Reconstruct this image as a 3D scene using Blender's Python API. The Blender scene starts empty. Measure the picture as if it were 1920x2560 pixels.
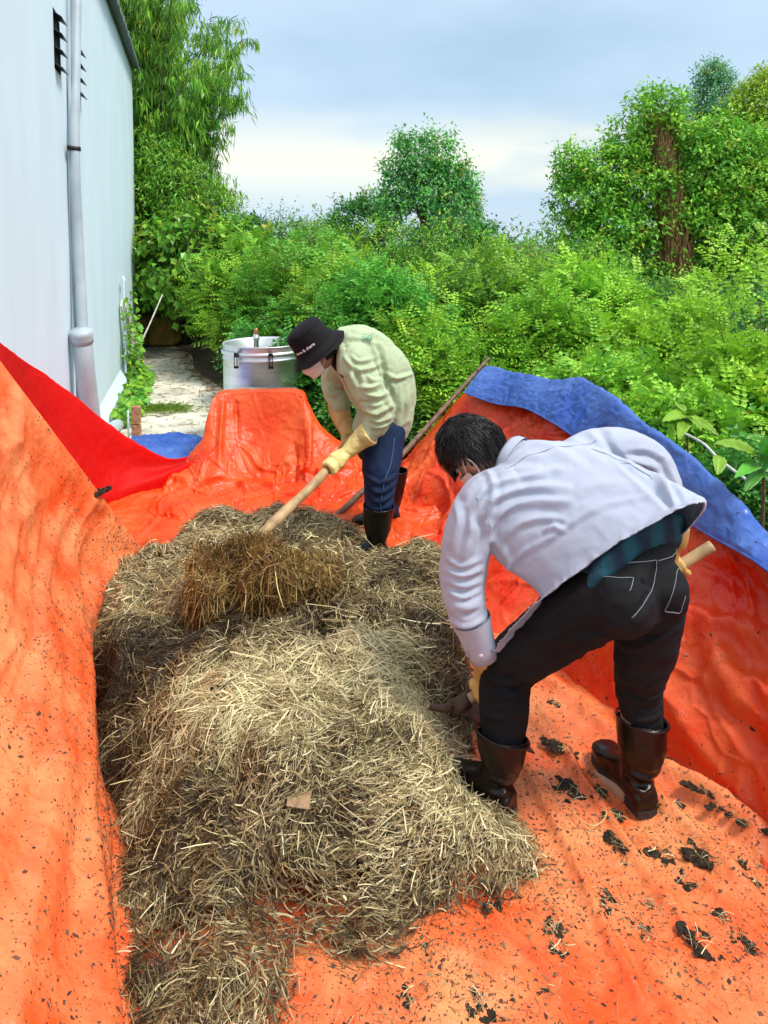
import bpy, math, random
import numpy as np
from mathutils import Vector, Matrix

scene = bpy.context.scene
COL = scene.collection
rng = np.random.default_rng(11)
random.seed(11)

# ------------------------------------------------------------------ camera
F = 1849.0                      # focal length in pixels of the 1920x2560 photograph
TILT = math.radians(4.0)
CAMZ = 1.75
PX0, PY0 = 960.0, 729.0
cam_d = bpy.data.cameras.new('camera')
cam_d.sensor_fit = 'VERTICAL'
cam_d.sensor_height = 36.0
cam_d.lens = F * 36.0 / 2560.0
cam_d.shift_y = -(1280.0 - PY0) / 2560.0
cam_d.clip_start = 0.05
cam_d.clip_end = 600.0
cam = bpy.data.objects.new('camera', cam_d)
COL.objects.link(cam)
cam.location = (0, 0, CAMZ)
cam.rotation_euler = (math.radians(90) - TILT, 0, 0)
scene.camera = cam

# ------------------------------------------------------------------ world
SUN_EL, SUN_AZ = math.radians(60), math.radians(112)   # azimuth measured from +Y towards +X
world = bpy.data.worlds.new('World')
scene.world = world
world.use_nodes = True
wn, wl = world.node_tree.nodes, world.node_tree.links
wn.clear()
def wnode(t, **kw):
    n = wn.new(t)
    for k, v in kw.items():
        setattr(n, k, v)
    return n
def wmath(op, a, b=None, clamp=False):
    n = wnode('ShaderNodeMath', operation=op, use_clamp=clamp)
    for i, v in enumerate((a, b)):
        if v is None: continue
        if isinstance(v, (int, float)): n.inputs[i].default_value = v
        else: wl.new(v, n.inputs[i])
    return n.outputs[0]
def wmix(f, a, b):
    n = wnode('ShaderNodeMix', data_type='RGBA')
    if isinstance(f, (int, float)): n.inputs[0].default_value = f
    else: wl.new(f, n.inputs[0])
    for i, v in ((6, a), (7, b)):
        if isinstance(v, tuple): n.inputs[i].default_value = v
        else: wl.new(v, n.inputs[i])
    return n.outputs[2]
SKY_STRENGTH = 0.10
sky = wnode('ShaderNodeTexSky', sky_type='NISHITA')
sky.sun_disc = False
sky.sun_elevation = SUN_EL
sky.sun_rotation = SUN_AZ
sky.air_density = 1.0; sky.dust_density = 1.5; sky.ozone_density = 1.5
geo = wnode('ShaderNodeTexCoord')
sep = wnode('ShaderNodeSeparateXYZ')
wl.new(geo.outputs['Generated'], sep.inputs[0])
zc = sep.outputs[2]
mp = wnode('ShaderNodeMapping'); mp.inputs['Scale'].default_value = (1.2, 1.2, 3.6)
mp.inputs['Location'].default_value = (2.3, 0.4, 0.35)
wl.new(geo.outputs['Generated'], mp.inputs[0])
n1 = wnode('ShaderNodeTexNoise'); n1.inputs['Scale'].default_value = 1.7; n1.inputs['Detail'].default_value = 4; n1.inputs['Roughness'].default_value = 0.5
wl.new(mp.outputs[0], n1.inputs['Vector'])
mp2 = wnode('ShaderNodeMapping'); mp2.inputs['Scale'].default_value = (2.0, 2.0, 7.0)
mp2.inputs['Location'].default_value = (5.1, 1.7, 1.2)
wl.new(geo.outputs['Generated'], mp2.inputs[0])
n2 = wnode('ShaderNodeTexNoise'); n2.inputs['Scale'].default_value = 1.5; n2.inputs['Detail'].default_value = 6; n2.inputs['Roughness'].default_value = 0.48
wl.new(mp2.outputs[0], n2.inputs['Vector'])
K = 1.0 / SKY_STRENGTH
def C3(r, g, b, k=1.0): return (r * K * k, g * K * k, b * K * k, 1)
veil = wmix(wmath('MULTIPLY_ADD', wmath('SUBTRACT', n1.outputs[0], 0.43), 3.2, True), C3(0.25, 0.375, 0.495), C3(0.38, 0.50, 0.62))
# cloud deck grows brighter towards the zenith, as an overcast sky does
up = wmath('MULTIPLY', wmath('SUBTRACT', zc, 0.25, True), 1.5, True)
veil = wmix(up, veil, C3(0.74, 0.81, 0.90))
low = wmath('SUBTRACT', 1.0, wmath('MULTIPLY', wmath('ABSOLUTE', wmath('SUBTRACT', zc, 0.105)), 13.0), True)
warm = wmath('MULTIPLY', wmath('MULTIPLY', wmath('SUBTRACT', n2.outputs[0], 0.34), 6.0, True), low, True)
hor = wmath('SUBTRACT', 1.0, wmath('MULTIPLY', zc, 9.0), True)
veil = wmix(wmath('MULTIPLY', hor, 0.75), veil, C3(0.44, 0.54, 0.64))
veil = wmix(wmath('MULTIPLY', warm, 0.85), veil, C3(0.74, 0.72, 0.57))
skyc = wmix(0.90, sky.outputs[0], veil)
bg = wnode('ShaderNodeBackground'); bg.inputs[1].default_value = SKY_STRENGTH
wl.new(skyc, bg.inputs[0])
wo = wnode('ShaderNodeOutputWorld')
wl.new(bg.outputs[0], wo.inputs[0])

# ------------------------------------------------------------------ sun (veiled)
sun_d = bpy.data.lights.new('sun', 'SUN')
sun_d.energy = 2.4
sun_d.angle = math.radians(16)
sun_d.color = (1.0, 0.95, 0.86)
sun = bpy.data.objects.new('sun', sun_d)
COL.objects.link(sun)
sd = Vector((math.sin(SUN_AZ) * math.cos(SUN_EL), math.cos(SUN_AZ) * math.cos(SUN_EL), math.sin(SUN_EL)))
sun.rotation_euler = sd.to_track_quat('Z', 'Y').to_euler()

scene.view_settings.view_transform = 'Standard'
scene.view_settings.look = 'None'
scene.view_settings.exposure = 0.72
scene.view_settings.gamma = 1.0
scene.view_settings.use_curve_mapping = False
scene.render.engine = 'CYCLES'
scene.cycles.max_bounces = 8
scene.cycles.diffuse_bounces = 4
scene.cycles.transparent_max_bounces = 8
scene.cycles.use_denoising = True

# ------------------------------------------------------------------ reading positions off the photograph
_ct, _st = math.cos(TILT), math.sin(TILT)
def ray(px, py):
    dx, dy = (px - PX0) / F, -(py - PY0) / F
    return np.array([dx, dy * _st + _ct, dy * _ct - _st])
def P(px, py, Y):
    d = ray(px, py)
    return np.array([0, 0, CAMZ]) + d * (Y / d[1])
def G(px, py, z=0.0):
    d = ray(px, py)
    return np.array([0, 0, CAMZ]) + d * ((z - CAMZ) / d[2])

# ------------------------------------------------------------------ numpy noise
_perm = np.random.default_rng(3).permutation(256)
_perm = np.concatenate([_perm, _perm, _perm])
_g = np.random.default_rng(4).normal(size=(256, 3)); _g /= np.linalg.norm(_g, axis=1)[:, None]
def perlin(p):
    p = np.asarray(p, float)
    i = np.floor(p).astype(int); f = p - i
    u = f * f * f * (f * (f * 6 - 15) + 10)
    i &= 255
    r = 0
    for a in (0, 1):
        for b in (0, 1):
            for c in (0, 1):
                h = _perm[_perm[_perm[i[:, 0] + a] + i[:, 1] + b] + i[:, 2] + c]
                g = _g[h]
                d = g[:, 0] * (f[:, 0] - a) + g[:, 1] * (f[:, 1] - b) + g[:, 2] * (f[:, 2] - c)
                w = (u[:, 0] if a else 1 - u[:, 0]) * (u[:, 1] if b else 1 - u[:, 1]) * (u[:, 2] if c else 1 - u[:, 2])
                r = r + w * d
    return r * 1.6
def fbm(p, octv=4, lac=2.0, gain=0.5):
    r, a = 0, 1.0
    p = np.asarray(p, float)
    for k in range(octv):
        r = r + a * perlin(p + 13.7 * k); p = p * lac; a *= gain
    return r
def ridged(p, octv=3):
    r, a = 0, 1.0
    p = np.asarray(p, float)
    for k in range(octv):
        r = r + a * (1 - 2.2 * np.abs(perlin(p + 7.3 * k))); p = p * 2.1; a *= 0.5
    return r
def worley(p, seed=0):
    """distance to the two nearest of random points: piecewise facets, as crumpled sheet has"""
    p = np.asarray(p, float); i = np.floor(p).astype(int)
    d1 = np.full(len(p), 9.0); d2 = np.full(len(p), 9.0)
    for a in (-1, 0, 1):
        for b in (-1, 0, 1):
            for c in (-1, 0, 1):
                q = i + np.array([a, b, c])
                h = _perm[(_perm[(_perm[(q[:, 0] + seed) & 255] + q[:, 1]) & 255] + q[:, 2]) & 255]
                o = (np.stack([h * 7 % 256, h * 13 % 251, h * 29 % 241], 1) / 256.0)
                d = np.linalg.norm(q + o - p, axis=1)
                m = d < d1
                d2 = np.where(m, d1, np.minimum(d2, d)); d1 = np.where(m, d, d1)
    return d1, d2

# ------------------------------------------------------------------ meshes
def make_mesh(name, V, Fs, mats, smooth=True, tint=None, matidx=None):
    """V (n,3); Fs an (m,k) array or list of them; tint (n,3) colour per vertex"""
    me = bpy.data.meshes.new(name)
    V = np.asarray(V, np.float32)
    if not isinstance(Fs, list) or np.ndim(Fs[0]) == 1: Fs = [Fs]
    Fs = [np.asarray(f, np.int32) for f in Fs if len(f)]
    nl = sum(f.size for f in Fs); nf = sum(len(f) for f in Fs)
    me.vertices.add(len(V)); me.vertices.foreach_set('co', V.ravel())
    me.loops.add(nl); me.polygons.add(nf)
    me.loops.foreach_set('vertex_index', np.concatenate([f.ravel() for f in Fs]))
    tot = np.concatenate([np.full(len(f), f.shape[1], np.int32) for f in Fs])
    me.polygons.foreach_set('loop_start', np.concatenate([[0], np.cumsum(tot)[:-1]]).astype(np.int32))
    me.update(calc_edges=True)
    me.polygons.foreach_set('use_smooth', np.full(nf, smooth))
    if not isinstance(mats, (list, tuple)): mats = [mats]
    for m in mats: me.materials.append(m)
    if matidx is not None: me.polygons.foreach_set('material_index', np.asarray(matidx, np.int32))
    if tint is not None:
        a = me.color_attributes.new('tint', 'FLOAT_COLOR', 'POINT')
        t = np.ones((len(V), 4), np.float32); t[:, :3] = tint
        a.data.foreach_set('color', t.ravel())
    me.update()
    return me

def link(name, me, parent=None):
    o = bpy.data.objects.new(name, me)
    COL.objects.link(o)
    if parent is not None: o.parent = parent
    return o
def obj(name, V, Fs, mat, parent=None, smooth=True, tint=None, matidx=None):
    V = np.asarray(V, float)
    if parent is not None:
        V = V - np.array(WL.get(parent.name, (0, 0, 0)))
    o = link(name, make_mesh(name, V, Fs, mat, smooth, tint, matidx), parent)
    if parent is not None: WL[o.name] = WL.get(parent.name, (0, 0, 0))
    return o
WL = {}     # world location of each thing's Empty (parts are built in world coordinates)
def thing(name, loc, label, cat, group=None):
    o = bpy.data.objects.new(name, None); COL.objects.link(o)
    o.empty_display_size = 0.1
    o.location = [float(v) for v in loc]
    WL[o.name] = tuple(float(v) for v in loc)
    tag(o, label, cat, group)
    return o
def tag(o, label=None, cat=None, group=None, kind=None):
    if label: o['label'] = label
    if cat: o['category'] = cat
    if group: o['group'] = group
    if kind: o['kind'] = kind
    return o

class MB:
    """collects shapes for one mesh"""
    def __init__(s): s.V = []; s.F = {}; s.n = 0
    def add(s, V, Fs):
        V = np.asarray(V, float)
        if not isinstance(Fs, list) or np.ndim(Fs[0]) == 1: Fs = [Fs]
        for f in Fs:
            f = np.asarray(f)
            if f.ndim == 1: f = f[None]
            if len(f): s.F.setdefault(f.shape[1], []).append(f + s.n)
        s.V.append(V); s.n += len(V)
        return s
    def data(s): return np.concatenate(s.V), [np.concatenate(v) for v in s.F.values()]
    def build(s, name, mat, parent=None, smooth=True):
        V, Fs = s.data(); return obj(name, V, Fs, mat, parent, smooth)

def box(c, size, R=None, bevel=0.0):
    c = np.array(c, float); h = np.array(size, float) / 2
    if bevel <= 0:
        v = np.array([[x, y, z] for x in (-1, 1) for y in (-1, 1) for z in (-1, 1)], float) * h
        f = np.array([[0, 1, 3, 2], [4, 6, 7, 5], [0, 4, 5, 1], [2, 3, 7, 6], [0, 2, 6, 4], [1, 5, 7, 3]])
        Fs = [f]
    else:
        b = min(bevel, h.min() * 0.9)
        v = []; idx = {}
        for sx in (-1, 1):
            for sy in (-1, 1):
                for sz in (-1, 1):
                    s = np.array([sx, sy, sz])
                    for ax in range(3):
                        o = np.array([b, b, b]); o[ax] = 0
                        idx[(sx, sy, sz, ax)] = len(v); v.append(s * (h - o))
        v = np.array(v); q = []; t = []
        for ax in range(3):
            a1, a2 = (ax + 1) % 3, (ax + 2) % 3
            for s in (-1, 1):
                k = []
                for u, w in ((-1, -1), (1, -1), (1, 1), (-1, 1)):
                    e = [0, 0, 0]; e[ax] = s; e[a1] = u; e[a2] = w
                    k.append(idx[tuple(e) + (ax,)])
                q.append(k if s > 0 else k[::-1])
            for u in (-1, 1):       # edges along ax
                for w in (-1, 1):
                    e0 = [0, 0, 0]; e0[a1] = u; e0[a2] = w
                    ea = list(e0); ea[ax] = -1; eb = list(e0); eb[ax] = 1
                    k = [idx[tuple(ea) + (a1,)], idx[tuple(eb) + (a1,)], idx[tuple(eb) + (a2,)], idx[tuple(ea) + (a2,)]]
                    q.append(k if u * w > 0 else k[::-1])
        for sx in (-1, 1):
            for sy in (-1, 1):
                for sz in (-1, 1):
                    k = [idx[(sx, sy, sz, a)] for a in range(3)]
                    t.append(k if sx * sy * sz > 0 else k[::-1])
        Fs = [np.array(q), np.array(t)]
    if R is not None: v = v @ np.array(R, float).T
    return v + c, Fs

def unit(v):
    v = np.asarray(v, float); return v / max(np.linalg.norm(v), 1e-9)
def frame(f, u):
    """columns: forward, left, up"""
    f = unit(f); l = unit(np.cross(u, f)); u = np.cross(f, l)
    return np.stack([f, l, u], 1)
def catmull(pts, n):
    pts = np.asarray(pts, float); m = len(pts)
    if m == 2:
        t = np.linspace(0, 1, n)[:, None]; return pts[0] * (1 - t) + pts[1] * t
    e = np.vstack([2 * pts[0] - pts[1], pts, 2 * pts[-1] - pts[-2]])
    t = np.linspace(0, m - 1, n); i = np.minimum(t.astype(int), m - 2); f = (t - i)[:, None]
    p0, p1, p2, p3 = e[i], e[i + 1], e[i + 2], e[i + 3]
    return 0.5 * (2 * p1 + (p2 - p0) * f + (2 * p0 - 5 * p1 + 4 * p2 - p3) * f ** 2 + (3 * p1 - p0 - 3 * p2 + p3) * f ** 3)
def rings_mesh(R, cap=True, close=True):
    """R (n,m,3) rings"""
    n, m = R.shape[:2]
    V = R.reshape(-1, 3)
    i = np.arange(n - 1)[:, None]; j = np.arange(m if close else m - 1)[None, :]
    j2 = (j + 1) % m
    f = np.stack([i * m + j, i * m + j2, (i + 1) * m + j2, (i + 1) * m + j], -1).reshape(-1, 4)
    Fs = [f]
    if cap and close:
        V = np.vstack([V, R[0].mean(0), R[-1].mean(0)])
        a = np.arange(m); b = (a + 1) % m
        Fs.append(np.concatenate([np.stack([b, a, np.full(m, n * m)], 1), np.stack([(n - 1) * m + a, (n - 1) * m + b, np.full(m, n * m + 1)], 1)]))
    return V, Fs
def tube(pts, rad, n=None, m=12, smoothpath=True, cap=True, ell=None, up=(0, 0, 1), round_ends=False):
    """tube through pts; rad scalar or per point (or (a,b) pairs: side, up)"""
    pts = np.asarray(pts, float)
    rad = np.asarray(rad, float)
    if rad.ndim == 0: rad = np.full(len(pts), float(rad))
    if rad.ndim == 1: rad = np.stack([rad, rad], 1)
    if smoothpath:
        n = n or max(4, 4 * (len(pts) - 1) + 1)
        c = catmull(pts, n); r = catmull(rad, n)
    else: c, r = pts, rad
    r = np.maximum(r, 1e-4)
    if round_ends:
        t0 = unit(c[0] - c[1]); t1 = unit(c[-1] - c[-2])
        k = [0.97, 0.85, 0.6, 0.25]
        o = [0.25, 0.53, 0.8, 0.97]
        A = [c[0] + t0 * r[0].mean() * oo for oo in o][::-1]; Ar = [r[0] * math.sqrt(max(1 - oo * oo, 0.02)) for oo in o][::-1]
        B = [c[-1] + t1 * r[-1].mean() * oo for oo in o]; Br = [r[-1] * math.sqrt(max(1 - oo * oo, 0.02)) for oo in o]
        c = np.vstack([A, c, B]); r = np.vstack([Ar, r, Br])
    T = np.gradient(c, axis=0); T /= np.maximum(np.linalg.norm(T, axis=1), 1e-9)[:, None]
    up = np.asarray(up, float)
    u0 = up - T[0] * (up @ T[0])
    if np.linalg.norm(u0) < 0.1: u0 = np.array([1, 0, 0.]) - T[0] * T[0][0]
    U = [unit(u0)]
    for k in range(1, len(c)):
        v = U[-1] - T[k] * (U[-1] @ T[k]); U.append(unit(v))
    U = np.array(U); S = np.cross(T, U)
    a = np.linspace(0, 2 * np.pi, m, endpoint=False)
    R = c[:, None] + S[:, None] * (np.cos(a)[None, :, None] * r[:, None, 0:1]) + U[:, None] * (np.sin(a)[None, :, None] * r[:, None, 1:2])
    return rings_mesh(R, cap)
def grid_faces(n, m):
    i = np.arange(n - 1)[:, None]; j = np.arange(m - 1)[None, :]
    return np.stack([i * m + j, i * m + j + 1, (i + 1) * m + j + 1, (i + 1) * m + j], -1).reshape(-1, 4)
def vnormals(V, Fs):
    N = np.zeros_like(V)
    for f in (Fs if isinstance(Fs, list) else [Fs]):
        n = np.cross(V[f[:, 2]] - V[f[:, 0]], V[f[:, -1]] - V[f[:, 1]]) if f.shape[1] == 4 else np.cross(V[f[:, 1]] - V[f[:, 0]], V[f[:, 2]] - V[f[:, 0]])
        for k in range(f.shape[1]): np.add.at(N, f[:, k], n)
    return N / np.maximum(np.linalg.norm(N, axis=1), 1e-12)[:, None]
def lathe(prof, c, m=48, axis=(0, 0, 1), cap=False):
    ax = unit(axis); s = unit(np.cross(ax, (0.3, 1, 0.1))); t = np.cross(ax, s)
    a = np.linspace(0, 2 * np.pi, m, endpoint=False)
    prof = np.asarray(prof, float)
    R = np.array(c) + prof[:, None, 1:2] * ax + prof[:, None, 0:1] * (np.cos(a)[None, :, None] * s + np.sin(a)[None, :, None] * t)
    return rings_mesh(R, cap)

def remesh(mb, voxel, smooth=3):
    """joins overlapping closed shapes into one continuous skin"""
    V, Fs = mb.data()
    me = make_mesh('work', V, Fs, [], True)
    o = bpy.data.objects.new('work', me); COL.objects.link(o)
    m = o.modifiers.new('r', 'REMESH'); m.mode = 'VOXEL'; m.voxel_size = voxel
    if smooth:
        s = o.modifiers.new('s', 'SMOOTH'); s.iterations = smooth; s.factor = 0.5
    dg = bpy.context.evaluated_depsgraph_get(); dg.update()
    e = o.evaluated_get(dg); m2 = e.to_mesh()
    n = len(m2.vertices); co = np.empty(n * 3, np.float32); m2.vertices.foreach_get('co', co)
    nl = len(m2.loops); li = np.empty(nl, np.int32); m2.loops.foreach_get('vertex_index', li)
    F4 = li.reshape(-1, 4)
    e.to_mesh_clear()
    bpy.data.objects.remove(o); bpy.data.meshes.remove(me)
    return co.reshape(-1, 3).astype(float), F4.copy()
def smooth_verts(V, Fs, it=1, f=0.5):
    for _ in range(it):
        S = np.zeros_like(V); c = np.zeros(len(V))
        for k in range(4):
            a, b = Fs[:, k], Fs[:, (k + 1) % 4]
            np.add.at(S, a, V[b]); np.add.at(c, a, 1)
        V = V + f * (S / np.maximum(c, 1)[:, None] - V)
    return V

# ------------------------------------------------------------------ materials
def mat(name, color, rough=0.6, var=0.0, vscale=8.0, bump=0.0, bscale=60.0, spec=0.5, metal=0.0, color2=None, tint=False,
        transl=0.0, coat=0.0, detail=6, stretch=(1, 1, 1), rvar=0.0, bdist=0.002, sheen=0.0):
    m = bpy.data.materials.new(name); m.use_nodes = True
    N, L = m.node_tree.nodes, m.node_tree.links
    N.clear()
    out = N.new('ShaderNodeOutputMaterial'); b = N.new('ShaderNodeBsdfPrincipled')
    b.inputs['Roughness'].default_value = rough
    b.inputs['Specular IOR Level'].default_value = spec
    b.inputs['Metallic'].default_value = metal
    b.inputs['Coat Weight'].default_value = coat
    b.inputs['Sheen Weight'].default_value = sheen
    tc = N.new('ShaderNodeTexCoord'); mpn = N.new('ShaderNodeMapping'); mpn.inputs['Scale'].default_value = stretch
    L.new(tc.outputs['Object'], mpn.inputs[0])
    c = (*color, 1)
    col = None
    if tint:
        at = N.new('ShaderNodeAttribute'); at.attribute_name = 'tint'
        col = at.outputs['Color']
    if var > 0 or color2:
        nz = N.new('ShaderNodeTexNoise'); nz.inputs['Scale'].default_value = vscale; nz.inputs['Detail'].default_value = detail
        L.new(mpn.outputs[0], nz.inputs['Vector'])
        ramp = N.new('ShaderNodeValToRGB')
        ramp.color_ramp.elements[0].position = 0.35; ramp.color_ramp.elements[1].position = 0.65
        c2 = color2 or tuple(v * (1 - var) for v in color)
        c1 = tuple(min(1, v * (1 + var * 0.5)) for v in color) if not color2 else color
        ramp.color_ramp.elements[0].color = (*c2, 1); ramp.color_ramp.elements[1].color = (*c1, 1)
        L.new(nz.outputs[0], ramp.inputs[0])
        if col is not None:
            mx = N.new('ShaderNodeMix'); mx.data_type = 'RGBA'; mx.blend_type = 'MULTIPLY'; mx.inputs[0].default_value = 1
            L.new(col, mx.inputs[6]); L.new(ramp.outputs[0], mx.inputs[7]); col = mx.outputs[2]
        else: col = ramp.outputs[0]
        if rvar > 0:
            mr = N.new('ShaderNodeMapRange'); mr.inputs[3].default_value = rough + rvar; mr.inputs[4].default_value = max(0.05, rough - rvar)
            L.new(nz.outputs[0], mr.inputs[0]); L.new(mr.outputs[0], b.inputs['Roughness'])
    if col is None: b.inputs['Base Color'].default_value = c
    else: L.new(col, b.inputs['Base Color'])
    if bump > 0:
        nb = N.new('ShaderNodeTexNoise'); nb.inputs['Scale'].default_value = bscale; nb.inputs['Detail'].default_value = 5
        L.new(mpn.outputs[0], nb.inputs['Vector'])
        bp = N.new('ShaderNodeBump'); bp.inputs['Strength'].default_value = bump; bp.inputs['Distance'].default_value = bdist
        L.new(nb.outputs[0], bp.inputs['Height']); L.new(bp.outputs[0], b.inputs['Normal'])
    sh = b.outputs[0]
    if transl > 0:
        t = N.new('ShaderNodeBsdfTranslucent')
        if col is None: t.inputs[0].default_value = c
        else: L.new(col, t.inputs[0])
        mxs = N.new('ShaderNodeMixShader'); mxs.inputs[0].default_value = transl
        L.new(sh, mxs.inputs[1]); L.new(t.outputs[0], mxs.inputs[2]); sh = mxs.outputs[0]
    L.new(sh, out.inputs[0])
    m['bsdf'] = b.name
    return m
# ================================================================== MATERIALS
M = {}
M['wall'] = mat('wall_plaster', (0.66, 0.79, 0.88), 0.7, var=0.05, vscale=1.6, bump=0.25, bscale=22, bdist=0.003, stretch=(1.6, 1.6, .45), detail=9)
M['pvc'] = mat('grey_pvc', (0.42, 0.50, 0.54), 0.4, var=0.15, vscale=5)
M['dark'] = mat('painted_vent_dark', (0.006, 0.007, 0.01), 0.8)
M['vent'] = mat('vent_blade', (0.03, 0.035, 0.045), 0.5)
M['roof'] = mat('roof_sheet', (0.16, 0.20, 0.19), 0.5, var=0.4, vscale=6, metal=0.2)
M['concrete'] = mat('path_concrete', (0.66, 0.62, 0.51), 0.8, var=0.28, vscale=2.2, bump=0.6, bscale=40, bdist=0.006, detail=10)
M['soil'] = mat('soil', (0.10, 0.075, 0.045), 0.95, var=0.4, vscale=3, bump=0.8, bscale=20, bdist=0.02)
M['steel'] = mat('brushed_steel', (0.80, 0.80, 0.82), 0.42, var=0.10, vscale=3, metal=1.0, stretch=(1, 1, 9), bump=0.12, bscale=30)
M['brass'] = mat('brass', (0.45, 0.22, 0.08), 0.45, metal=0.8)
M['black_metal'] = mat('blackened_metal', (0.03, 0.025, 0.025), 0.5, metal=0.5)
M['bluebag'] = mat('blue_plastic_bag', (0.02, 0.20, 0.62), 0.3, transl=0.2)
M['brick'] = mat('old_brick', (0.42, 0.20, 0.10), 0.9, var=0.4, vscale=30, bump=0.6, bscale=80)
M['board'] = mat('weathered_board', (0.62, 0.62, 0.52), 0.8, var=0.3, vscale=12, stretch=(4, 4, 0.5))
M['yellow'] = mat('yellow_tarp', (0.42, 0.24, 0.04), 0.7, var=0.4, vscale=5, bump=0.5, bscale=12, bdist=0.02)

def tarp_mat(name, col, dirt, rough, transl, wet=False, tcol=None):
    m = bpy.data.materials.new(name); m.use_nodes = True
    N, L = m.node_tree.nodes, m.node_tree.links; N.clear()
    out = N.new('ShaderNodeOutputMaterial'); b = N.new('ShaderNodeBsdfPrincipled')
    tc = N.new('ShaderNodeTexCoord')
    n1 = N.new('ShaderNodeTexNoise'); n1.inputs['Scale'].default_value = 2.6; n1.inputs['Detail'].default_value = 8; n1.inputs['Roughness'].default_value = 0.65
    L.new(tc.outputs['Object'], n1.inputs['Vector'])
    r = N.new('ShaderNodeValToRGB'); r.color_ramp.elements[0].position = 0.38; r.color_ramp.elements[1].position = 0.64
    r.color_ramp.elements[0].color = (*col, 1); r.color_ramp.elements[1].color = (*dirt, 1)
    L.new(n1.outputs[0], r.inputs[0])
    # fine specks of mud, worn into the sheet
    n2 = N.new('ShaderNodeTexNoise'); n2.inputs['Scale'].default_value = 75; n2.inputs['Detail'].default_value = 4
    L.new(tc.outputs['Object'], n2.inputs['Vector'])
    n3 = N.new('ShaderNodeTexNoise'); n3.inputs['Scale'].default_value = 3.0; n3.inputs['Detail'].default_value = 3
    L.new(tc.outputs['Object'], n3.inputs['Vector'])
    ad = N.new('ShaderNodeMath'); ad.operation = 'MULTIPLY_ADD'; ad.inputs[1].default_value = 0.35
    L.new(n3.outputs[0], ad.inputs[0]); L.new(n2.outputs[0], ad.inputs[2])
    mr = N.new('ShaderNodeMapRange'); mr.inputs[1].default_value = 0.84 if not wet else 0.9; mr.inputs[2].default_value = 0.92 if not wet else 0.98
    L.new(ad.outputs[0], mr.inputs[0])
    mx = N.new('ShaderNodeMix'); mx.data_type = 'RGBA'
    L.new(mr.outputs[0], mx.inputs[0]); L.new(r.outputs[0], mx.inputs[6]); mx.inputs[7].default_value = (0.10, 0.035, 0.012, 1)
    L.new(mx.outputs[2], b.inputs['Base Color'])
    rr = N.new('ShaderNodeMapRange'); rr.inputs[1].default_value = 0.35; rr.inputs[2].default_value = 0.7
    rr.inputs[3].default_value = rough; rr.inputs[4].default_value = rough + 0.25
    L.new(n1.outputs[0], rr.inputs[0]); L.new(rr.outputs[0], b.inputs['Roughness'])
    b.inputs['Specular IOR Level'].default_value = 0.5
    # crinkles of the plastic
    v = N.new('ShaderNodeTexVoronoi'); v.feature = 'F1'; v.inputs['Scale'].default_value = 9
    nd = N.new('ShaderNodeTexNoise'); nd.inputs['Scale'].default_value = 6; nd.inputs['Detail'].default_value = 5
    L.new(tc.outputs['Object'], nd.inputs['Vector'])
    mv = N.new('ShaderNodeMix'); mv.data_type = 'VECTOR'; mv.inputs[0].default_value = 0.35
    L.new(tc.outputs['Object'], mv.inputs[4]); L.new(nd.outputs['Color'], mv.inputs[5]); L.new(mv.outputs[1], v.inputs['Vector'])
    n4 = N.new('ShaderNodeTexNoise'); n4.inputs['Scale'].default_value = 16; n4.inputs['Detail'].default_value = 7; n4.inputs['Roughness'].default_value = 0.6
    L.new(tc.outputs['Object'], n4.inputs['Vector'])
    am = N.new('ShaderNodeMath'); am.operation = 'ADD'; am.operation = 'MULTIPLY_ADD'; am.inputs[1].default_value = 0.45; L.new(n4.outputs[0], am.inputs[0]); L.new(v.outputs[0], am.inputs[2])
    bp = N.new('ShaderNodeBump'); bp.inputs['Strength'].default_value = 0.8; bp.inputs['Distance'].default_value = 0.012
    L.new(am.outputs[0], bp.inputs['Height'])
    wv = N.new('ShaderNodeTexNoise'); wv.inputs['Scale'].default_value = 420; wv.inputs['Detail'].default_value = 1
    L.new(tc.outputs['Object'], wv.inputs['Vector'])
    b2 = N.new('ShaderNodeBump'); b2.inputs['Strength'].default_value = 0.25; b2.inputs['Distance'].default_value = 0.001
    L.new(wv.outputs[0], b2.inputs['Height']); L.new(bp.outputs[0], b2.inputs['Normal']); L.new(b2.outputs[0], b.inputs['Normal'])
    t = N.new('ShaderNodeBsdfTranslucent'); L.new(mx.outputs[2], t.inputs[0])
    if tcol:
        for l_ in list(t.inputs[0].links): L.remove(l_)
        t.inputs[0].default_value = (*tcol, 1)
    ms = N.new('ShaderNodeMixShader'); ms.inputs[0].default_value = transl
    L.new(b.outputs[0], ms.inputs[1]); L.new(t.outputs[0], ms.inputs[2]); L.new(ms.outputs[0], out.inputs[0])
    return m
TRED = (0.95, 0.006, 0.006)      # light that has passed through the dyed sheet comes out deep red
M['orange'] = tarp_mat('orange_tarpaulin', (0.92, 0.072, 0.007), (0.90, 0.16, 0.03), 0.28, 0.30, tcol=TRED)
M['orange_dusty'] = tarp_mat('orange_tarpaulin_dusty', (0.89, 0.098, 0.015), (0.89, 0.30, 0.105), 0.36, 0.15, tcol=TRED)
M['orange_side'] = tarp_mat('orange_tarpaulin_side_shade', (0.92, 0.030, 0.003), (0.92, 0.17, 0.04), 0.27, 0.38, tcol=TRED)  # redder copy of the orange: the slope's shade is in its base colour
M['red'] = tarp_mat('shade_red_tarpaulin', (0.82, 0.012, 0.008), (0.82, 0.014, 0.009), 0.55, 0.6, wet=True, tcol=TRED)  # same sheet; its shade and transmitted glow are put into the red base
M['blue'] = tarp_mat('blue_tarpaulin', (0.018, 0.075, 0.38), (0.07, 0.16, 0.50), 0.22, 0.05, wet=True)

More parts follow.
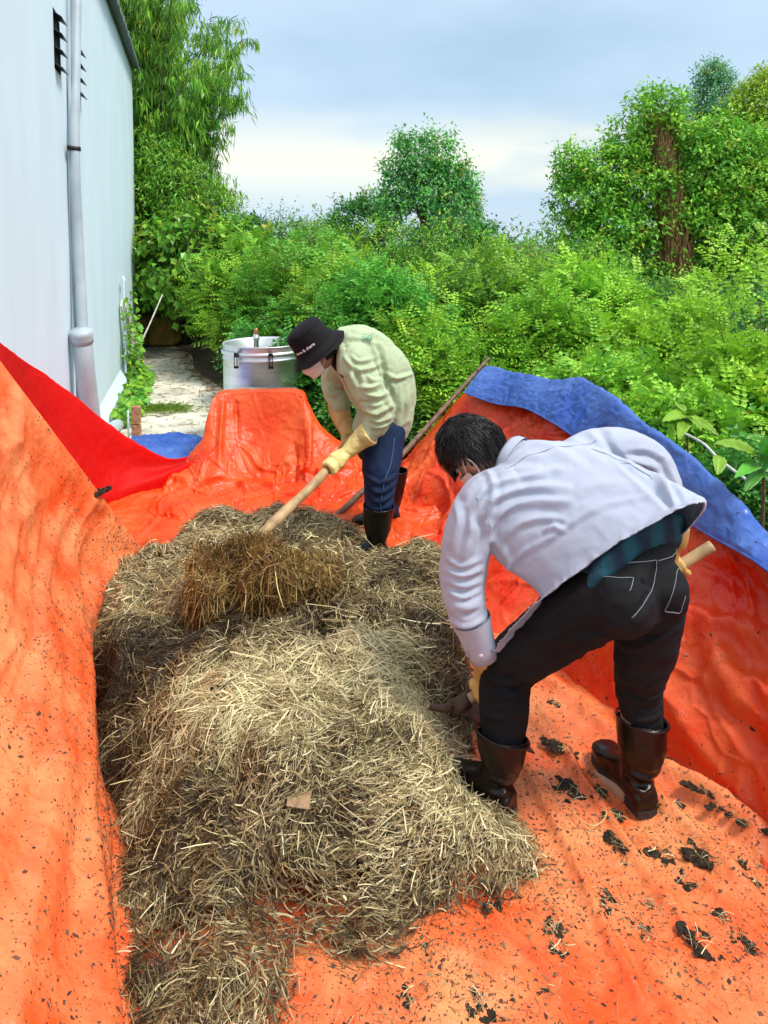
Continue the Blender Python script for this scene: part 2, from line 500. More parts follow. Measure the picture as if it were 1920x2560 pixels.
# ================================================================== GROUND AND PATH
gx = np.linspace(-90, 90, 61); gy = np.concatenate([np.linspace(-12, 20, 60), np.linspace(21, 260, 40)])
GX, GY = np.meshgrid(gx, gy)
gz = -0.03 + 0 * GX
V = np.stack([GX, GY, gz], -1).reshape(-1, 3)
o = obj('ground', V, grid_faces(len(gy), len(gx)), M['soil'])
tag(o, 'brown soil under the bushes and the path', kind='structure')

# concrete path between the building and the hedge, turning right at its far end
px_ = [(-1.9, 3.0, 2.2, 3.0), (-2.1, 4.5, 0.5, 4.8), (-2.7, 6.8, -1.05, 6.7), (-3.2, 8.6, -1.85, 8.5), (-3.6, 10.4, -2.55, 9.9), (-4.3, 12.0, -3.0, 11.3), (-5.4, 13.6, -3.9, 12.8)]
A = catmull([p[:2] for p in px_], 90); B = catmull([p[2:] for p in px_], 90)
t = np.linspace(0, 1, 40)[None, :, None]
S = A[:, None] * (1 - t) + B[:, None] * t
S = np.concatenate([S, np.zeros(S.shape[:2] + (1,))], -1)
V = S.reshape(-1, 3)
edge = np.abs(t[..., 0] - 0.5) * 2
V[:, 2] = 0.003 + 0.006 * fbm(V * 1.3, 3) * 0.5
o = obj('path', V, grid_faces(90, 40), M['concrete'])
tag(o, 'pale dusty concrete path beside the white building', kind='structure')

# ================================================================== BUILDING
# wall plane x = WX0 + WK*y, seen from its +x side
WX0, WK = -0.88, -0.257
wd = unit([WK, 1, 0]); wn_ = unit([1, -WK, 0])     # along the wall (away), out of the wall
WEND, WTOP = 11.3, 4.29
def W(y, z, off=0.0):
    return np.array([WX0 + WK * y, y, z]) + wn_ * off
bld = thing('white_building', W(WEND, 0), 'tall white rendered building with small louvred vents on the left', 'building')
VENTS = [(4.88, 5.12, 2.86, 3.25), (5.72, 6.0, 2.86, 3.25)]
ys = sorted(set([-6.0, WEND] + [v for a in VENTS for v in a[:2]] + list(np.arange(-5, 11, 0.5))))
zs = sorted(set([0.0, 0.12, 0.24, WTOP] + [v for a in VENTS for v in a[2:]] + list(np.arange(0.4, 4.2, 0.4))))
wb = MB()
for i in range(len(ys) - 1):
    for k in range(len(zs) - 1):
        ym, zm = (ys[i] + ys[i + 1]) / 2, (zs[k] + zs[k + 1]) / 2
        if any(a[0] < ym < a[1] and a[2] < zm < a[3] for a in VENTS): continue
        o4 = [0.075 if z < 0.05 else (0.07 if z < 0.15 else (0.0)) for z in (zs[k], zs[k], zs[k + 1], zs[k + 1])]
        q = [W(ys[i], zs[k], o4[0]), W(ys[i + 1], zs[k], o4[1]), W(ys[i + 1], zs[k + 1], o4[2]), W(ys[i], zs[k + 1], o4[3])]
        wb.add(q, [[0, 1, 2, 3]])
# reveals of the vents
for (a, b, c, d) in VENTS:
    for (p, q) in (((a, c), (b, c)), ((b, c), (b, d)), ((b, d), (a, d)), ((a, d), (a, c))):
        wb.add([W(p[0], p[1]), W(q[0], q[1]), W(q[0], q[1], -0.16), W(p[0], p[1], -0.16)], [[0, 1, 2, 3]])
# end wall and far side
e0, e1 = W(WEND, 0), W(WEND, WTOP)
bk = np.array([-6.5, 1.7, 0])
wb.add([e0, e0 + bk, e1 + bk, e1], [[0, 1, 2, 3]])
s0, s1 = W(-6, 0), W(-6, WTOP)
wb.add([s0, s0 + bk, s1 + bk, s1], [[0, 1, 2, 3]])
wb.build('wall', M['wall'], bld, smooth=False)
# roof: ribbed sheet with a hanging drip edge
rv, rf = [], MB()
ny = 240
yy = np.linspace(-6.2, WEND + 0.12, ny)
rib = 0.03 * (np.abs(((yy * 3.1) % 1) - 0.5) < 0.2) + 0.006 * np.sin(yy * 2.1)
prof = [(-3.0, 0.95, 0), (0.0, 0.10, 0), (0.11, 0.05, 0), (0.115, -0.02, 0), (0.105, -0.022, 0), (0.10, 0.03, 0), (0.0, 0.07, 0), (-0.02, 0.02, 0)]
Rg = np.array([[W(y, WTOP + dz + (r if k < 5 else 0), off) for k, (off, dz, _) in enumerate(prof)] for y, r in zip(yy, rib)])
rf.add(Rg.reshape(-1, 3), grid_faces(ny, len(prof)))
rf.build('roof', M['roof'], bld, smooth=False)
for (a, b, c, d) in VENTS:
    fr = MB()
    for (p, q) in (((a, c), (b, c)), ((b, c), (b, d)), ((b, d), (a, d)), ((a, d), (a, c))):
        v_, f_ = box((0, 0, 0), (1, 1, 1))
        pa, pb = W(*p, -0.01), W(*q, -0.01)
        fr.add(*tube([pa, pb], 0.009, m=4, smoothpath=False))
    fr.add([W(a, c, -0.012), W(b, c, -0.012), W(b, d, -0.012), W(a, d, -0.012)], [[0, 1, 2, 3]])  # flat black panel paints the darkness inside the opening
    w = fr.build('vent', M['dark'], bld, smooth=False)
    for k in range(4):
        z = d - 0.01 - k * (d - c - 0.02) / 3.4
        bl = MB()
        # slanting blade that sticks out of the wall
        q = [W(a + .01, z, -0.03), W(b - .01, z, -0.03), W(b - .01, z - 0.05, 0.05), W(a + .01, z - 0.05, 0.05)]
        up_ = np.array([0, 0, 0.006])
        v8 = np.array(q + [x + up_ for x in q])
        bl.add(v8, [[0, 1, 2, 3], [7, 6, 5, 4], [0, 4, 5, 1], [1, 5, 6, 2], [2, 6, 7, 3], [3, 7, 4, 0]])
        V_, F_ = bl.data()
        obj('louvre_blade', V_ + 0, F_, M['vent'], bld, smooth=False)

# ------------------------------------------------------------------ pipes on the wall
def wallY(px): return -0.88 / ((px - 960) / F + 0.257)
def onwall(px, py, off):
    y = wallY(px)
    for _ in range(6):
        p = P(px, py, y); w = WX0 + WK * y + off * wn_[0]
        # step y so that the point lies off metres out of the wall
        d = ((p[0] - (WX0 + WK * y)) * wn_[0]) - off
        y += d / ((ray(px, py)[0] / ray(px, py)[1]) * -wn_[0] + WK * wn_[0])
    return P(px, py, y)
dp = thing('drain_pipe', onwall(230, 1050, 0.1), 'long grey plastic downpipe ending in a fat socket on the white wall', 'pipe')
up_pts = [onwall(197, -320, 0.05), onwall(191, 0, 0.05), onwall(186, 370, 0.05), onwall(196, 620, 0.06), onwall(208, 850, 0.085)]
MB().add(*tube(up_pts, 0.037, n=40, m=20)).build('pipe', M['pvc'], dp)
lo = [onwall(205, 838, 0.085), onwall(213, 930, 0.10), onwall(232, 1075, 0.12)]
MB().add(*tube(lo, 0.066, n=16, m=24)).build('socket_pipe', M['pvc'], dp)
MB().add(*tube([onwall(203, 826, 0.085), onwall(206, 856, 0.087)], 0.074, n=4, m=24)).build('collar', M['pvc'], dp)
c_ = MB(); q0 = onwall(186, 372, 0.05)
c_.add(*tube([q0 + np.array([0, 0, -.014]), q0 + np.array([0, 0, .014])], 0.043, n=3, m=16))
c_.add(*box(q0 - wn_ * 0.02 - wd * 0.07, (0.02, 0.10, 0.025), R=np.stack([wn_, wd, [0, 0, 1]], 1)))
c_.build('bracket', M['black_metal'], dp)
tp = MB().add(*tube([onwall(170, -300, 0.02), onwall(172, 60, 0.02), onwall(176, 372, 0.02), onwall(184, 700, 0.02), onwall(190, 860, 0.025), onwall(197, 1060, 0.03)], 0.011, n=50, m=8)).build('thin_pipe', M['pvc'])
tag(tp, 'thin grey conduit running beside the downpipe on the white wall', 'pipe')
vp = MB().add(*tube([W(8.62, 0.0, 0.05), W(8.62, 1.22, 0.05), W(8.66, 1.26, 0.05), W(8.8, 1.27, 0.05)], 0.014, n=20, m=8)).build('standpipe', M['wall'])
tag(vp, 'thin white standpipe with ivy against the building wall', 'pipe')
# pvc elbow on the ground
pe = MB().add(*tube([G(262, 1092, .06), G(285, 1068, .075), G(296, 1062, .03)], 0.055, n=14, m=20)).build('pipe_offcut', M['pvc'])
tag(pe, 'short stub of grey pipe on the path at the foot of the wall', 'pipe')
# brick and small stake
bo = thing('loose_bricks', G(342, 1100), 'upright orange brick beside a thin stake behind the blue sheet', 'brick')
for k in range(2):
    c = G(342, 1108, 0.0)
    MB().add(*box(c + np.array([0, 0.0, 0.085 + k * 0.162]), (0.075, 0.05, 0.155), bevel=0.006)).build('brick', M['brick'], bo, smooth=False)
st = MB().add(*tube([G(322, 1112, 0), G(322, 1112, 0) + np.array([0, 0, 0.30])], 0.009, m=6, smoothpath=False)).build('thin_stake', M['pvc'])
tag(st, 'thin grey stake standing beside the orange brick', 'stake')
# boards leaning on the wall
for k, (ya, za, yb, offb, lab) in enumerate([(8.55, 1.02, 9.2, 0.20, 'long weathered board leaning on the white wall among ivy'),
                                        (9.0, 0.98, 9.75, 0.17, 'shorter weathered board leaning nearest the far corner of the wall')]):
    a, b = W(ya, za, 0.03), W(yb, 0.0, offb)
    d = unit(b - a); s = unit(np.cross(d, [1, 0, 0.3]))
    n_ = np.cross(d, s)
    L_ = np.linalg.norm(b - a)
    v, f = box((a + b) / 2, (L_, 0.13, 0.022), R=np.stack([d, s, n_], 1), bevel=0.003)
    o = obj('leaning_board', v, f, M['board'], smooth=False)
    tag(o, lab, 'board')

# yellow covered crate far end of path and the leaning stick
yc = thing('covered_crate', (-4.0, 12.2, 0), 'low crate under a yellow brown sheet at the end of the path', 'crate')
cb = MB(); v, f = box((-4.05, 12.3, 0.27), (1.25, 0.7, 0.5), bevel=0.04)
cb.add(v, f)
V, Fq = remesh(cb, 0.03, 4); V = V + vnormals(V, Fq) * (0.03 * fbm(V * 5, 3))[:, None]
obj('cover', V, Fq, M['yellow'], yc)
cb = MB(); cb.add(*box((-4.05, 11.925, 0.26), (0.1, 0.015, 0.46), bevel=0.004)); cb.build('strap', M['black_metal'], yc)
sk = MB().add(*tube([P(344, 873, 9.4), P(372, 815, 9.6), P(406, 737, 9.9)], [0.012, 0.011, 0.009], m=6)).build('leaning_stick', M['board'])
tag(sk, 'thin dry stick leaning from the path up into the hedge', 'stick')

# ================================================================== STEEL TANK
TC = np.array([(657 - 960) / F * 6.35, 6.35, 0.0]); TR, TH = 0.345, 0.86
tk = thing('steel_tank', TC, 'open topped stainless steel tank behind the orange sheet', 'tank')
MB().add(*lathe([(TR, 0.0), (TR, 0.2), (TR, 0.5), (TR, TH - 0.12), (TR + 0.006, TH - 0.115), (TR + 0.006, TH - 0.10), (TR, TH - 0.095), (TR, TH), (TR + 0.008, TH + 0.006), (TR, TH + 0.012),
                 (TR - 0.012, TH), (TR - 0.012, 0.5), (TR - 0.014, 0.3), (0.02, 0.3)], TC, m=96)).build('body', M['steel'], tk)
MB().add(*lathe([(TR + 0.002, TH - 0.075), (TR + 0.016, TH - 0.07), (TR + 0.018, TH - 0.045), (TR + 0.003, TH - 0.038)], TC, m=96)).build('band', M['steel'], tk)
for ang in (-172, -118, -72, 10):
    a = math.radians(ang); d = np.array([math.cos(a), math.sin(a), 0]); s = np.array([-d[1], d[0], 0])
    q = TC + d * (TR + 0.022) + np.array([0, 0, TH - 0.055])
    c_ = MB(); R_ = np.stack([d, s, [0, 0, 1]], 1)
    c_.add(*box(q, (0.03, 0.038, 0.035), R=R_, bevel=0.004))
    for e in (-1, 1):
        c_.add(*tube([q + s * e * 0.014 + d * .01 + [0, 0, .02], q + s * e * 0.014 + d * 0.012 - [0, 0, 0.11]], 0.004, m=6, smoothpath=False))
    c_.add(*box(q - np.array([0, 0, 0.10]), (0.018, 0.036, 0.02), R=R_, bevel=0.003))
    c_.build('clamp', M['black_metal'], tk)
vx = TC + np.array([-0.07, 0.03, 0]); 
MB().add(*lathe([(0.001, TH - 0.2), (0.022, TH - 0.2), (0.022, TH + 0.02), (0.030, TH + 0.025), (0.030, TH + 0.055), (0.024, TH + 0.06), (0.024, TH + 0.075)], vx, m=20)).build('valve_pipe', M['steel'], tk)
MB().add(*lathe([(0.022, TH + 0.072), (0.024, TH + 0.08), (0.019, TH + 0.10), (0.020, TH + 0.115), (0.012, TH + 0.125), (0.001, TH + 0.128)], vx, m=12)).build('valve_cap', M['brass'], tk)
# blue bag hanging in the tank
n = 40; u, v_ = np.meshgrid(np.linspace(0, 1, n), np.linspace(0, 1, n))
aa = np.radians(50 + 55 * u) - np.radians(45)
rr_ = TR - 0.02 - 0.10 * v_ ** 1.5
V = np.stack([TC[0] + np.cos(aa) * rr_, TC[1] + np.sin(aa) * rr_, TH + 0.0 - v_ * 0.25 + 0.012], -1).reshape(-1, 3)
wl_ = worley(V * 14)[0]; V += np.stack([wl_ * 0, -wl_ * 0.03, wl_ * 0.02], 1)
o = obj('blue_bag', V, grid_faces(n, n), M['bluebag']); tag(o, 'crumpled bright blue plastic bag inside the steel tank', 'bag')
# blue drum glimpsed behind the tank
bc = P(762, 935, 7.0); bc[2] = 0
bdm = thing('blue_drum', bc, 'bright blue plastic drum half hidden behind the steel tank', 'drum')
MB().add(*lathe([(0.001, 0.0), (0.12, 0), (0.13, 0.02), (0.13, 0.25), (0.137, 0.26), (0.137, 0.275), (0.13, 0.285), (0.13, 0.52), (0.12, 0.56)], bc, m=32)).build('body', M['bluebag'], bdm)
MB().add(*lathe([(0.12, 0.555), (0.125, 0.57), (0.125, 0.59), (0.1, 0.60), (0.001, 0.60)], bc, m=32)).build('lid', M['bluebag'], bdm)
# ================================================================== TARPAULIN
def net_surface(net, nu, nv):
    """net (m,n,3) control points -> smooth (nu,nv,3)"""
    net = np.asarray(net, float)
    a = np.stack([catmull(net[:, j], nu) for j in range(net.shape[1])], 1)
    return np.stack([catmull(a[i], nv) for i in range(nu)], 0)
def crumple(V, amp, s, seed=0, big=1.0, fine=0.35):
    q = V * s + 0.35 * np.stack([fbm(V * s * 0.7 + 3, 2), fbm(V * s * 0.7 + 9, 2), fbm(V * s * 0.7 + 17, 2)], 1)
    d1, d2 = worley(q, seed)
    e1, e2 = worley(q * 2.3 + 5, seed + 3)
    return amp * (big * (0.55 - d1) + fine * (0.5 - e1) + 0.2 * ridged(q * 1.1, 3) + 0.45 * np.exp(-((d2 - d1) / .07) ** 2) + 0.2 * np.exp(-((e2 - e1) / .07) ** 2))
def surf_obj(name, S, mats, parent, disp=None, fn=None, matidx=None):
    n, m = S.shape[:2]
    V = S.reshape(-1, 3).copy(); Fq = grid_faces(n, m)
    N = vnormals(V, Fq)
    if np.mean(N[:, 2]) < 0: N = -N; Fq = Fq[:, ::-1]
    if disp is not None: V = V + N * disp(V, n, m)[:, None]
    o = obj(name, V, Fq, mats, parent, True, matidx=matidx)
    return o, V, Fq, vnormals(V, Fq)
def edge_taper(n, m, k=6, sides='uv'):
    u = np.minimum(np.arange(n), np.arange(n)[::-1]) / k; v = np.minimum(np.arange(m), np.arange(m)[::-1]) / k
    return (np.clip(u, 0, 1)[:, None] * np.clip(v, 0, 1)[None, :]).ravel()

tarp = thing('tarpaulin', (0, 3, 0), 'huge orange tarpaulin with blue underside spread out under the compost heap', 'tarpaulin')
SURF = {}

# ---- floor sheet, z near zero, with long folds fanning towards the lower right
def floor_h(x, y):
    p = np.stack([x, y, 0 * x], 1)
    h = 0.008 * ridged(p * np.array([2.3, 1.0, 1]) + 4, 3) + 0.010
    # straight folds that fan out from the boots to the lower right
    for (ax, ay, bx, by, w, a) in FLOOR_FOLDS:
        d = np.array([bx - ax, by - ay]); L = np.hypot(*d); d = d / L
        tt = (x - ax) * d[0] + (y - ay) * d[1]; s = (x - ax) * -d[1] + (y - ay) * d[0]
        s = s + 0.03 * perlin(np.stack([tt * 2.5, 0 * tt + ax * 9, 0 * tt], 1))
        k = np.clip(np.minimum(tt, L - tt) / 0.18 + 0.3, 0, 1)
        h = h + a * k * np.exp(-(s / w) ** 2)
    h = h + crumple(p, 0.010, 3.2, 2)
    # shallow wavy zone at the back, in front of the covered box
    kb = np.clip((y - 3.9) / 0.5, 0, 1)
    h = h + kb * 0.03 * (crumple(p + 5, 1.0, 2.2, 7) + 0.3)
    # tarp cloth spreads flat under the frame's lower edge
    return np.maximum(h, 0.004)
FLOOR_FOLDS = []
def FF(p, q, w, a):
    A_, B_ = G(*p), G(*q); FLOOR_FOLDS.append((A_[0], A_[1], B_[0], B_[1], w, a))
FF((1240, 1800), (1620, 2560), 0.016, 0.022); FF((1300, 1780), (1800, 2420), 0.02, 0.02); FF((1560, 1920), (1920, 2300), 0.03, 0.035)
FF((1190, 2250), (1420, 2480), 0.012, 0.022); FF((1340, 1760), (1470, 1990), 0.012, 0.02); FF((1640, 1950), (2000, 2180), 0.05, 0.05)
FF((1330, 1680), (1900, 2130), 0.04, 0.03); FF((640, 2380), (720, 2600), 0.02, 0.012); FF((1000, 2380), (1150, 2600), 0.02, 0.015)
FF((1480, 2200), (1700, 2560), 0.014, 0.014); FF((1700, 2150), (1950, 2400), 0.014, 0.016)
xs = np.linspace(-1.9, 1.45, 340); ysf = np.linspace(0.75, 5.15, 440)
FX, FY = np.meshgrid(xs, ysf)
FZ = floor_h(FX.ravel(), FY.ravel())
V = np.stack([FX.ravel(), FY.ravel(), FZ], 1)
Fq = grid_faces(len(ysf), len(xs))
# trim the far corners so nothing pokes beyond the heap of cloth
cen = V[Fq].mean(1)
keep = ~((cen[:, 1] > 4.5) & (cen[:, 0] > 0.9)) & (cen[:, 0] > WX0 + WK * cen[:, 1] + 0.06) & ~((cen[:, 1] > 2.6) & (cen[:, 0] > 1.9 - 0.2 * cen[:, 1]))
Fq = Fq[keep]
Fq = Fq if np.mean(vnormals(V, Fq)[:, 2]) > 0 else Fq[:, ::-1]
obj('floor_sheet', V, Fq, [M['orange_dusty'], M['orange']], tarp, matidx=(cen[keep][:, 1] > 3.55).astype(int))
def floor_z(x, y):
    return float(floor_h(np.array([x], float), np.array([y], float))[0])

# ---- right side: rises from the toe to the ridge that carries the blue fold
def R3(px, py, Y): return P(px, py, Y)
T_ = [(1.34, 0.8), (1.24, 1.4), (1.09, 2.08), (0.91, 2.46), (0.76, 2.74), (0.60, 2.99), (0.42, 3.35), (0.36, 3.75), (0.24, 4.15), (0.10, 4.45)]
R_ = [(1.9, 0.8, .70), (1.72, 1.5, .70), (1.54, 2.18, .70), tuple(R3(1920, 1336, 2.6)), tuple(R3(1750, 1168, 3.05)), tuple(R3(1600, 1056, 3.55)),
      tuple(R3(1455, 952, 4.2)), tuple(R3(1330, 946, 4.7)), tuple(R3(1218, 922, 5.15)), tuple(R3(1172, 985, 5.12))]
prof_near = [(-0.25, 0.0), (0.0, 0.0), (0.10, 0.20), (0.30, 0.44), (0.66, 0.50), (0.90, 0.72), (1.0, 1.0)]
prof_far = [(-0.2, 0.0), (0.0, 0.0), (0.2, 0.14), (0.42, 0.33), (0.62, 0.55), (0.82, 0.78), (1.0, 1.0)]
net = []
for k, (t2, r3) in enumerate(zip(T_, R_)):
    w = min(1, max(0, (k - 3) / 3)); row = []
    for (ua, za), (ub, zb) in zip(prof_near, prof_far):
        u_ = ua * (1 - w) + ub * w; z_ = za * (1 - w) + zb * w
        if u_ > 0.5 and k < 6: z_ *= 1
        row.append((t2[0] + (r3[0] - t2[0]) * u_, t2[1] + (r3[1] - t2[1]) * u_, (0.0 if u_ < 0 else 0.02) + r3[2] * z_ - (.085 if u_ > .95 else .03 if u_ > .8 else 0)))
    net.append(row)
net = np.array(net)
net[2, 3] += (0.02, 0, 0.05); net[3, 3] += (0.02, 0, -0.05); net[4, 3] += (-0.05, 0, 0.07); net[5, 2] += (0.05, 0.05, -0.03); net[6, 3] += (0, 0, 0.06); net[7, 3] += (0.05, 0, -0.06)
S = net_surface(net, 420, 220)
def dr(V, n, m):
    x, y, z = V.T
    d = crumple(V, 0.034, 2.8, 1) + 0.024 * fbm(V * 1.6, 3)
    d = d + 0.022 * np.sin(9 * x + 5.0 * y + 2.5 * fbm(V * 1.1, 2)) * np.clip(z / 0.2, 0, 1) * np.clip((0.7 - z) / 0.2, 0, 1)
    for (pa, pb, w, a) in SLOPE_FOLDS:
        ab = pb - pa; L = np.linalg.norm(ab); tt = np.clip(((V - pa) @ ab) / L ** 2, 0, 1)
        s = np.linalg.norm(V - pa - tt[:, None] * ab, axis=1)
        d = d + a * np.exp(-(s / w) ** 2) * np.sin(np.pi * np.clip(tt * .9 + .05, 0, 1)) ** .5
    return d * edge_taper(n, m, 14)
SLOPE_FOLDS = []
S_flat = S.reshape(-1, 3)
def near_pix(px, py):
    """point of the smooth slope that the camera sees at px,py"""
    v = S_flat - np.array([0, 0, CAMZ])
    f_ = v[:, 1] * _ct - v[:, 2] * _st; u_ = v[:, 1] * _st + v[:, 2] * _ct
    X = PX0 + F * v[:, 0] / f_; Yp = PY0 - F * u_ / f_
    return S_flat[np.argmin((X - px) ** 2 + (Yp - py) ** 2)]
for (a, b, w, am) in [((1700, 1530), (1920, 1600), 0.05, 0.05), ((1760, 1560), (1830, 1720), 0.05, 0.06), ((1700, 1540), (1620, 1760), 0.05, 0.05), ((1340, 1660), (1600, 1860), 0.05, -0.03),
                      ((1780, 1740), (1930, 1900), 0.04, -0.04), ((1650, 1720), (1900, 2060), 0.035, 0.03), ((1100, 1180), (1000, 1220), 0.06, 0.06), ((1110, 1240), (1000, 1330), 0.09, -0.07),
                      ((1160, 1010), (1040, 1200), 0.05, 0.04), ((1300, 1020), (1130, 1180), 0.05, -0.04), ((1000, 1340), (1090, 1420), 0.03, 0.03), ((1900, 1480), (1730, 1400), 0.04, -0.03)]:
    SLOPE_FOLDS.append((near_pix(*a), near_pix(*b), w, am))
zc_ = None
o, V, Fq, N = surf_obj('side_sheet', S, [M['orange_side']], tarp, dr); SURF['right'] = (V, N, Fq)

# ---- blue fold: the back of the sheet turned over the ridge and hanging inwards
ridge = [(2400, 1890, 1.9), (2060, 1490, 2.3), (1920, 1336, 2.6), (1750, 1168, 3.05), (1600, 1056, 3.55), (1525, 992, 3.85), (1472, 958, 4.1), (1453, 947, 4.2), (1432, 949, 4.3), (1380, 953, 4.5), (1290, 935, 4.85), (1218, 918, 5.15)]
lower = [(2400, 2030, 1.8), (2060, 1585, 2.17), (1920, 1422, 2.42), (1745, 1316, 2.88), (1600, 1210, 3.35), (1500, 1130, 3.68), (1450, 1098, 3.84), (1422, 1080, 3.93), (1385, 1056, 4.05), (1315, 1020, 4.4), (1240, 1008, 4.75), (1163, 982, 4.99)]
net = []
for a, b in zip(ridge, lower):
    A_, B_ = P(*a), P(*b)
    out_ = unit([0.93, 0.37, 0])
    M1 = A_ * 0.72 + B_ * 0.28 + np.array([-0.012, -0.006, 0.012]); M2 = A_ * 0.35 + B_ * 0.65 + np.array([-0.010, -0.005, 0.010])
    net.append([A_ + out_ * 0.10 + [0, 0, -0.30], A_ + out_ * 0.035 + [0, 0, -0.07], A_ + [0, 0, 0.006], M1, M2, B_ + np.array([-0.01, -0.01, 0.0])])
S = net_surface(net, 420, 110)
def db(V, n, m):
    g = edge_taper(n, m, 6)
    return 0.004 * np.abs(fbm(V * 7, 2)) + (crumple(V, 0.016, 2.6, 5, big=1.0, fine=0.5) + 0.0022 * ridged(V * np.array([9, 9, 22]), 2)) * (0.3 + 0.7 * g)
o, V, Fq, N = surf_obj('turned_edge', S, [M['blue']], tarp, db)
o['label'] = 'blue underside turned over the right edge'
SURF['blue'] = (V, N, Fq)
e_ = V.reshape(420, 110, 3)[:, -1]; e_ = e_[::4]
obj('hem', *tube(e_, .005, m=6, smoothpath=False), M['blue'], tarp)
# eyelets in the blue hem
M['eyelet'] = mat('eyelet', (0.5, 0.5, 0.45), 0.3, metal=0.9)
for (px, py) in [(1707, 1184), (1742, 1185), (1550, 1040)]:
    k = np.argmin(np.linalg.norm(V - P(px, py, 3.15 if px > 1600 else 3.75), axis=1)); c = V[k] + N[k] * 0.004
    obj('eyelet', *lathe([(0.008, 0), (0.014, 0), (0.015, 0.003), (0.011, 0.006), (0.007, 0.003), (0.007, -0.002)], c, m=16, axis=N[k]), M['eyelet'], tarp)

# ---- back: sheet thrown over a box in front of the tank
hump_top = [(470, 1150, 5.30), (505, 1105, 5.28), (522, 1040, 5.34), (540, 990, 5.44), (590, 981, 5.5), (650, 980, 5.5), (745, 982, 5.46), (768, 1018, 5.40), (792, 1066, 5.35), (835, 1112, 5.3), (880, 1160, 5.25), (935, 1200, 5.2), (1000, 1175, 5.1), (1080, 1085, 5.12), (1168, 985, 5.15)]
hump_mid = [(455, 1165, 5.2), (490, 1160, 5.15), (522, 1120, 5.18), (552, 1080, 5.28), (600, 1080, 5.33), (650, 1085, 5.34), (735, 1085, 5.30), (765, 1110, 5.2), (790, 1150, 5.14), (832, 1180, 5.08), (880, 1215, 5.0), (935, 1235, 4.95), (1000, 1225, 4.85), (1090, 1150, 4.9), (1180, 1040, 4.95)]
hump_low = [(420, 1195, 5.1), (460, 1200, 5.0), (500, 1200, 4.98), (550, 1180, 5.05), (600, 1185, 5.12), (650, 1190, 5.12), (720, 1190, 5.08), (760, 1210, 4.98), (800, 1235, 4.9), (840, 1250, 4.85), (885, 1260, 4.78), (940, 1275, 4.7), (1010, 1270, 4.55), (1100, 1220, 4.6), (1190, 1110, 4.7)]
net = []
for a, b, c in zip(hump_top, hump_mid, hump_low):
    A_, B_, C_ = P(*a), P(*b), P(*c)
    D_ = C_ + np.array([0.0, -0.18, 0]); D_[2] = 0.05; E_ = D_ + np.array([0, -0.28, 0]); E_[2] = 0.035; H_ = E_ + np.array([0, -0.14, 0]); H_[2] = -0.01
    C_[2] = max(C_[2], 0.08)
    back = A_ + np.array([0, 0.14, -0.02]); back2 = A_ + np.array([0, 0.30, -0.25])
    net.append([back2, back, A_, A_ * 0.85 + B_ * 0.15 + [0, -0.012, 0.012], B_, C_, D_, E_, H_])
S = net_surface(net, 420, 240)
HF = []
for (a, b, w, am) in [((555, 1010, 5.42), (545, 1170, 5.1), 0.035, 0.035), ((590, 1010, 5.45), (600, 1180, 5.1), 0.03, -0.025), ((770, 1050, 5.35), (775, 1220, 4.95), 0.03, 0.04), ((740, 1110, 5.28), (740, 1210, 5.0), 0.04, -0.03),
                      ((640, 1160, 5.1), (500, 1230, 4.9), 0.03, 0.05), ((620, 1190, 5.0), (720, 1250, 4.9), 0.035, 0.05), ((700, 1160, 5.1), (800, 1195, 5.0), 0.03, 0.04), ((600, 1215, 4.95), (640, 1275, 4.75), 0.04, 0.06),
                      ((470, 1190, 5.0), (560, 1225, 4.85), 0.03, 0.04), ((820, 1170, 5.05), (900, 1300, 4.7), 0.03, 0.05), ((870, 1200, 5.0), (760, 1270, 4.8), 0.03, 0.035), ((1000, 1230, 4.8), (900, 1330, 4.6), 0.04, 0.05),
                      ((1090, 1110, 5.0), (1010, 1230, 4.8), 0.04, 0.05)]:
    HF.append((P(*a), P(*b), w * .6, am))
def dh(V, n, m):
    z = V[:, 2]
    d = crumple(V, 0.010, 3.0, 9, fine=0.4) + np.clip((0.34 - z) / 0.2, 0, 1) * crumple(V + 3, 0.055, 2.6, 4, fine=0.5)
    for (pa, pb, w, a) in HF:
        ab = pb - pa; L = np.linalg.norm(ab); tt = np.clip(((V - pa) @ ab) / L ** 2, 0, 1)
        s = np.linalg.norm(V - pa - tt[:, None] * ab, axis=1)
        d = d + a * np.exp(-(s / w) ** 2)
    return d * edge_taper(n, m, 8)
o, V, Fq, N = surf_obj('draped_sheet', S, [M['orange']], tarp, dh); SURF['back'] = (V, N, Fq)
# the box it hides, so that the cloth has something to hang on
cx0, cx1 = P(560, 985, 5.6)[0], P(735, 985, 5.6)[0]
hid = MB().add(*box(((cx0 + cx1) / 2, 5.72, 0.29), (cx1 - cx0, 0.34, 0.56), bevel=0.02)).build('box_under_sheet', M['board'])
tag(hid, 'upright box hidden under the orange sheet before the tank', 'box')

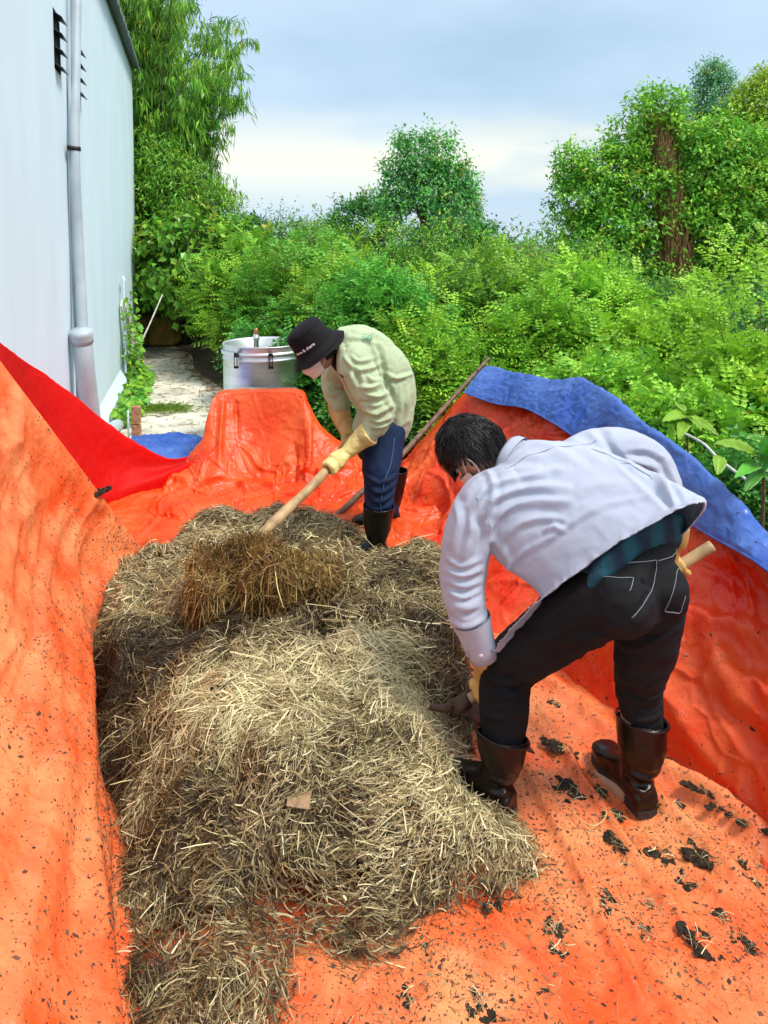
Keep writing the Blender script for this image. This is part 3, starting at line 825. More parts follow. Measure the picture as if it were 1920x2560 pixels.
# ---- hanging part on the left, its shade painted red, rim falling from the wall to the back
rim = [(-330, 560, 1.94), (-150, 730, 2.5), (0, 862, 3.28), (70, 915, 3.75), (140, 962, 4.15), (230, 1038, 4.65), (300, 1088, 4.9), (360, 1120, 5.05), (430, 1146, 5.2), (505, 1128, 5.3), (520, 1120, 5.32)]
bot = [(-330, 900, 1.9), (-150, 1010, 2.45), (0, 1060, 3.2), (70, 1120, 3.65), (140, 1180, 4.05), (230, 1238, 4.55), (285, 1236, 4.75), (340, 1212, 4.9), (410, 1185, 5.02), (490, 1150, 5.15), (515, 1135, 5.25)]
net = []
for a, b in zip(rim, bot):
    A_, B_ = P(*a), P(*b); md = (A_ + B_) / 2 + np.array([-0.02, 0.05, -0.03])
    lowp = B_.copy(); lowp[1] += 0.02; lowp[2] = max(B_[2] - 0.25, -0.01)
    if B_[2] > 0.25: lowp = B_ + np.array([-0.04, 0.03, -0.25])
    net.append([A_ + ([-0.03, 0.06, -0.03] if a[0] > 100 else [0.0, -0.02, 0.0]), A_, md, B_, lowp])
S = net_surface(net, 260, 70)
def dl(V, n, m): return (crumple(V, 0.008, 1.6, 3) + 0.012 * fbm(V * 1.2, 2)) * edge_taper(n, m, 8)
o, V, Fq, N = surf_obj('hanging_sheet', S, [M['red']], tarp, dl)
o['label'] = 'smooth part hanging along the building, its shade painted red'
# blue underside showing behind the low rim
net = []
for a, b in zip([(330, 1100, 5.75), (370, 1092, 5.85), (430, 1087, 5.9), (480, 1090, 5.85), (512, 1100, 5.7)], [(330, 1125, 5.3), (370, 1142, 5.28), (430, 1158, 5.3), (480, 1158, 5.3), (512, 1140, 5.32)]):
    A_, B_ = P(*a), P(*b)
    net.append([A_ + [0, 0.05, -0.08], A_, (A_ + B_) / 2 + [0, 0, 0.02], B_])
S = net_surface(net, 70, 50)
o, V, Fq, N = surf_obj('blue_corner', S, [M['blue']], tarp, lambda V, n, m: crumple(V, 0.035, 6.0, 8))
o['label'] = 'small blue underside patch at the back corner'

# ---- left flap: rises from the foot of the heap to the wall, its far edge a straight fold
foot = [(335, 2900), (318, 2560), (305, 2300), (285, 2100), (258, 1960), (238, 1820), (240, 1700), (250, 1560), (300, 1460), (384, 1412)]
topw = [(0.9, 0.9), (1.55, 0.95), (1.95, 1.0), (2.3, 1.05), (2.6, 1.1), (2.68, 1.13), (2.75, 1.16), (2.80, 1.18), (2.85, 1.20), (2.9, 1.22)]
net = []
crease_top = P(-60, 822, 2.93)
for k, (f_, (wy, wz)) in enumerate(zip(foot, topw)):
    A_ = G(*f_, 0.03); B_ = W(wy, wz, 0.03)
    if k == len(foot) - 1: B_ = crease_top
    A2 = A_ + np.array([0.04, 0, -0.04]); 
    sag = 0.10 if k < len(foot) - 1 else 0.0
    q1 = A_ * 0.75 + B_ * 0.25 + np.array([0.02, 0, 0.04]) * (k < 9); q2 = A_ * 0.5 + B_ * 0.5 + np.array([0, 0, -0.03]) * (k < 9); q3 = A_ * 0.25 + B_ * 0.75 - np.array([0.0, 0, 0.02]) * (k < 9)
    net.append([A2, A_, q1, q2, q3, B_])
S = net_surface(net, 420, 150)
def dfp(V, n, m):
    u = np.repeat(np.arange(n) / (n - 1), m); v = np.tile(np.arange(m) / (m - 1), n)
    q = np.stack([u * 1.5, v * 7 + 0.6 * fbm(V * 1.0, 2), 0 * u], 1)
    d = 0.022 * ridged(q, 2) + 0.012 * fbm(V * 2.2, 3) + crumple(V, 0.007, 5, 6)
    d = d + 0.035 * np.exp(-((v - 0.30 - 0.05 * np.sin(u * 4)) / 0.03) ** 2) - 0.02 * np.exp(-((v - 0.22) / 0.03) ** 2)
    return d * np.clip((1 - u) * 25, 0, 1) * np.clip(v * 14, 0, 1)
o, V, Fq, N = surf_obj('flap_sheet', S, [M['orange_dusty']], tarp, dfp); SURF['flap'] = (V, N, Fq)
o['label'] = 'pale speckled flap rising to the left wall'
for c_ in (3, ):
    e_ = V.reshape(420, 150, 3)[:-8:4, c_]; obj('hem', *tube(e_ + [0, 0, .003], .004, m=6, smoothpath=False), M['orange_dusty'], tarp)
# ================================================================== COMPOST HEAP
outl = [(330, 2900), (322, 2560), (318, 2420), (300, 2250), (282, 2090), (245, 1960), (205, 1850), (190, 1790), (215, 1690), (222, 1560), (250, 1500), (330, 1455), (400, 1405), (470, 1365), (540, 1340),
        (700, 1325), (860, 1330), (900, 1345), (960, 1400), (1090, 1405), (1130, 1440), (1150, 1500), (1180, 1600), (1170, 1720), (1150, 1860), (1140, 1950), (1175, 2050), (1260, 2115), (1340, 2165), (1375, 2205), (1300, 2240), (1170, 2275),
        (1080, 2310), (1010, 2360), (960, 2420), (880, 2440), (840, 2420), (760, 2410), (700, 2410), (700, 2470), (720, 2600), (680, 2900)]
OUT = np.array([G(*p)[:2] for p in outl])
hp = [(650, 1345, .14), (500, 1400, .12), (850, 1350, .07), (940, 1385, .035), (985, 1395, .04), (900, 1405, .05), (940, 1440, .07), (1050, 1440, .10), (420, 1450, .12), (300, 1520, .15), (300, 1620, .22), (480, 1570, .12), (600, 1540, .07), (700, 1500, .09), (760, 1550, .08), (900, 1510, .15), (1080, 1540, .17), (850, 1600, .22),
      (380, 1700, .18), (560, 1680, .24), (720, 1660, .25), (900, 1650, .27), (1020, 1680, .26), (1090, 1750, .16), (1000, 1850, .25), (850, 1780, .28), (700, 1760, .26), (560, 1780, .27), (420, 1850, .24), (280, 1850, .17),
      (330, 1980, .19), (500, 1950, .26), (700, 1950, .26), (900, 1980, .26), (1080, 1980, .26), (1150, 2020, .14), (700, 2060, .24), (500, 2080, .17), (350, 2160, .08), (450, 2260, .05), (650, 2200, .10), (850, 2160, .19), (1020, 2130, .22),
      (1150, 2150, .19), (1270, 2160, .14), (850, 2280, .06), (1000, 2250, .08), (600, 2330, .035), (400, 2400, .025), (800, 2370, .025), (350, 2540, .015), (600, 2500, .015)]
HP = []
for (a, b, h) in hp:
    q = G(a, b, h); HP.append((q[0], q[1], h))
HP = np.array(HP)
def poly_dist(x, y, poly):
    P0 = poly; P1 = np.roll(poly, -1, 0)
    d = np.full(len(x), 1e9); ins = np.zeros(len(x), bool)
    for a, b in zip(P0, P1):
        e = b - a; L = (e @ e) + 1e-12
        t = np.clip(((x - a[0]) * e[0] + (y - a[1]) * e[1]) / L, 0, 1)
        d = np.minimum(d, np.hypot(x - a[0] - t * e[0], y - a[1] - t * e[1]))
        c = ((a[1] > y) != (b[1] > y)) & (x < (b[0] - a[0]) * (y - a[1]) / (b[1] - a[1] + 1e-12) + a[0])
        ins ^= c
    return np.where(ins, d, -d)
def pile_h(x, y):
    d = poly_dist(x, y, OUT)
    p = np.stack([x, y, 0 * x], 1)
    d = d + 0.05 * perlin(p * 4.5) + 0.02 * perlin(p * 14)
    w = np.zeros(len(x)); s = np.zeros(len(x))
    for (a, b, h) in HP:
        k = 1 / (0.004 + (x - a) ** 2 + (y - b) ** 2) ** 1.6
        w += k; s += k * h
    h = s / w
    e = np.clip(d / np.where(y < 2.5, 0.30, 0.17), 0, 1); e = e * (2 - e)
    h = h * e
    h = h + e * (0.05 * fbm(p * 4.6 + 3, 3) + 0.040 * fbm(p * 10, 2) + 0.050 * ridged(p * 3.1 + 9, 2) - 0.022)
    h = np.where(d <= -0.01, -0.03, np.maximum(h, 0.008))
    return h, d
xs = np.arange(-1.45, 0.75, 0.012); ysp = np.arange(1.35, 4.75, 0.012)
XX, YY = np.meshgrid(xs, ysp)
HH, DD = pile_h(XX.ravel(), YY.ravel())
base_f = floor_h(XX.ravel(), YY.ravel())
V = np.stack([XX.ravel(), YY.ravel(), HH + base_f * (HH > 0) ], 1)
V[:, 2] += 0.008 * fbm(V * 40, 2) * (HH > 0)
thinn = np.clip((1.98 - V[:, 1]) / 0.30, 0, 1); CK = DD - thinn * (0.10 + 0.35 * perlin(np.stack([V[:, 0] * 5, V[:, 1] * 5, 0 * V[:, 0]], 1))) - thinn * .05
Fq = grid_faces(len(ysp), len(xs)); Fq = Fq[(CK[Fq] > -0.02).all(1)]
M['compost'] = mat('dark_compost', (0.085, 0.060, 0.030), 0.95, color2=(0.030, 0.018, 0.010), vscale=30, bump=1.0, bscale=90, bdist=0.01)
heap = thing('compost_heap', (-0.3, 3, 0), 'large loose heap of straw and dark compost in the middle of the orange sheet', 'compost heap')
o = obj('compost_core', V, Fq, M['compost'], heap); o['kind'] = 'stuff'
GZ = V[:, 2].reshape(XX.shape); GN = vnormals(V, grid_faces(len(ysp), len(xs))).reshape(XX.shape + (3,))
if GN[..., 2].mean() < 0: GN = -GN
def pile_at(x, y):
    i = np.clip(((y - ysp[0]) / 0.012).astype(int), 0, len(ysp) - 1); j = np.clip(((x - xs[0]) / 0.012).astype(int), 0, len(xs) - 1)
    return GZ[i, j], GN[i, j], DD.reshape(XX.shape)[i, j]

def strands(P0, D, N, L, Wd, bend, tint, seg=3, droop=None):
    """ribbons with a shallow V section are too many triangles; each strand is a bent strip"""
    n = len(P0); t = np.linspace(0, 1, seg + 1)
    side = np.cross(D, N); side /= np.maximum(np.linalg.norm(side, axis=1), 1e-9)[:, None]
    ctr = P0[:, None] + D[:, None] * (L[:, None, None] * (t[None, :, None] - 0.5))
    ctr = ctr + side[:, None] * (bend[:, None] * (t[None] - 0.5) ** 2 * 4)[..., None] * L[:, None, None]
    ctr = ctr - N[:, None] * (0.35 * np.abs(bend)[:, None] * (t[None] - 0.5) ** 2 * 4)[..., None] * L[:, None, None]
    if droop is not None: ctr[..., 2] -= droop[:, None] * t[None] ** 2
    roll = rng.uniform(-0.7, 0.7, n)
    sv = side * np.cos(roll)[:, None] + N * np.sin(roll)[:, None]
    wt = Wd[:, None] * np.where((t == 1)[None], 0.5, 1.0)
    A_ = ctr - sv[:, None] * wt[..., None] / 2; B_ = ctr + sv[:, None] * wt[..., None] / 2
    V = np.stack([A_, B_], 2).reshape(-1, 3)
    k = np.arange(n)[:, None] * (2 * (seg + 1)) + np.arange(seg)[None] * 2
    Fq = np.stack([k, k + 1, k + 3, k + 2], -1).reshape(-1, 4)
    T = np.repeat(tint, 2 * (seg + 1), 0)
    return V, Fq, T
def straw_cols(n, pale):
    """pale 0..1 per strand: from wet brown to dry straw"""
    c0 = np.array([0.045, 0.028, 0.012]); c1 = np.array([0.32, 0.235, 0.10]); c2 = np.array([0.80, 0.71, 0.42]); c3 = np.array([0.55, 0.50, 0.20])
    r = rng.random(n)[:, None]; p = pale[:, None]
    c = np.where(p < 0.5, c0 + (c1 - c0) * p * 2, c1 + (c2 - c1) * (p - 0.5) * 2)
    c = np.where(r < 0.12, c * 0.4 + c3 * p * 0.6, c)
    return c * rng.uniform(0.75, 1.2, (n, 1))
M['straw'] = mat('straw', (0.8, 0.8, 0.8), 0.55, tint=True, spec=0.35, transl=0.12)
NS = 195000
# more strands where the heap is nearer to the eye
px_s = []
X = rng.uniform(-1.4, 0.72, NS * 4); Y = 1.4 + (4.7 - 1.4) * rng.random(NS * 4) ** 1.25
z, nn, d = pile_at(X, Y)
ok = d > rng.uniform(-0.035, 0.03, len(d))
# the sheet shows through the thin front of the heap
thin = np.clip((1.95 - Y) / 0.25, 0, 1) * (0.35 + 0.65 * perlin(np.stack([X * 6, Y * 6, 0 * X], 1)))
ok &= rng.random(len(d)) > thin
X, Y, z, nn, d = X[ok][:NS], Y[ok][:NS], z[ok][:NS], nn[ok][:NS], d[ok][:NS]
NS = len(X)
p3 = np.stack([X, Y, 0 * X], 1)
flow = 2.6 * fbm(p3 * 1.6 + 2, 2) + 0.4
ang = flow * 2.0 + rng.normal(0, 0.65, NS)
D = np.stack([np.cos(ang), np.sin(ang), rng.normal(0.0, 0.34, NS)], 1)
D -= nn * (D * nn).sum(1)[:, None] * 0.75
D /= np.linalg.norm(D, axis=1)[:, None]
moist_and_shade = fbm(p3 * 2.0 + 21, 3) * 0.55 + 0.25 * perlin(p3 * 9)
# bare wet compost, plus painted shade under the load, read from the photograph
for (a, b, r, k) in [(760, 1545, .17, .9), (600, 1560, .16, .9), (380, 1660, 0.25, .9), (320, 1700, 0.22, 0.5), (560, 1650, 0.24, 0.45), (1020, 1440, 0.30, 0.45), (1130, 1640, 0.2, 0.9), (1180, 1760, 0.15, 0.9), (850, 1560, 0.3, 0.2), (620, 1560, .25, .4), (1000, 1960, .10, .5), (500, 2040, .13, .5), (900, 1880, .1, .4), (760, 1700, .1, .4), (1250, 2200, .13, 1.0), (1100, 2260, .16, .9), (820, 2300, .25, .35), (420, 2330, .4, .3), (820, 2080, .1, .3), (1060, 1290, .3, .3), (270, 1880, .12, .8), (640, 2170, .12, .3), (1370, 2190, .08, 1.0)]:
    q = G(a, b, 0.15); moist_and_shade -= 1.5 * k * np.exp(-((X - q[0]) ** 2 + (Y - q[1]) ** 2) / r ** 2)
for (a, b, r, k) in [(900, 1640, 0.22, .9), (1000, 1750, .22, 1.), (700, 1730, .2, .9), (480, 1800, .22, .4), (1000, 2150, .2, .7), (1200, 2120, .18, .6), (700, 2000, .3, .4), (350, 1480, .25, .5), (650, 1350, .3, .5)]:
    q = G(a, b, 0.25); moist_and_shade += 0.8 * k * np.exp(-((X - q[0]) ** 2 + (Y - q[1]) ** 2) / r ** 2)
pale = np.clip(0.50 + moist_and_shade * 0.60 + rng.normal(0, 0.33, NS), 0, 1)
lift = rng.random(NS) ** 2 * 0.034 + 0.002
L = rng.lognormal(-2.95, .45, NS).clip(.02, .2) * np.where(rng.random(NS) < 0.08, 1.8, 1) * np.where(Y < 2.05, 0.6, 1)
Wd = rng.lognormal(-6.28, .40, NS).clip(.001, .006) * (0.55 + 0.25 * Y)
keep = rng.random(NS) < np.clip(0.6 + 0.8 * (pale), 0.25, 1)
P0 = np.stack([X, Y, z], 1) + nn * lift[:, None]
sl = keep
V, Fq, T = strands(P0[sl], D[sl], nn[sl], L[sl], Wd[sl], rng.normal(0, 0.10, NS)[sl], straw_cols(NS, pale)[sl])
V[:, 2] = np.maximum(V[:, 2], 0.004 + 0.0 * V[:, 2])
o = obj('loose_straw', V, Fq, M['straw'], heap, smooth=False, tint=T); o['kind'] = 'stuff'
# long dry stalks on top, a part of their own
n = 90
X2 = rng.uniform(-1.3, 0.65, n * 6); Y2 = rng.uniform(1.7, 3.9, n * 6); z2, n2_, d2_ = pile_at(X2, Y2)
k = np.where(d2_ > 0.04)[0][:n * 5]
ang = rng.uniform(0, 6.28, len(k)); D2 = np.stack([np.cos(ang), np.sin(ang), rng.normal(0.05, 0.2, len(k))], 1); D2 /= np.linalg.norm(D2, axis=1)[:, None]
V, Fq, T = strands(np.stack([X2[k], Y2[k], z2[k]], 1) + n2_[k] * 0.022, D2, n2_[k], rng.uniform(0.07, 0.16, len(k)), rng.uniform(0.0020, 0.0034, len(k)), rng.normal(0, 0.10, len(k)), straw_cols(len(k), np.clip(rng.normal(.95, .1, len(k)), 0, 1)), seg=4)
o = obj('long_stalks', V, Fq, M['straw'], heap, smooth=False, tint=T); o['kind'] = 'stuff'
# a brown dry leaf lying on top
def flat_leaf(c, r, ang, z=0.0, n=14, lob=0.0, cup=0.006):
    a = np.linspace(0, 2 * np.pi, n, endpoint=False)
    rr = r * (1 + lob * np.cos(5 * a) + 0.12 * rng.normal(size=n))
    R0 = np.stack([rr * np.cos(a), 0.62 * rr * np.sin(a), cup * np.cos(2 * a) + rng.normal(0, cup * 0.4, n)], 1)
    R1 = R0 * 0.5; R1[:, 2] += 0.4 * cup
    V = np.vstack([R0, R1, [[0, 0, 0.2 * cup]]]); ca, sa = math.cos(ang), math.sin(ang)
    V = V @ np.array([[ca, sa, 0], [-sa, ca, 0], [0, 0, 1]])
    i = np.arange(n); j = (i + 1) % n
    return V + c, [np.stack([i, j, n + j, n + i], 1), np.stack([n + i, n + j, np.full(n, 2 * n)], 1)]
M['dead_leaf'] = mat('dead_leaf', (0.30, 0.19, 0.10), 0.8, var=0.4, vscale=60)
q = G(748, 1935, 0.31); zq, _, _ = pile_at(np.array([q[0]]), np.array([q[1]]))
V, Fq = flat_leaf(np.array([q[0], q[1], zq[0] + 0.032]), 0.045, 0.5, lob=0.15, cup=0.012)
o = obj('dry_leaf', V, Fq, M['dead_leaf']); tag(o, 'curled brown dry leaf lying on the straw near the middle of the heap', 'leaf')

# ================================================================== DEBRIS ON THE SHEET
M['muck'] = mat('wet_muck', (0.040, 0.026, 0.014), 0.8, color2=(0.012, 0.008, 0.005), vscale=50, spec=0.25, bump=1.0, bscale=140, bdist=0.006)
M['crumb'] = mat('dark_crumbs', (0.5, 0.5, 0.5), 0.8, tint=True)
def crumbs(Pc, Nc, size, tint):
    """small irregular pyramids lying on a surface"""
    n = len(Pc)
    a0 = rng.uniform(0, 6.28, n)
    ref = np.where(np.abs(Nc[:, :1]) < 0.9, np.array([[1., 0, 0]]), np.array([[0, 1., 0]]))
    S_ = np.cross(Nc, ref); S_ /= np.linalg.norm(S_, axis=1)[:, None]; T_ = np.cross(Nc, S_)
    ax = S_ * np.cos(a0)[:, None] + T_ * np.sin(a0)[:, None]; ay = np.cross(Nc, ax)
    st = rng.uniform(0.12, 0.8, n)
    c = []
    for k in range(4):
        aa = k * np.pi / 2 + rng.normal(0, 0.3, n); rr = size * rng.uniform(0.6, 1.2, n)
        c.append(Pc + ax * (np.cos(aa) * rr)[:, None] + ay * (np.sin(aa) * rr * st)[:, None] + Nc * 0.0008)
    c.append(Pc + Nc * (size * rng.uniform(0.15, 0.5, n))[:, None] + ax * (size * rng.normal(0, .2, n))[:, None])
    V = np.stack(c, 1).reshape(-1, 3)
    b = np.arange(n)[:, None, None] * 5
    F_ = (b + np.array([[0, 1, 4], [1, 2, 4], [2, 3, 4], [3, 0, 4]])[None]).reshape(-1, 3)
    return V, F_, np.repeat(tint, 5, 0)
def dark_t(n): return np.array([[0.055, 0.030, 0.018]]) * rng.uniform(0.4, 2.0, (n, 1)) + rng.random((n, 1)) ** 6 * np.array([[0.2, 0.12, 0.04]])
# on the left flap
V_, N_, _ = SURF['flap']
nu, nv = 420, 150
u = rng.integers(0, nu, 60000); v = np.clip((rng.beta(1.5, 3.0, 60000) * nv).astype(int), 3, nv - 1)
idx = u * nv + v
dens = 0.25 + 0.9 * np.exp(-((v / nv - 0.26) / 0.10) ** 2) + 0.35 * perlin(V_[idx] * 5)
dens *= np.where(v / nv < 0.07, 0.3, 1)
sel = idx[rng.random(60000) < dens * 0.6][:30000]
size = rng.lognormal(-5.85, 0.55, len(sel)); size = np.clip(size, 0.001, 0.010)
jit = rng.normal(0, 0.004, (len(sel), 3))
V, F3, T = crumbs(V_[sel] + jit - N_[sel] * (jit * N_[sel]).sum(1)[:, None], N_[sel], size, dark_t(len(sel)))
o = obj('compost_crumbs', V, F3, M['crumb'], smooth=False, tint=T); tag(o, 'dark crumbs of compost strewn over the pale left flap', 'crumbs', kind='stuff')
# on the floor at the lower right and thin straw bits
n = 44000
X = rng.uniform(-0.7, 1.35, n); Y = 1.3 + 2.6 * rng.random(n) ** 1.3
toe = 1.55 - 0.235 * Y * 1.0
d = poly_dist(X, Y, OUT)
dens = 0.35 + 0.5 * perlin(np.stack([X * 3.2 + Y * 1.5, Y * 2.0, 0 * X], 1)) + 0.5 * np.exp(-np.abs(d) / 0.12)
ok = (d < 0.02) & (rng.random(n) < dens) & (X > -0.6)
X, Y = X[ok], Y[ok]
for (a, b, r, *_) in [(1245, 1795, 46), (1425, 2000, 55), (1405, 1900, 40), (1550, 2130, 42), (1660, 2150, 42), (1760, 2165, 62), (1500, 2270, 48), (1600, 2345, 40), (1745, 2375, 50), (1860, 2370, 46), (1385, 2345, 40), (1185, 2530, 44), (1300, 2195, 46), (1850, 2100, 46), (1850, 2210, 40), (1025, 2510, 40)]:
    q = G(a, b); s_ = r / F * math.hypot(q[1], CAMZ) * 1.1
    X = np.concatenate([X, q[0] + rng.normal(0, s_, 170)]); Y = np.concatenate([Y, q[1] + rng.normal(0, s_, 170)])
Pc = np.stack([X, Y, floor_h(X, Y)], 1)
size = np.clip(rng.lognormal(-5.8, 0.55, len(X)), 0.001, 0.010)
V, F3, T = crumbs(Pc, np.tile([[0, 0, 1.0]], (len(X), 1)), size, dark_t(len(X)))
# thin bits of straw among them
m_ = 5200
k = rng.integers(0, len(X), m_)
ang = rng.normal(-0.8, 0.9, m_); D2 = np.stack([np.cos(ang), np.sin(ang), 0 * ang], 1)
V2, F2, T2 = strands(Pc[k] + rng.normal(0, 0.02, (m_, 3)) * [1, 1, 0] + [0, 0, 0.004], D2, np.tile([[0, 0, 1.0]], (m_, 1)), rng.uniform(0.006, 0.03, m_), rng.uniform(0.0006, 0.0016, m_), rng.normal(0, 0.15, m_), straw_cols(m_, np.clip(rng.random(m_) * 0.75, 0, 1)) * 0.8, seg=2)
o = obj('compost_crumbs', np.vstack([V, V2]), [F3, F2 + len(V)], M['crumb'], smooth=False, tint=np.vstack([T, T2])); tag(o, 'dark crumbs and chaff strewn over the orange floor sheet in front', 'crumbs', kind='stuff')
# on the slopes at the back and right
for key, cnt, lab in (('right', 900, 'sparse dark crumbs on the right orange slope'), ('back', 380, 'few dark crumbs on the orange sheet before the tank'), ('blue', 90, 'tiny dark specks on the blue turned edge')):
    V_, N_, _ = SURF[key]
    sel = rng.integers(0, len(V_), cnt * 3); sel = sel[rng.random(cnt * 3) < 0.33 + 0.4 * perlin(V_[sel] * 3)]
    V, F3, T = crumbs(V_[sel], N_[sel], np.clip(rng.lognormal(-5.6, 0.5, len(sel)), 0.0015, 0.012), dark_t(len(sel)))
    o = obj('compost_crumbs', V, F3, M['crumb'], smooth=False, tint=T); tag(o, lab, 'crumbs', kind='stuff')

# clumps of wet muck one could pick up
def clump(c, r, asp=1.0, ang=0.0, flat=0.3, seed=0):
    g = np.random.default_rng(seed)
    mb = MB()
    k = int(18 + 14 * g.random())
    ca, sa = math.cos(ang), math.sin(ang)
    V_all, F_all, off = [], [], 0
    for i in range(k):
        a = g.uniform(0, 6.28); q = r * math.sqrt(g.random()) * 0.9
        dx, dy = q * math.cos(a) * asp, q * math.sin(a) / max(asp, 1) ** 0.5
        rr = r * g.uniform(0.13, 0.38)
        th = np.linspace(0, np.pi, 5)[1:-1]; ph = np.linspace(0, 2 * np.pi, 8, endpoint=False)
        TH_, PH = np.meshgrid(th, ph, indexing='ij')
        pts = np.stack([np.sin(TH_) * np.cos(PH), np.sin(TH_) * np.sin(PH), np.cos(TH_)], -1).reshape(-1, 3)
        pts = np.vstack([pts, [0, 0, 1], [0, 0, -1]])
        pts = pts * rr * (1 + g.normal(0, 0.28, (len(pts), 1))) * [1.1, 0.9, flat * 1.5]
        x = dx + pts[:, 0]; y = dy + pts[:, 1]
        W_ = np.stack([x * ca - y * sa + c[0], x * sa + y * ca + c[1], pts[:, 2] + c[2] + rr * flat * 0.8], 1)
        nn_ = 8; q_ = []
        for rr_i in range(2):
            for j in range(nn_): q_.append([rr_i * nn_ + j, (rr_i + 1) * nn_ + j, (rr_i + 1) * nn_ + (j + 1) % nn_, rr_i * nn_ + (j + 1) % nn_])
        t_ = [[24, j, (j + 1) % nn_] for j in range(nn_)] + [[25, 16 + (j + 1) % nn_, 16 + j] for j in range(nn_)]
        mb.add(W_, [np.array(q_), np.array(t_)])
    return mb
CL = [  # px, py, half-size in pixels, aspect, angle, label
 (1470, 1940, 0, 0, 0, None),
 (1245, 1795, 46, 1.6, -0.5, 'dark clump of muck nearest the red fold between the two boots'),
 (1395, 1775, 24, 1.8, -.4, 'small dark clump beside the red fold between the boots'),
 (1425, 2000, 55, 1.7, -0.9, 'wet dark clump mixed with straw left of the rear boot'),
 (1495, 2010, 30, 1.1, -.3, 'dark clump just left of the heel of the rear boot'),
 (1405, 1900, 40, 2.6, -0.7, 'long dark smear of muck between the two boots'),
 (1535, 2070, 28, 1.5, -.5, 'olive dark clump below the heel of the rear boot'),
 (1550, 2130, 42, 1.9, -1.0, 'dark clump under the curled straw stalk'),
 (1560, 2165, 25, 1.9, -1.3, 'small clump hanging below the curled straw stalk'),
 (1660, 2150, 42, 1.9, -0.3, 'flat dark clump left of the largest muck patch'),
 (1760, 2165, 62, 1.3, -0.2, 'largest wet dark patch of muck on the lower right sheet'),
 (1725, 2215, 40, 1.2, -1.0, 'dark patch just under the largest muck patch'),
 (1845, 2185, 26, 1.6, 0.1, 'small dark clump right of the largest muck patch'),
 (1880, 2240, 26, 1.3, 0.5, 'dark crumb heap close to the right frame edge'),
 (1500, 2270, 48, 1.8, -0.6, 'muck clump with dry stalks below the tip of the heap'),
 (1625, 2270, 30, 1.5, -0.2, 'lone dark clump below the flat clump'),
 (1600, 2345, 40, 1.0, -1.1, 'dark round clump with a bright wet spot'),
 (1800, 2310, 36, 1.1, 0.0, 'rounded dark clump at the right under the muck patch'),
 (1745, 2375, 50, 2.0, -1.0, 'long dark clump slanting down at the lower right'),
 (1860, 2370, 46, 1.7, -0.5, 'dark clump with a pale chip at the lower right edge'),
 (1385, 2345, 40, 1.2, -1.0, 'wet black clump with dry straw below the heap tip'),
 (1400, 2395, 34, 1.1, -1.2, 'straw flecked clump right under the wet black clump'),
 (1232, 2298, 26, 1.7, 0.0, 'flat olive leaf clump under the front of the heap'),
 (1068, 2395, 24, 1.0, 0.7, 'round grey leaf clump at the front edge of the heap'),
 (1025, 2510, 36, 1.3, 0.2, 'black clump at the very bottom centre'),
 (1185, 2530, 44, 2.2, -0.9, 'long black twig clump at the bottom centre'),
 (1380, 2495, 30, 2.6, 0.3, 'thin black strip of muck at the bottom right of centre'),
 (1690, 2040, 22, 1.4, -0.6, 'small clump right of the rear boot heel'),
 (1770, 2040, 42, 3.0, -0.6, 'long dark clump in the right hand fold, upper one'),
 (1850, 2100, 46, 3.2, -0.6, 'long dark clump in the right hand fold, lower one'),
 (1650, 1935, 30, 3.2, -0.7, 'thin dark strip right of the rear boot'),
 (1480, 1960, 22, 1.5, -0.6, 'small dark clump between the boots, midway'),
 (1300, 2195, 46, 1.8, 0.2, 'dark wet clump under the pointed tip of the heap'),
 (410, 1425, 20, 1.6, 0.2, 'dark clump on the orange sheet behind the heap on the left'),
 (200, 1215, 0, 0, 0, None)]
cn = 0
for i, (a, b, r, asp, ang, lab) in enumerate(CL):
    if not lab: continue
    q = G(a, b); z = floor_z(q[0], q[1]); q[2] = z - 0.004
    rad = r / F * math.hypot(q[1], CAMZ) * 0.62
    mb = clump(q, rad, max(1, asp * 0.8), ang, 0.22, 100 + i)
    V, Fs = mb.data()
    V[:, 2] = np.maximum(V[:, 2], z - 0.006)
    t_ = mb.build('muck_clump', M['muck'], smooth=False)
    ns = 12; aa = rng.uniform(0, 6.28, ns); rr = rad * 0.8 * np.sqrt(rng.random(ns))
    PP = np.stack([q[0] + rr * np.cos(aa), q[1] + rr * np.sin(aa), np.full(ns, q[2] + rad * 0.25)], 1)
    ang2 = rng.uniform(0, 6.28, ns); D2 = np.stack([np.cos(ang2), np.sin(ang2), rng.normal(0, .2, ns)], 1)
    V2, F2, T2 = strands(PP, D2, np.tile([[0, 0, 1.0]], (ns, 1)), rng.uniform(0.012, 0.05, ns), rng.uniform(0.0012, 0.0025, ns), rng.normal(0, .2, ns), straw_cols(ns, rng.random(ns)))
    obj('straw_bits', V2, F2, M['straw'], t_, smooth=False, tint=T2)
    tag(t_, lab, 'clump', 'clumps of muck lying on the sheet')
# clump stuck on the fold of the left flap
V_, N_, _ = SURF['flap']
q = V_[np.argmin(np.linalg.norm(V_ - P(205, 1215, 3.55), axis=1))]
mb = clump(q + [0.0, 0, 0.0], 0.045, 1.6, 1.0, 0.4, 77); o = mb.build('muck_clump', M['muck'], smooth=False)
tag(o, 'dark clump stuck near the straight upper fold of the left flap', 'clump', 'clumps of muck lying on the sheet')
# curled straw stalk
q = [G(*p) + [0, 0, 0.02 + floor_z(*G(*p)[:2])] for p in [(1430, 2060), (1450, 2085), (1480, 2100), (1505, 2090), (1515, 2075), (1500, 2060)]]
o = MB().add(*tube(q, [0.002, 0.002, 0.0022, 0.002, 0.0018, 0.001], n=24, m=5)).build('straw_stalk', mat('pale_stalk', (0.62, 0.42, 0.16), 0.6)); tag(o, 'single curled pale straw stalk lying below the boots', 'stalk')
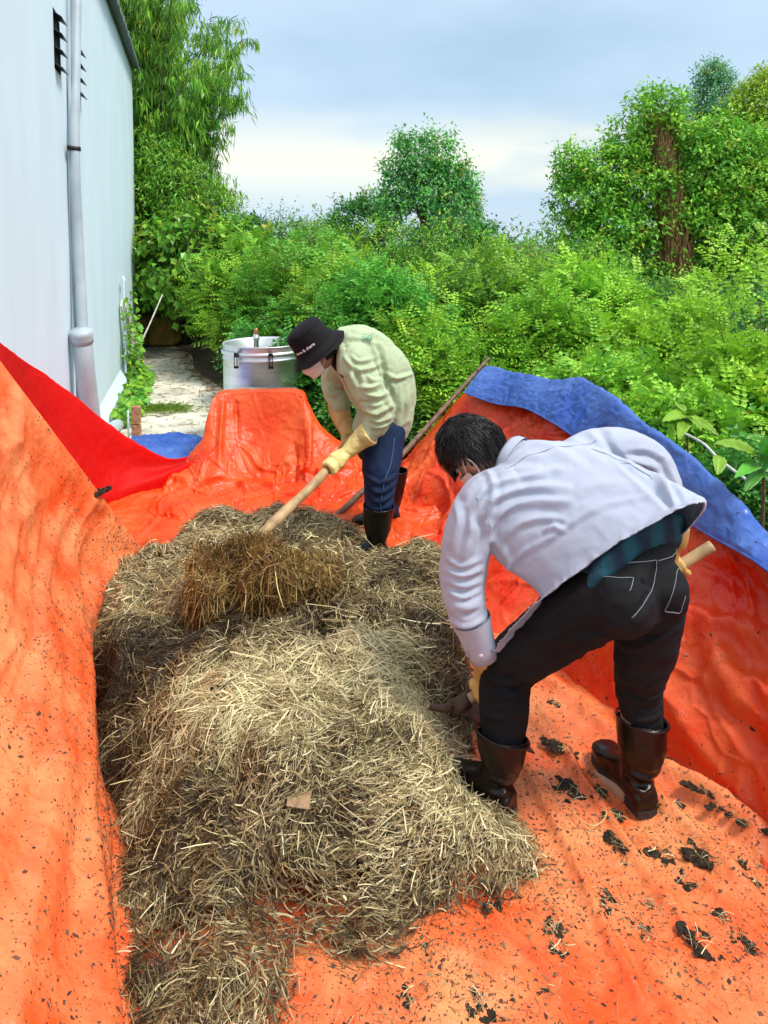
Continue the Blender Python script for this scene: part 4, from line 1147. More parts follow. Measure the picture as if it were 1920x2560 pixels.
# ================================================================== VEGETATION
def nrm(v): return v / np.maximum(np.linalg.norm(v, axis=-1, keepdims=True), 1e-9)
def leafmesh(B, D, N, L, Wd, tint, fold=0.18, droop=0.15, six=False):
    """folded blades: base, two shoulders, tip; six=True adds a second pair for a rounder, curved blade"""
    S_ = nrm(np.cross(D, N)); N = nrm(np.cross(S_, D)); L = L[:, None]; Wd = Wd[:, None]
    if not six:
        m = B + D * L * 0.45 - N * L * droop * 0.2
        V = np.stack([B, m + S_ * Wd / 2 + N * Wd * fold, B + D * L - N * L * droop, m - S_ * Wd / 2 + N * Wd * fold], 1).reshape(-1, 3)
        b = np.arange(len(B))[:, None, None] * 4
        F_ = (b + np.array([[0, 1, 2], [0, 2, 3]])[None]).reshape(-1, 3); k = 4
    else:
        m1 = B + D * L * 0.3 - N * L * droop * 0.08; m2 = B + D * L * 0.7 - N * L * droop * 0.5
        V = np.stack([B, m1 + S_ * Wd / 2 + N * Wd * fold, m2 + S_ * Wd * 0.42 + N * Wd * fold, B + D * L * 0.97 - N * L * droop,
                      m2 - S_ * Wd * 0.42 + N * Wd * fold, m1 - S_ * Wd / 2 + N * Wd * fold, m1, m2], 1).reshape(-1, 3)
        b = np.arange(len(B))[:, None, None] * 8
        F_ = (b + np.array([[0, 1, 6], [0, 6, 5], [6, 1, 2], [6, 2, 7], [6, 7, 4], [6, 4, 5], [7, 2, 3], [7, 3, 4]])[None]).reshape(-1, 3); k = 8
    return V, F_, np.repeat(tint, k, 0)
def fronds(B, D, U, L, K, lw, ll, tint, term=True, six=False, spread=1.15):
    """pinnate leaves: K pairs of leaflets along a drooping rachis"""
    n = len(B); D = nrm(D); S_ = nrm(np.cross(D, U)); U = nrm(np.cross(S_, D))
    t = (np.arange(K) + 1.0) / K
    Lk = L[:, None, None]; tt = t[None, :, None]
    ctr = B[:, None] + D[:, None] * Lk * tt - U[:, None] * Lk * 0.22 * tt ** 2
    R = []
    for sg in (-1, 1):
        dd = nrm(D[:, None] * 0.45 + sg * S_[:, None] * spread - U[:, None] * 0.15 + rng.normal(0, 0.13, (n, K, 3)))
        nn_ = nrm(U[:, None] + rng.normal(0, 0.25, (n, K, 3)))
        tap = (1 - 0.25 * np.abs(2 * t - 1.0))[None, :]
        R.append(leafmesh(ctr.reshape(-1, 3), dd.reshape(-1, 3), nn_.reshape(-1, 3), (ll[:, None] * tap).ravel(), (lw[:, None] * tap).ravel(), np.repeat(tint, K, 0) * rng.uniform(0.85, 1.15, (n * K, 1)), six=six))
    V = np.vstack([R[0][0], R[1][0]]); F_ = np.vstack([R[0][1], R[1][1] + len(R[0][0])]); T = np.vstack([R[0][2], R[1][2]])
    return V, F_, T
def twig(P_, r0, r1, m=3):
    """many 3-sided twigs at once: P_ (n,k,3)"""
    n, k = P_.shape[:2]
    T_ = nrm(np.gradient(P_, axis=1)); ref = np.where(np.abs(T_[..., 2:3]) < 0.9, np.array([0, 0, 1.0]), np.array([1.0, 0, 0]))
    S_ = nrm(np.cross(T_, ref)); U = np.cross(S_, T_)
    a = np.arange(m) * 2 * np.pi / m
    r = (r0[:, None] + (r1 - r0)[:, None] * np.linspace(0, 1, k)[None])[..., None, None]
    R = P_[:, :, None] + r * (S_[:, :, None] * np.cos(a)[None, None, :, None] + U[:, :, None] * np.sin(a)[None, None, :, None])
    b = np.arange(n)[:, None, None] * k * m + np.arange(k - 1)[None, :, None] * m + np.arange(m)[None, None]
    b2 = np.arange(n)[:, None, None] * k * m + np.arange(k - 1)[None, :, None] * m + (np.arange(m)[None, None] + 1) % m
    F_ = np.stack([b, b2, b2 + m, b + m], -1).reshape(-1, 4)
    return R.reshape(-1, 3), F_
def leaf_material(name, transl=0.22, rough=0.42):
    return mat(name, (1, 1, 1), rough, tint=True, transl=transl, spec=0.35)
M['leaf'] = leaf_material('leaves')
M['leaf_gloss'] = leaf_material('glossy_leaves', 0.3, 0.3)
M['twig'] = mat('green_twigs', (0.10, 0.10, 0.035), 0.8, var=0.4, vscale=20)
M['bark'] = mat('brown_bark', (0.30, 0.17, 0.07), 0.95, color2=(0.10, 0.05, 0.02), vscale=9, bump=1.0, bscale=30, bdist=0.03, stretch=(3, 3, 0.6))
M['fibre'] = mat('hanging_fibre', (1, 1, 1), 0.9, tint=True)
G_LIME = np.array([0.35, 0.63, 0.045]); G_MID = np.array([0.11, 0.37, 0.045]); G_DARK = np.array([0.04, 0.20, 0.04]); G_BLUE = np.array([0.15, 0.38, 0.15]); G_YEL = np.array([0.55, 0.60, 0.07])
def greens(n, a, b, yel=0.04, noise=0.3):
    k = np.clip(rng.normal(0.5, noise, n), 0, 1)[:, None]
    c = a * (1 - k) + b * k
    y = rng.random((n, 1)) < yel
    return np.where(y, G_YEL * rng.uniform(0.6, 1.1, (n, 1)), c) * rng.uniform(0.8, 1.2, (n, 1))

def shrub(base, rx, ry, h, nb, nf, label, ca=G_LIME, cb=G_MID, frond=(0.13, 0.20), K=6, lsize=(0.030, 0.013), six=False, lean=(0, 0), name='leafy_shrub', group=None, lobes=None, top=True, cat='shrub'):
    """a bush of arching shoots that carry pinnate leaves"""
    base = np.array(base, float)
    root = thing(name, base, label, cat, group)
    n = nb
    ph = rng.uniform(0, 2 * np.pi, n); el = np.arcsin(np.clip(rng.uniform(-0.10, 1.0, n), -1, 1)); rr = rng.uniform(0.72, 1.05, n) ** 0.6
    tgt = np.stack([rx * np.cos(ph) * np.cos(el) * rr, ry * np.sin(ph) * np.cos(el) * rr, h * (0.38 + 0.60 * np.sin(el)) * rr], 1)
    # uneven outline
    tgt *= (1 + 0.22 * perlin(nrm(tgt) * 2.2 + base))[:, None]
    tgt[:, 0] += lean[0] * tgt[:, 2]; tgt[:, 1] += lean[1] * tgt[:, 2]
    tgt[:, 2] = np.maximum(tgt[:, 2], 0.05)
    st = np.stack([rng.normal(0, rx * .28, n), rng.normal(0, ry * .28, n), np.zeros(n)], 1) + 0
    t = np.linspace(0, 1, 7)[None, :, None]
    mid = st * 0.45 + tgt * 0.55 + np.stack([0 * ph, 0 * ph, 0.18 * h * rng.random(n)], 1)
    c = (1 - t) ** 2 * st[:, None] + 2 * t * (1 - t) * mid[:, None] + t ** 2 * tgt[:, None]
    c = c + rng.normal(0, 0.012, c.shape) * t
    r0_ = np.full(n, 0.006) * rng.uniform(.6, 1.5, n)
    if n < 60:
        for q in range(n): obj('stem', *twig(c[q:q + 1] + base, r0_[q:q + 1], np.full(1, .0016)), M['twig'], root)
    else:
        V, F_ = twig(c + base, r0_, np.full(n, 0.0016)); o = obj('stems', V, F_, M['twig'], root); o['kind'] = 'stuff'
    # fronds along the outer part of each shoot
    s = rng.random((n, nf)) ** 0.75 * 0.72 + 0.28
    i = np.minimum((s * 6).astype(int), 5); f = (s * 6 - i)[..., None]
    r_ = np.arange(n)[:, None]
    B = c[r_, i] * (1 - f) + c[r_, i + 1] * f
    T_ = nrm(c[r_, i + 1] - c[r_, i])
    sd = rng.normal(0, 1, B.shape); sd -= T_ * (sd * T_).sum(-1, keepdims=True)
    out_ = nrm(np.concatenate([B[..., :2] / np.array([rx, ry]), (B[..., 2:] - 0.4 * h) / h], -1) + 1e-6)
    D = nrm(T_ * 0.55 + nrm(sd) * 0.9 + out_ * 0.45 + np.array([0, 0, 0.15]))
    U = nrm(np.array([0, 0, 1.0]) + 0.35 * out_ + rng.normal(0, 0.18, D.shape))
    B, D, U = B.reshape(-1, 3) + base, D.reshape(-1, 3), U.reshape(-1, 3); m = len(B)
    # young growth at shoot tips is lighter, a property of the leaf itself
    young = (s.ravel() > 0.86)
    sh_t = np.repeat(greens(n, ca, cb), nf, 0) * 0.6 + greens(m, ca, cb) * 0.4
    sh_t = np.where(young[:, None], sh_t * 0.5 + ca * 0.6, sh_t)
    sc = rng.uniform(0.75, 1.25, m) * np.where(young, 0.75, 1)
    V, F_, T = fronds(B, D, U, rng.uniform(*frond, m) * sc, K, lsize[1] * sc, lsize[0] * sc, sh_t, six=six)
    obj('foliage', V, F_, M['leaf'], root, smooth=False, tint=T)
    return root

def bx(px, Y): return ((px - 960) / F * Y * _ct, Y, 0)
# front row right behind the tarpaulin, then rows further back: (px centre, depth, rx, ry, height, shoots, fronds, label, colours)
SH = [
 (445, 12.9, .75, .8, 1.75, 150, 15, 'dark leafed shrub where the path bends at the far corner of the building', G_MID, G_DARK, (0.034, 0.017)),
 (610, 10.0, .75, .8, 1.95, 170, 15, 'bushy green shrub behind and left of the steel tank', G_LIME * .8, G_MID, (0.032, 0.014)),
 (720, 9.2, .85, .7, 1.9, 170, 16, 'green shrub straight behind the steel tank', G_MID, G_LIME * .8, (0.032, 0.014)),
 (715, 7.9, .60, .45, 1.05, 110, 14, 'low dark shrub touching the back of the steel tank', G_MID, G_DARK, (0.034, 0.016)),
 (835, 7.9, .75, .6, 1.70, 170, 16, 'shrub rising behind the black hat of the stooping worker', G_LIME * .8, G_MID, (0.033, 0.013)),
 (800, 6.5, .45, .38, 0.95, 110, 14, 'low shrub between the steel tank and the green shirt', G_MID, G_DARK, (0.034, 0.015)),
 (970, 6.7, .70, .5, 1.55, 190, 17, 'shrub with long pinnate leaves behind the back of the green shirt', G_MID * 1.2, G_MID, (0.036, 0.015)),
 (920, 5.85, .38, .28, 0.62, 90, 14, 'low dark bush under the belly of the green shirt', G_DARK, G_MID, (0.034, 0.015)),
 (1090, 6.1, .55, .42, 1.15, 170, 16, 'fresh green bush behind the upper end of the long pole', G_LIME, G_MID, (0.030, 0.012)),
 (1190, 7.4, .80, .7, 1.65, 190, 16, 'light green shrub behind the top corner of the blue edge', G_LIME * .8, G_DARK, (0.032, 0.016)),
 (1370, 6.4, .70, .6, 1.35, 200, 16, 'bright lime shrub just over the blue turned edge', G_LIME, G_MID, (0.030, 0.013)),
 (1480, 7.8, .85, .7, 1.62, 190, 16, 'lime shrub in front and left of the brown trunk', G_LIME * 1.1, G_MID, (0.040, 0.020)),
 (1530, 5.1, .55, .5, 1.05, 150, 13, 'bright shrub close over the middle of the blue edge', G_LIME, G_MID, (0.036, 0.018)),
 (1690, 5.9, .70, .6, 1.28, 190, 16, 'bright bush with upright shoots below the brown trunk', G_LIME, G_LIME * .7, (0.036, 0.018)),
 (1700, 4.2, .42, .42, 0.95, 120, 12, 'green bush above the lower stretch of the blue edge', G_LIME, G_MID, (0.038, 0.020)),
 (1880, 4.6, .50, .45, 1.10, 140, 13, 'lime bush at the right edge beyond the large leaved plant', G_LIME, G_LIME * .8, (0.036, 0.019)),
 (1940, 3.4, .34, .40, 0.85, 130, 14, 'dense dark green bush in the lower right beyond the blue edge', G_MID, G_DARK, (0.026, 0.014)),
]
for (px, Y, rx, ry, h, nb, nf, lab, ca, cb, ls) in SH:
    k = max(0.8, Y / 7)
    shrub(bx(px, Y), rx, ry, h, nb, int(nf * .78), lab, ca, cb, lsize=(ls[0] * (1.3 + 0.55 * k), ls[1] * (1.7 + 0.9 * k)), K=6 if Y < 6.0 else 5, frond=(0.16, 0.27))
# tall shoots at the right edge
for (px, Y, h, nb, lab) in [(1915, 4.9, 2.0, 40, 'tall airy shrub with rounded leaflets leaning in from the right edge'), (1790, 6.0, 1.62, 18, 'few upright shoots with rounded leaflets before the dark hollow under the trunk')]:
    b = bx(px, Y)
    shrub(b, 0.62 if px > 1900 else .35, 0.45, h, nb, 17, lab, G_LIME * 1.1, G_LIME * .8, frond=(0.15, 0.24), K=6, lsize=(0.036, 0.022), six=True)

for (px, Y, h, nb, lab) in [(1045, 6.9, 1.78, 16, 'few tall shoots standing out of the hedge behind the green shirted worker'), (1300, 7.0, 1.72, 16, 'few tall shoots standing out of the hedge over the peak of the blue edge'),
                            (590, 9.2, 2.15, 14, 'few tall shoots standing out of the hedge left of the tank'), (900, 8.4, 2.02, 16, 'few tall shoots standing out of the hedge over the hat'), (1620, 6.6, 1.62, 16, 'few tall shoots standing out just left of the brown trunk')]:
    shrub(bx(px, Y), .5, .4, h, nb, 16, lab, G_LIME * 1.15, G_LIME * .85, frond=(0.16, 0.26), K=6, lsize=(0.046, 0.024), group='tall shoots standing out of the hedge')
# hedge behind: denser, cheaper leaves in big lobes
def leafy_mass(name, base, lobes, nleaf, label, ca, cb, L=(0.05, 0.08), asp=0.5, cat='bush', trunk=None, drop=0.3, kind=None, group=None, yel=0.03, clump=12, spr=0.16, shell=0.62, outmix=0.55, material=None):
    """crown of leaf sprays gathered in lobes (cx,cy,cz,rx,ry,rz) given relative to base"""
    base = np.array(base, float)
    if kind == 'stuff': root = None
    else: root = thing(name, base, label, cat, group)
    lo = np.array(lobes, float); vol = (lo[:, 3] * lo[:, 4] + lo[:, 4] * lo[:, 5] + lo[:, 3] * lo[:, 5]); pk = vol / vol.sum()
    ns = nleaf // clump
    k = rng.choice(len(lo), ns, p=pk)
    d = nrm(rng.normal(size=(ns, 3))); r = rng.uniform(shell, 1.0, ns) ** 0.7
    r *= 1 + 0.38 * perlin(d * 2.6 + lo[k, :3] * 3)
    C_ = lo[k, :3] + d * lo[k, 3:] * r[:, None]
    # drop sprays well inside other lobes
    ins = np.zeros(ns, bool)
    for j in range(len(lo)):
        q = (C_ - lo[j, :3]) / lo[j, 3:]; ins |= ((q ** 2).sum(1) < 0.32) & (k != j)
    C_, d, k = C_[~ins], d[~ins], k[~ins]; ns = len(C_)
    ax = nrm(d + rng.normal(0, 0.45, (ns, 3)) + [0, 0, 0.25 - drop])
    t = rng.uniform(-0.5, 0.8, (ns, clump, 1))
    B = C_[:, None] + ax[:, None] * t * spr + rng.normal(0, spr * 0.28, (ns, clump, 3))
    D = nrm(ax[:, None] * 0.7 + rng.normal(0, 0.7, (ns, clump, 3)) + [0, 0, -drop])
    N = nrm(d[:, None] * outmix + np.array([0, 0, 0.8]) + rng.normal(0, 0.35, (ns, clump, 3)))
    tn = np.repeat(greens(ns, ca, cb, yel), clump, 0) * rng.uniform(0.8, 1.2, (ns * clump, 1))
    B = B.reshape(-1, 3) + base; n = len(B)
    Ls = rng.uniform(*L, n)
    V, F_, T = leafmesh(B, D.reshape(-1, 3), N.reshape(-1, 3), Ls, Ls * asp, tn)
    if root is None:
        o = obj(name, V, F_, material or M['leaf'], smooth=False, tint=T); tag(o, label, cat, kind='stuff'); return o
    obj('crown' if trunk else 'foliage', V, F_, material or M['leaf'], root, smooth=False, tint=T)
    # twigs
    st = C_ - ax * spr * 1.6
    sel = rng.random(ns) < 0.35
    P_ = np.stack([st[sel], C_[sel], C_[sel] + ax[sel] * spr * 0.7], 1) + base
    V, F_ = twig(P_, np.full(sel.sum(), 0.006), np.full(sel.sum(), 0.002))
    o = obj('twigs', V, F_, M['twig'], root); o['kind'] = 'stuff'
    if trunk:
        mb = MB()
        for (pts, r0, r1) in trunk:
            pts = np.array(pts, float) + base
            mb.add(*tube(pts, np.linspace(r0, r1, len(pts)), n=6 * len(pts), m=12))
        V, Fs = mb.data(); V = V + 0.0
        N_ = vnormals(V, Fs); V = V + N_ * (0.03 * fbm(V * np.array([6, 6, 1.5]), 3) * min(1, trunk[0][1] * 4))[:, None]
        obj('trunk', V, Fs, M['bark'], root)
    return root

HG = [
 (400, 14.0, 1.3, 1.0, 2.1, 14000, 'dark leafy bush closing off the end of the path', G_DARK, G_MID, .055),
 (600, 12.6, 1.3, 1.1, 2.05, 15000, 'broad hedge bush in the second row behind the steel tank', G_MID, G_DARK, .055),
 (790, 12.0, 1.5, 1.1, 2.1, 15000, 'second row bush below and left of the far middle tree', G_MID, G_LIME * .7, .055),
 (980, 11.4, 1.5, 1.1, 1.95, 15000, 'second row bush directly under the far middle tree', G_MID, G_LIME * .8, .055),
 (1160, 12.0, 1.6, 1.1, 1.9, 15000, 'second row bush in the gap between the two trees', G_LIME * .8, G_MID, .055),
 (1370, 10.8, 1.4, 1.0, 1.8, 15000, 'second row bush left of the brown trunk', G_LIME * .9, G_MID, .052),
 (1590, 10.2, 1.1, 0.8, 1.35, 13000, 'second row bush at the foot of the brown trunk', G_MID, G_LIME * .7, .05),
]
for (px, Y, rx, ry, h, nl, lab, ca, cb, l_) in HG:
    b = bx(px, Y)
    lb = [(0, 0, h * .42, rx, ry, h * .45)]
    for j in range(7):
        a = rng.uniform(0, 6.28); lb.append((rx * .65 * math.cos(a), ry * .6 * math.sin(a), h * rng.uniform(.45, .82), rx * rng.uniform(.3, .5), ry * .45, h * rng.uniform(.18, .3)))
    leafy_mass('hedge_bush', b, lb, nl, lab, ca, cb, L=(l_ * .8, l_ * 1.3))

# bamboo behind the corner of the building
def bamboo():
    base = np.array([-4.3, 12.6, 0.0])
    root = thing('bamboo_clump', base, 'tall bamboo with drooping leaves rising behind the corner of the building', 'bamboo')
    n = 84; S0 = np.stack([rng.normal(0, .5, n), rng.normal(0, .45, n), np.zeros(n)], 1)
    hgt = rng.uniform(2.6, 7.2, n); ph = rng.uniform(-.9, 1.3, n)
    rch = rng.uniform(0.1, 1.15, n)
    tip = S0 + np.stack([np.cos(ph) * rch, np.sin(ph) * rch * .6, hgt], 1); tip[:, 2] -= rch * 0.5
    mid = S0 * 0.5 + tip * 0.5; mid[:, :2] = S0[:, :2] * .9 + tip[:, :2] * .1; mid[:, 2] = hgt * 0.75
    t = np.linspace(0, 1, 14)[None, :, None]
    c = (1 - t) ** 2 * S0[:, None] + 2 * t * (1 - t) * mid[:, None] + t ** 2 * tip[:, None]
    V, F_ = twig(c + base, np.full(n, 0.022), np.full(n, 0.004), m=6)
    obj('culm', V, F_, M['twig'], root)
    # side branches
    nb = 44
    s = rng.uniform(0.18, 1.0, (n, nb)); i = np.minimum((s * 13).astype(int), 12); f = (s * 13 - i)[..., None]; r_ = np.arange(n)[:, None]
    B = c[r_, i] * (1 - f) + c[r_, i + 1] * f
    a = rng.uniform(-1.6, 2.2, (n, nb)); d = np.stack([np.cos(a), np.sin(a) * .8, rng.uniform(-0.25, 0.6, (n, nb))], -1)
    lb = rng.uniform(0.15, 0.55, (n, nb, 1))
    E = B + d * lb; E[..., 2] -= 0.25 * lb[..., 0] ** 1.2
    Mi = B * .5 + E * .5; Mi[..., 2] += 0.08 * lb[..., 0]
    Pm = np.stack([B, Mi, E], 2).reshape(-1, 3, 3)
    V, F_ = twig(Pm + base, np.full(n * nb, 0.004), np.full(n * nb, 0.0015))
    obj('branches', V, F_, M['twig'], root)
    # fans of hanging blades
    k = 5
    q = np.stack([Mi, E, E * .6 + Mi * .4], 2).reshape(-1, 3); m = len(q)
    Bq = np.repeat(q, k, 0) + rng.normal(0, .03, (m * k, 3))
    az = np.repeat(rng.uniform(0, 6.28, m), k) + rng.normal(0, 0.8, m * k)
    D = nrm(np.stack([np.cos(az) * .55, np.sin(az) * .55, rng.normal(-0.75, 0.35, m * k)], 1))
    N = nrm(np.stack([np.cos(az), np.sin(az), np.full(m * k, .9)], 1) + rng.normal(0, .2, (m * k, 3)))
    tn = np.repeat(greens(m, np.array([.34, .60, .06]), np.array([.11, .34, .05]), 0.03), k, 0) * rng.uniform(.8, 1.2, (m * k, 1))
    V, F_, T = leafmesh(Bq + base, D, N, rng.uniform(.13, .26, m * k), rng.uniform(.018, .030, m * k), tn, fold=.12, droop=.2)
    obj('foliage', V, F_, M['leaf'], root, smooth=False, tint=T)
bamboo()
# feathery tree below the bamboo
leafy_mass('feathery_bush', bx(400, 11.6), [(0, 0, 1.7, .8, .7, 1.0), (.75, 0, 2.1, .6, .5, .45), (.35, 0, 2.5, .6, .5, .55), (-.3, .2, 2.6, .5, .5, .6), (.05, -.1, 3.0, .35, .3, .35)], 16000, 'light green feathery bush under the bamboo beside the building corner', G_LIME * .8, G_MID, L=(.06, .12), asp=.28, drop=.5, clump=14, spr=.2)
leafy_mass('broadleaf_creeper', bx(500, 10.9), [(0, 0, 1.5, .9, .6, .65), (.6, 0, 1.45, .6, .5, .5), (-.6, .1, 1.4, .5, .5, .6)], 2600, 'creeper with large heart shaped leaves over the hedge near the bamboo', G_MID, G_LIME * .7, L=(.09, .15), asp=.8, drop=.6, clump=7, spr=.25, material=M['leaf_gloss'])

# far middle tree
TM = bx(1060, 17.5)
leafy_mass('round_tree', TM, [(0, 0, 2.9, .8, .7, .6), (-.35, 0, 3.7, .42, .4, .38), (.32, 0, 3.65, .40, .4, .36), (-.68, 0, 2.6, .42, .5, .45), (.55, 0, 2.75, .50, .5, .45), (1.02, 0, 3.12, .24, .3, .34), (-.78, 0, 3.25, .26, .3, .32), (0.05, 0, 4.12, .30, .3, .24),
  (1.12, 0, 2.65, .20, .2, .26), (-.15, 0, 3.3, .5, .4, .4), (.45, 0, 3.25, .42, .4, .4), (-.5, 0, 4.05, .22, .2, .22), (.55, 0, 4.0, .2, .2, .22), (.8, 0, 3.5, .24, .2, .26)],
           9500, 'small round crowned tree standing far back in the middle against the sky', G_MID * 1.5, G_BLUE * 1.2, L=(.09, .14), asp=.42, trunk=[([(0, 0, 0), (.05, 0, 1.5), (-.05, 0, 2.6), (.0, 0, 3.6)], .13, .04), ([(0, 0, 1.9), (.4, 0, 2.7), (.7, 0, 3.2)], .06, .02), ([(0, 0, 2.1), (-.35, 0, 2.9), (-.5, 0, 3.4)], .06, .02)], cat='tree', clump=12, spr=.26, shell=.3)
leafy_mass('low_tree', bx(900, 19), [(0, 0, 2.1, .9, .8, .8), (-.5, 0, 1.7, .8, .7, .6), (.3, 0, 2.6, .5, .5, .4)], 9000, 'lower tree to the left of the far middle tree', G_MID, G_DARK, L=(.08, .12), asp=.45, cat='tree', spr=.2, trunk=[([(0, 0, 0), (0, 0, 2.2)], .1, .04)])
leafy_mass('creeper_mound', bx(1130, 15), [(0, 0, 1.6, .9, .7, .62), (.5, 0, 1.5, .7, .6, .55), (-.5, 0, 1.4, .7, .6, .6)], 9000, 'dark mound of creepers right of the foot of the far middle tree', G_DARK, G_DARK * 1.5, L=(.07, .10), asp=.6, spr=.15)
leafy_mass('pale_tree', bx(1150, 24), [(0, 0, 2.3, .7, .6, .8), (.1, 0, 3.0, .45, .4, .5)], 6000, 'pale distant tree peeping right of the far middle tree', G_LIME * .7, G_BLUE * 1.4, L=(.09, .13), asp=.45, cat='tree', spr=.25, trunk=[([(0, 0, 0), (0, 0, 2.4)], .1, .04)])
# twiggy shrub top and a bare dark frond against the sky
leafy_mass('airy_sapling', bx(715, 12.8), [(0, 0, 1.75, .55, .3, .5), (-.5, 0, 1.7, .35, .3, .42)], 1300, 'sparse sapling with tiny leaves sticking out over the hedge against the sky', G_MID, G_BLUE, L=(.05, .07), asp=.4, spr=.3, clump=6)
leafy_mass('dark_twig', bx(617, 13.5), [(0, 0, 2.12, .25, .1, .04), (.2, 0, 2.05, .2, .1, .04)], 900, 'dark horizontal tuft of foliage over the hedge left of the sapling', G_DARK, G_DARK, L=(.04, .06), asp=.4, spr=.1, clump=6)

# big right hand tree with its rough creeper covered trunk
TR_ = bx(1675, 14.0)
trk = [([(-.02, -.35, 0), (-.02, -.35, .9), (-.04, -.33, 1.6), (-.13, -.3, 2.3), (-.22, -.3, 3.0), (-.27, -.25, 3.55), (-.32, -.1, 3.9)], .31, .12), ([(-.1, -.2, 1.7), (.35, -.1, 2.4), (.7, 0, 3.0)], .13, .04), ([(-.15, -.2, 2.0), (-.7, -.2, 2.4), (-1.3, -.2, 2.6)], .09, .02), ([(-.15, -.2, 1.7), (-.6, -.1, 2.0), (-1.1, -.1, 2.1)], .07, .02)]
lobR = [(-.38, -.55, 2.8, .28, .2, .22), (.1, -.5, 2.2, .25, .2, .2), (-.25, -.35, 4.15, .42, .3, .40), (.25, -.35, 3.5, .35, .3, .5), (-.75, -.3, 2.7, .6, .4, .5), (.9, .1, 3.55, .6, .5, .55), (1.5, .2, 3.35, .7, .6, .6), (2.4, .2, 2.6, .7, .7, .9), (1.5, 0, 1.2, .8, .7, .6), (-1.5, 0, 2.55, .75, .7, .55), (-1.85, 0, 3.1, .38, .4, .45), (-1.05, 0, 3.05, .65, .6, .5), (-.75, .1, 3.5, .5, .5, .45), (-.38, .1, 4.0, .48, .5, .55), (-.15, .2, 3.45, .55, .4, .6), (-1.0, -.1, 2.0, .95, .8, .5), (-1.5, 0, 1.7, .8, .7, .5), (-.8, -.1, 1.4, .8, .7, .5),
        (.55, .1, 3.1, .75, .7, .7), (.6, 0, 2.3, .7, .8, .6), (1.2, 0, 2.7, .8, .8, .8), (.75, 0, 1.6, .75, .8, .6), (1.4, 0, 1.8, .8, .8, .7), (.75, .2, .9, .6, .6, .5), (1.9, 0, 2.4, .7, .7, .9), (-1.3, 0, 1.2, .7, .6, .5), (2.2, 0, 3.2, .6, .6, .5)]
leafy_mass('spreading_tree', TR_, lobR, 66000, 'big spreading tree with thick rough brown trunk on the right', G_LIME * 1.05, G_MID * 1.2, L=(.07, .115), asp=.55, trunk=trk, cat='tree', clump=14, spr=.21, shell=.42)
rt = bpy.data.objects['spreading_tree']
# hanging dead fibre and creepers on the trunk
n = 5200; k = rng.random(n); tp = catmull(np.array(trk[0][0]), 60); rad = np.linspace(.31, .12, 60)
i = (k * 59).astype(int); a = rng.uniform(0, 6.28, n)
Pc = tp[i] + np.stack([np.cos(a) * rad[i], np.sin(a) * rad[i], rng.normal(0, .05, n)], 1) * 1.03 + np.array(TR_)
Nn = np.stack([np.cos(a), np.sin(a), 0 * a], 1); D2 = nrm(np.stack([rng.normal(0, .18, n), rng.normal(0, .18, n), np.full(n, -1.0)], 1))
V, F_, T = strands(Pc + Nn * rng.uniform(0, .07, n)[:, None], D2, Nn, rng.uniform(.10, .4, n), rng.uniform(.008, .020, n), rng.normal(0, .12, n), np.array([.34, .19, .065]) * rng.uniform(.3, 1.6, (n, 1)), seg=2)
obj('trunk_fibre', V, F_, M['fibre'], rt, smooth=False, tint=T)
n = 800; k = rng.random(n) ** .8; i = (k * 59).astype(int); a = rng.uniform(0, 6.28, n)
Pc = tp[i] + np.stack([np.cos(a) * rad[i], np.sin(a) * rad[i], 0 * a], 1) * 1.15 + np.array(TR_)
Nn = np.stack([np.cos(a), np.sin(a), 0 * a], 1)
sel = (perlin(Pc * 2.5) > -.05)
V, F_, T = leafmesh(Pc[sel] + Nn[sel] * .05, nrm(Nn[sel] * .4 + rng.normal(0, .5, (sel.sum(), 3)) + [0, 0, -.5]), Nn[sel], rng.uniform(.06, .12, sel.sum()), rng.uniform(.03, .06, sel.sum()), greens(sel.sum(), G_LIME * .8, G_MID))
obj('ivy', V, F_, M['leaf'], rt, smooth=False, tint=T)
leafy_mass('tall_tree', bx(1765, 19), [(0, 0, 4.4, .8, .7, .9), (.1, 0, 5.3, .6, .5, .7), (-.2, 0, 3.4, 1., .8, .9), (.05, 0, 5.95, .38, .3, .35)], 20000, 'grey green pointed tree rising behind the big spreading tree', G_BLUE, G_BLUE * 1.3, L=(.07, .11), asp=.4, cat='tree', spr=.2, trunk=[([(0, 0, 0), (0, 0, 2.5), (.1, 0, 4.2)], .15, .04)], shell=.4)
leafy_mass('yellow_green_tree', bx(1860, 17.5), [(0, 0, 3.9, .95, .7, .9), (.15, 0, 4.9, .55, .5, .6), (-.1, 0, 2.8, 1., .8, .8), (.35, 0, 5.4, .28, .2, .35), (-.7, 0, 4.1, .4, .4, .4)], 22000, 'yellow green feathery tree behind the right end of the big tree', G_LIME * 1.1, G_YEL * .8, L=(.08, .13), asp=.4, cat='tree', spr=.2, trunk=[([(0, 0, 0), (0, 0, 2.5), (.1, 0, 4.2)], .15, .04)], shell=.4)
leafy_mass('dark_tree', bx(1985, 15.5), [(0, 0, 3.7, .85, .7, .7), (-.1, 0, 2.7, .9, .8, .8), (.2, 0, 4.2, .6, .5, .35)], 12000, 'dark green tree cut by the right edge of the frame', G_DARK, G_MID, L=(.06, .10), asp=.5, cat='tree', spr=.2, trunk=[([(0, 0, 0), (0, 0, 2.5), (.1, 0, 3.2)], .15, .04)])
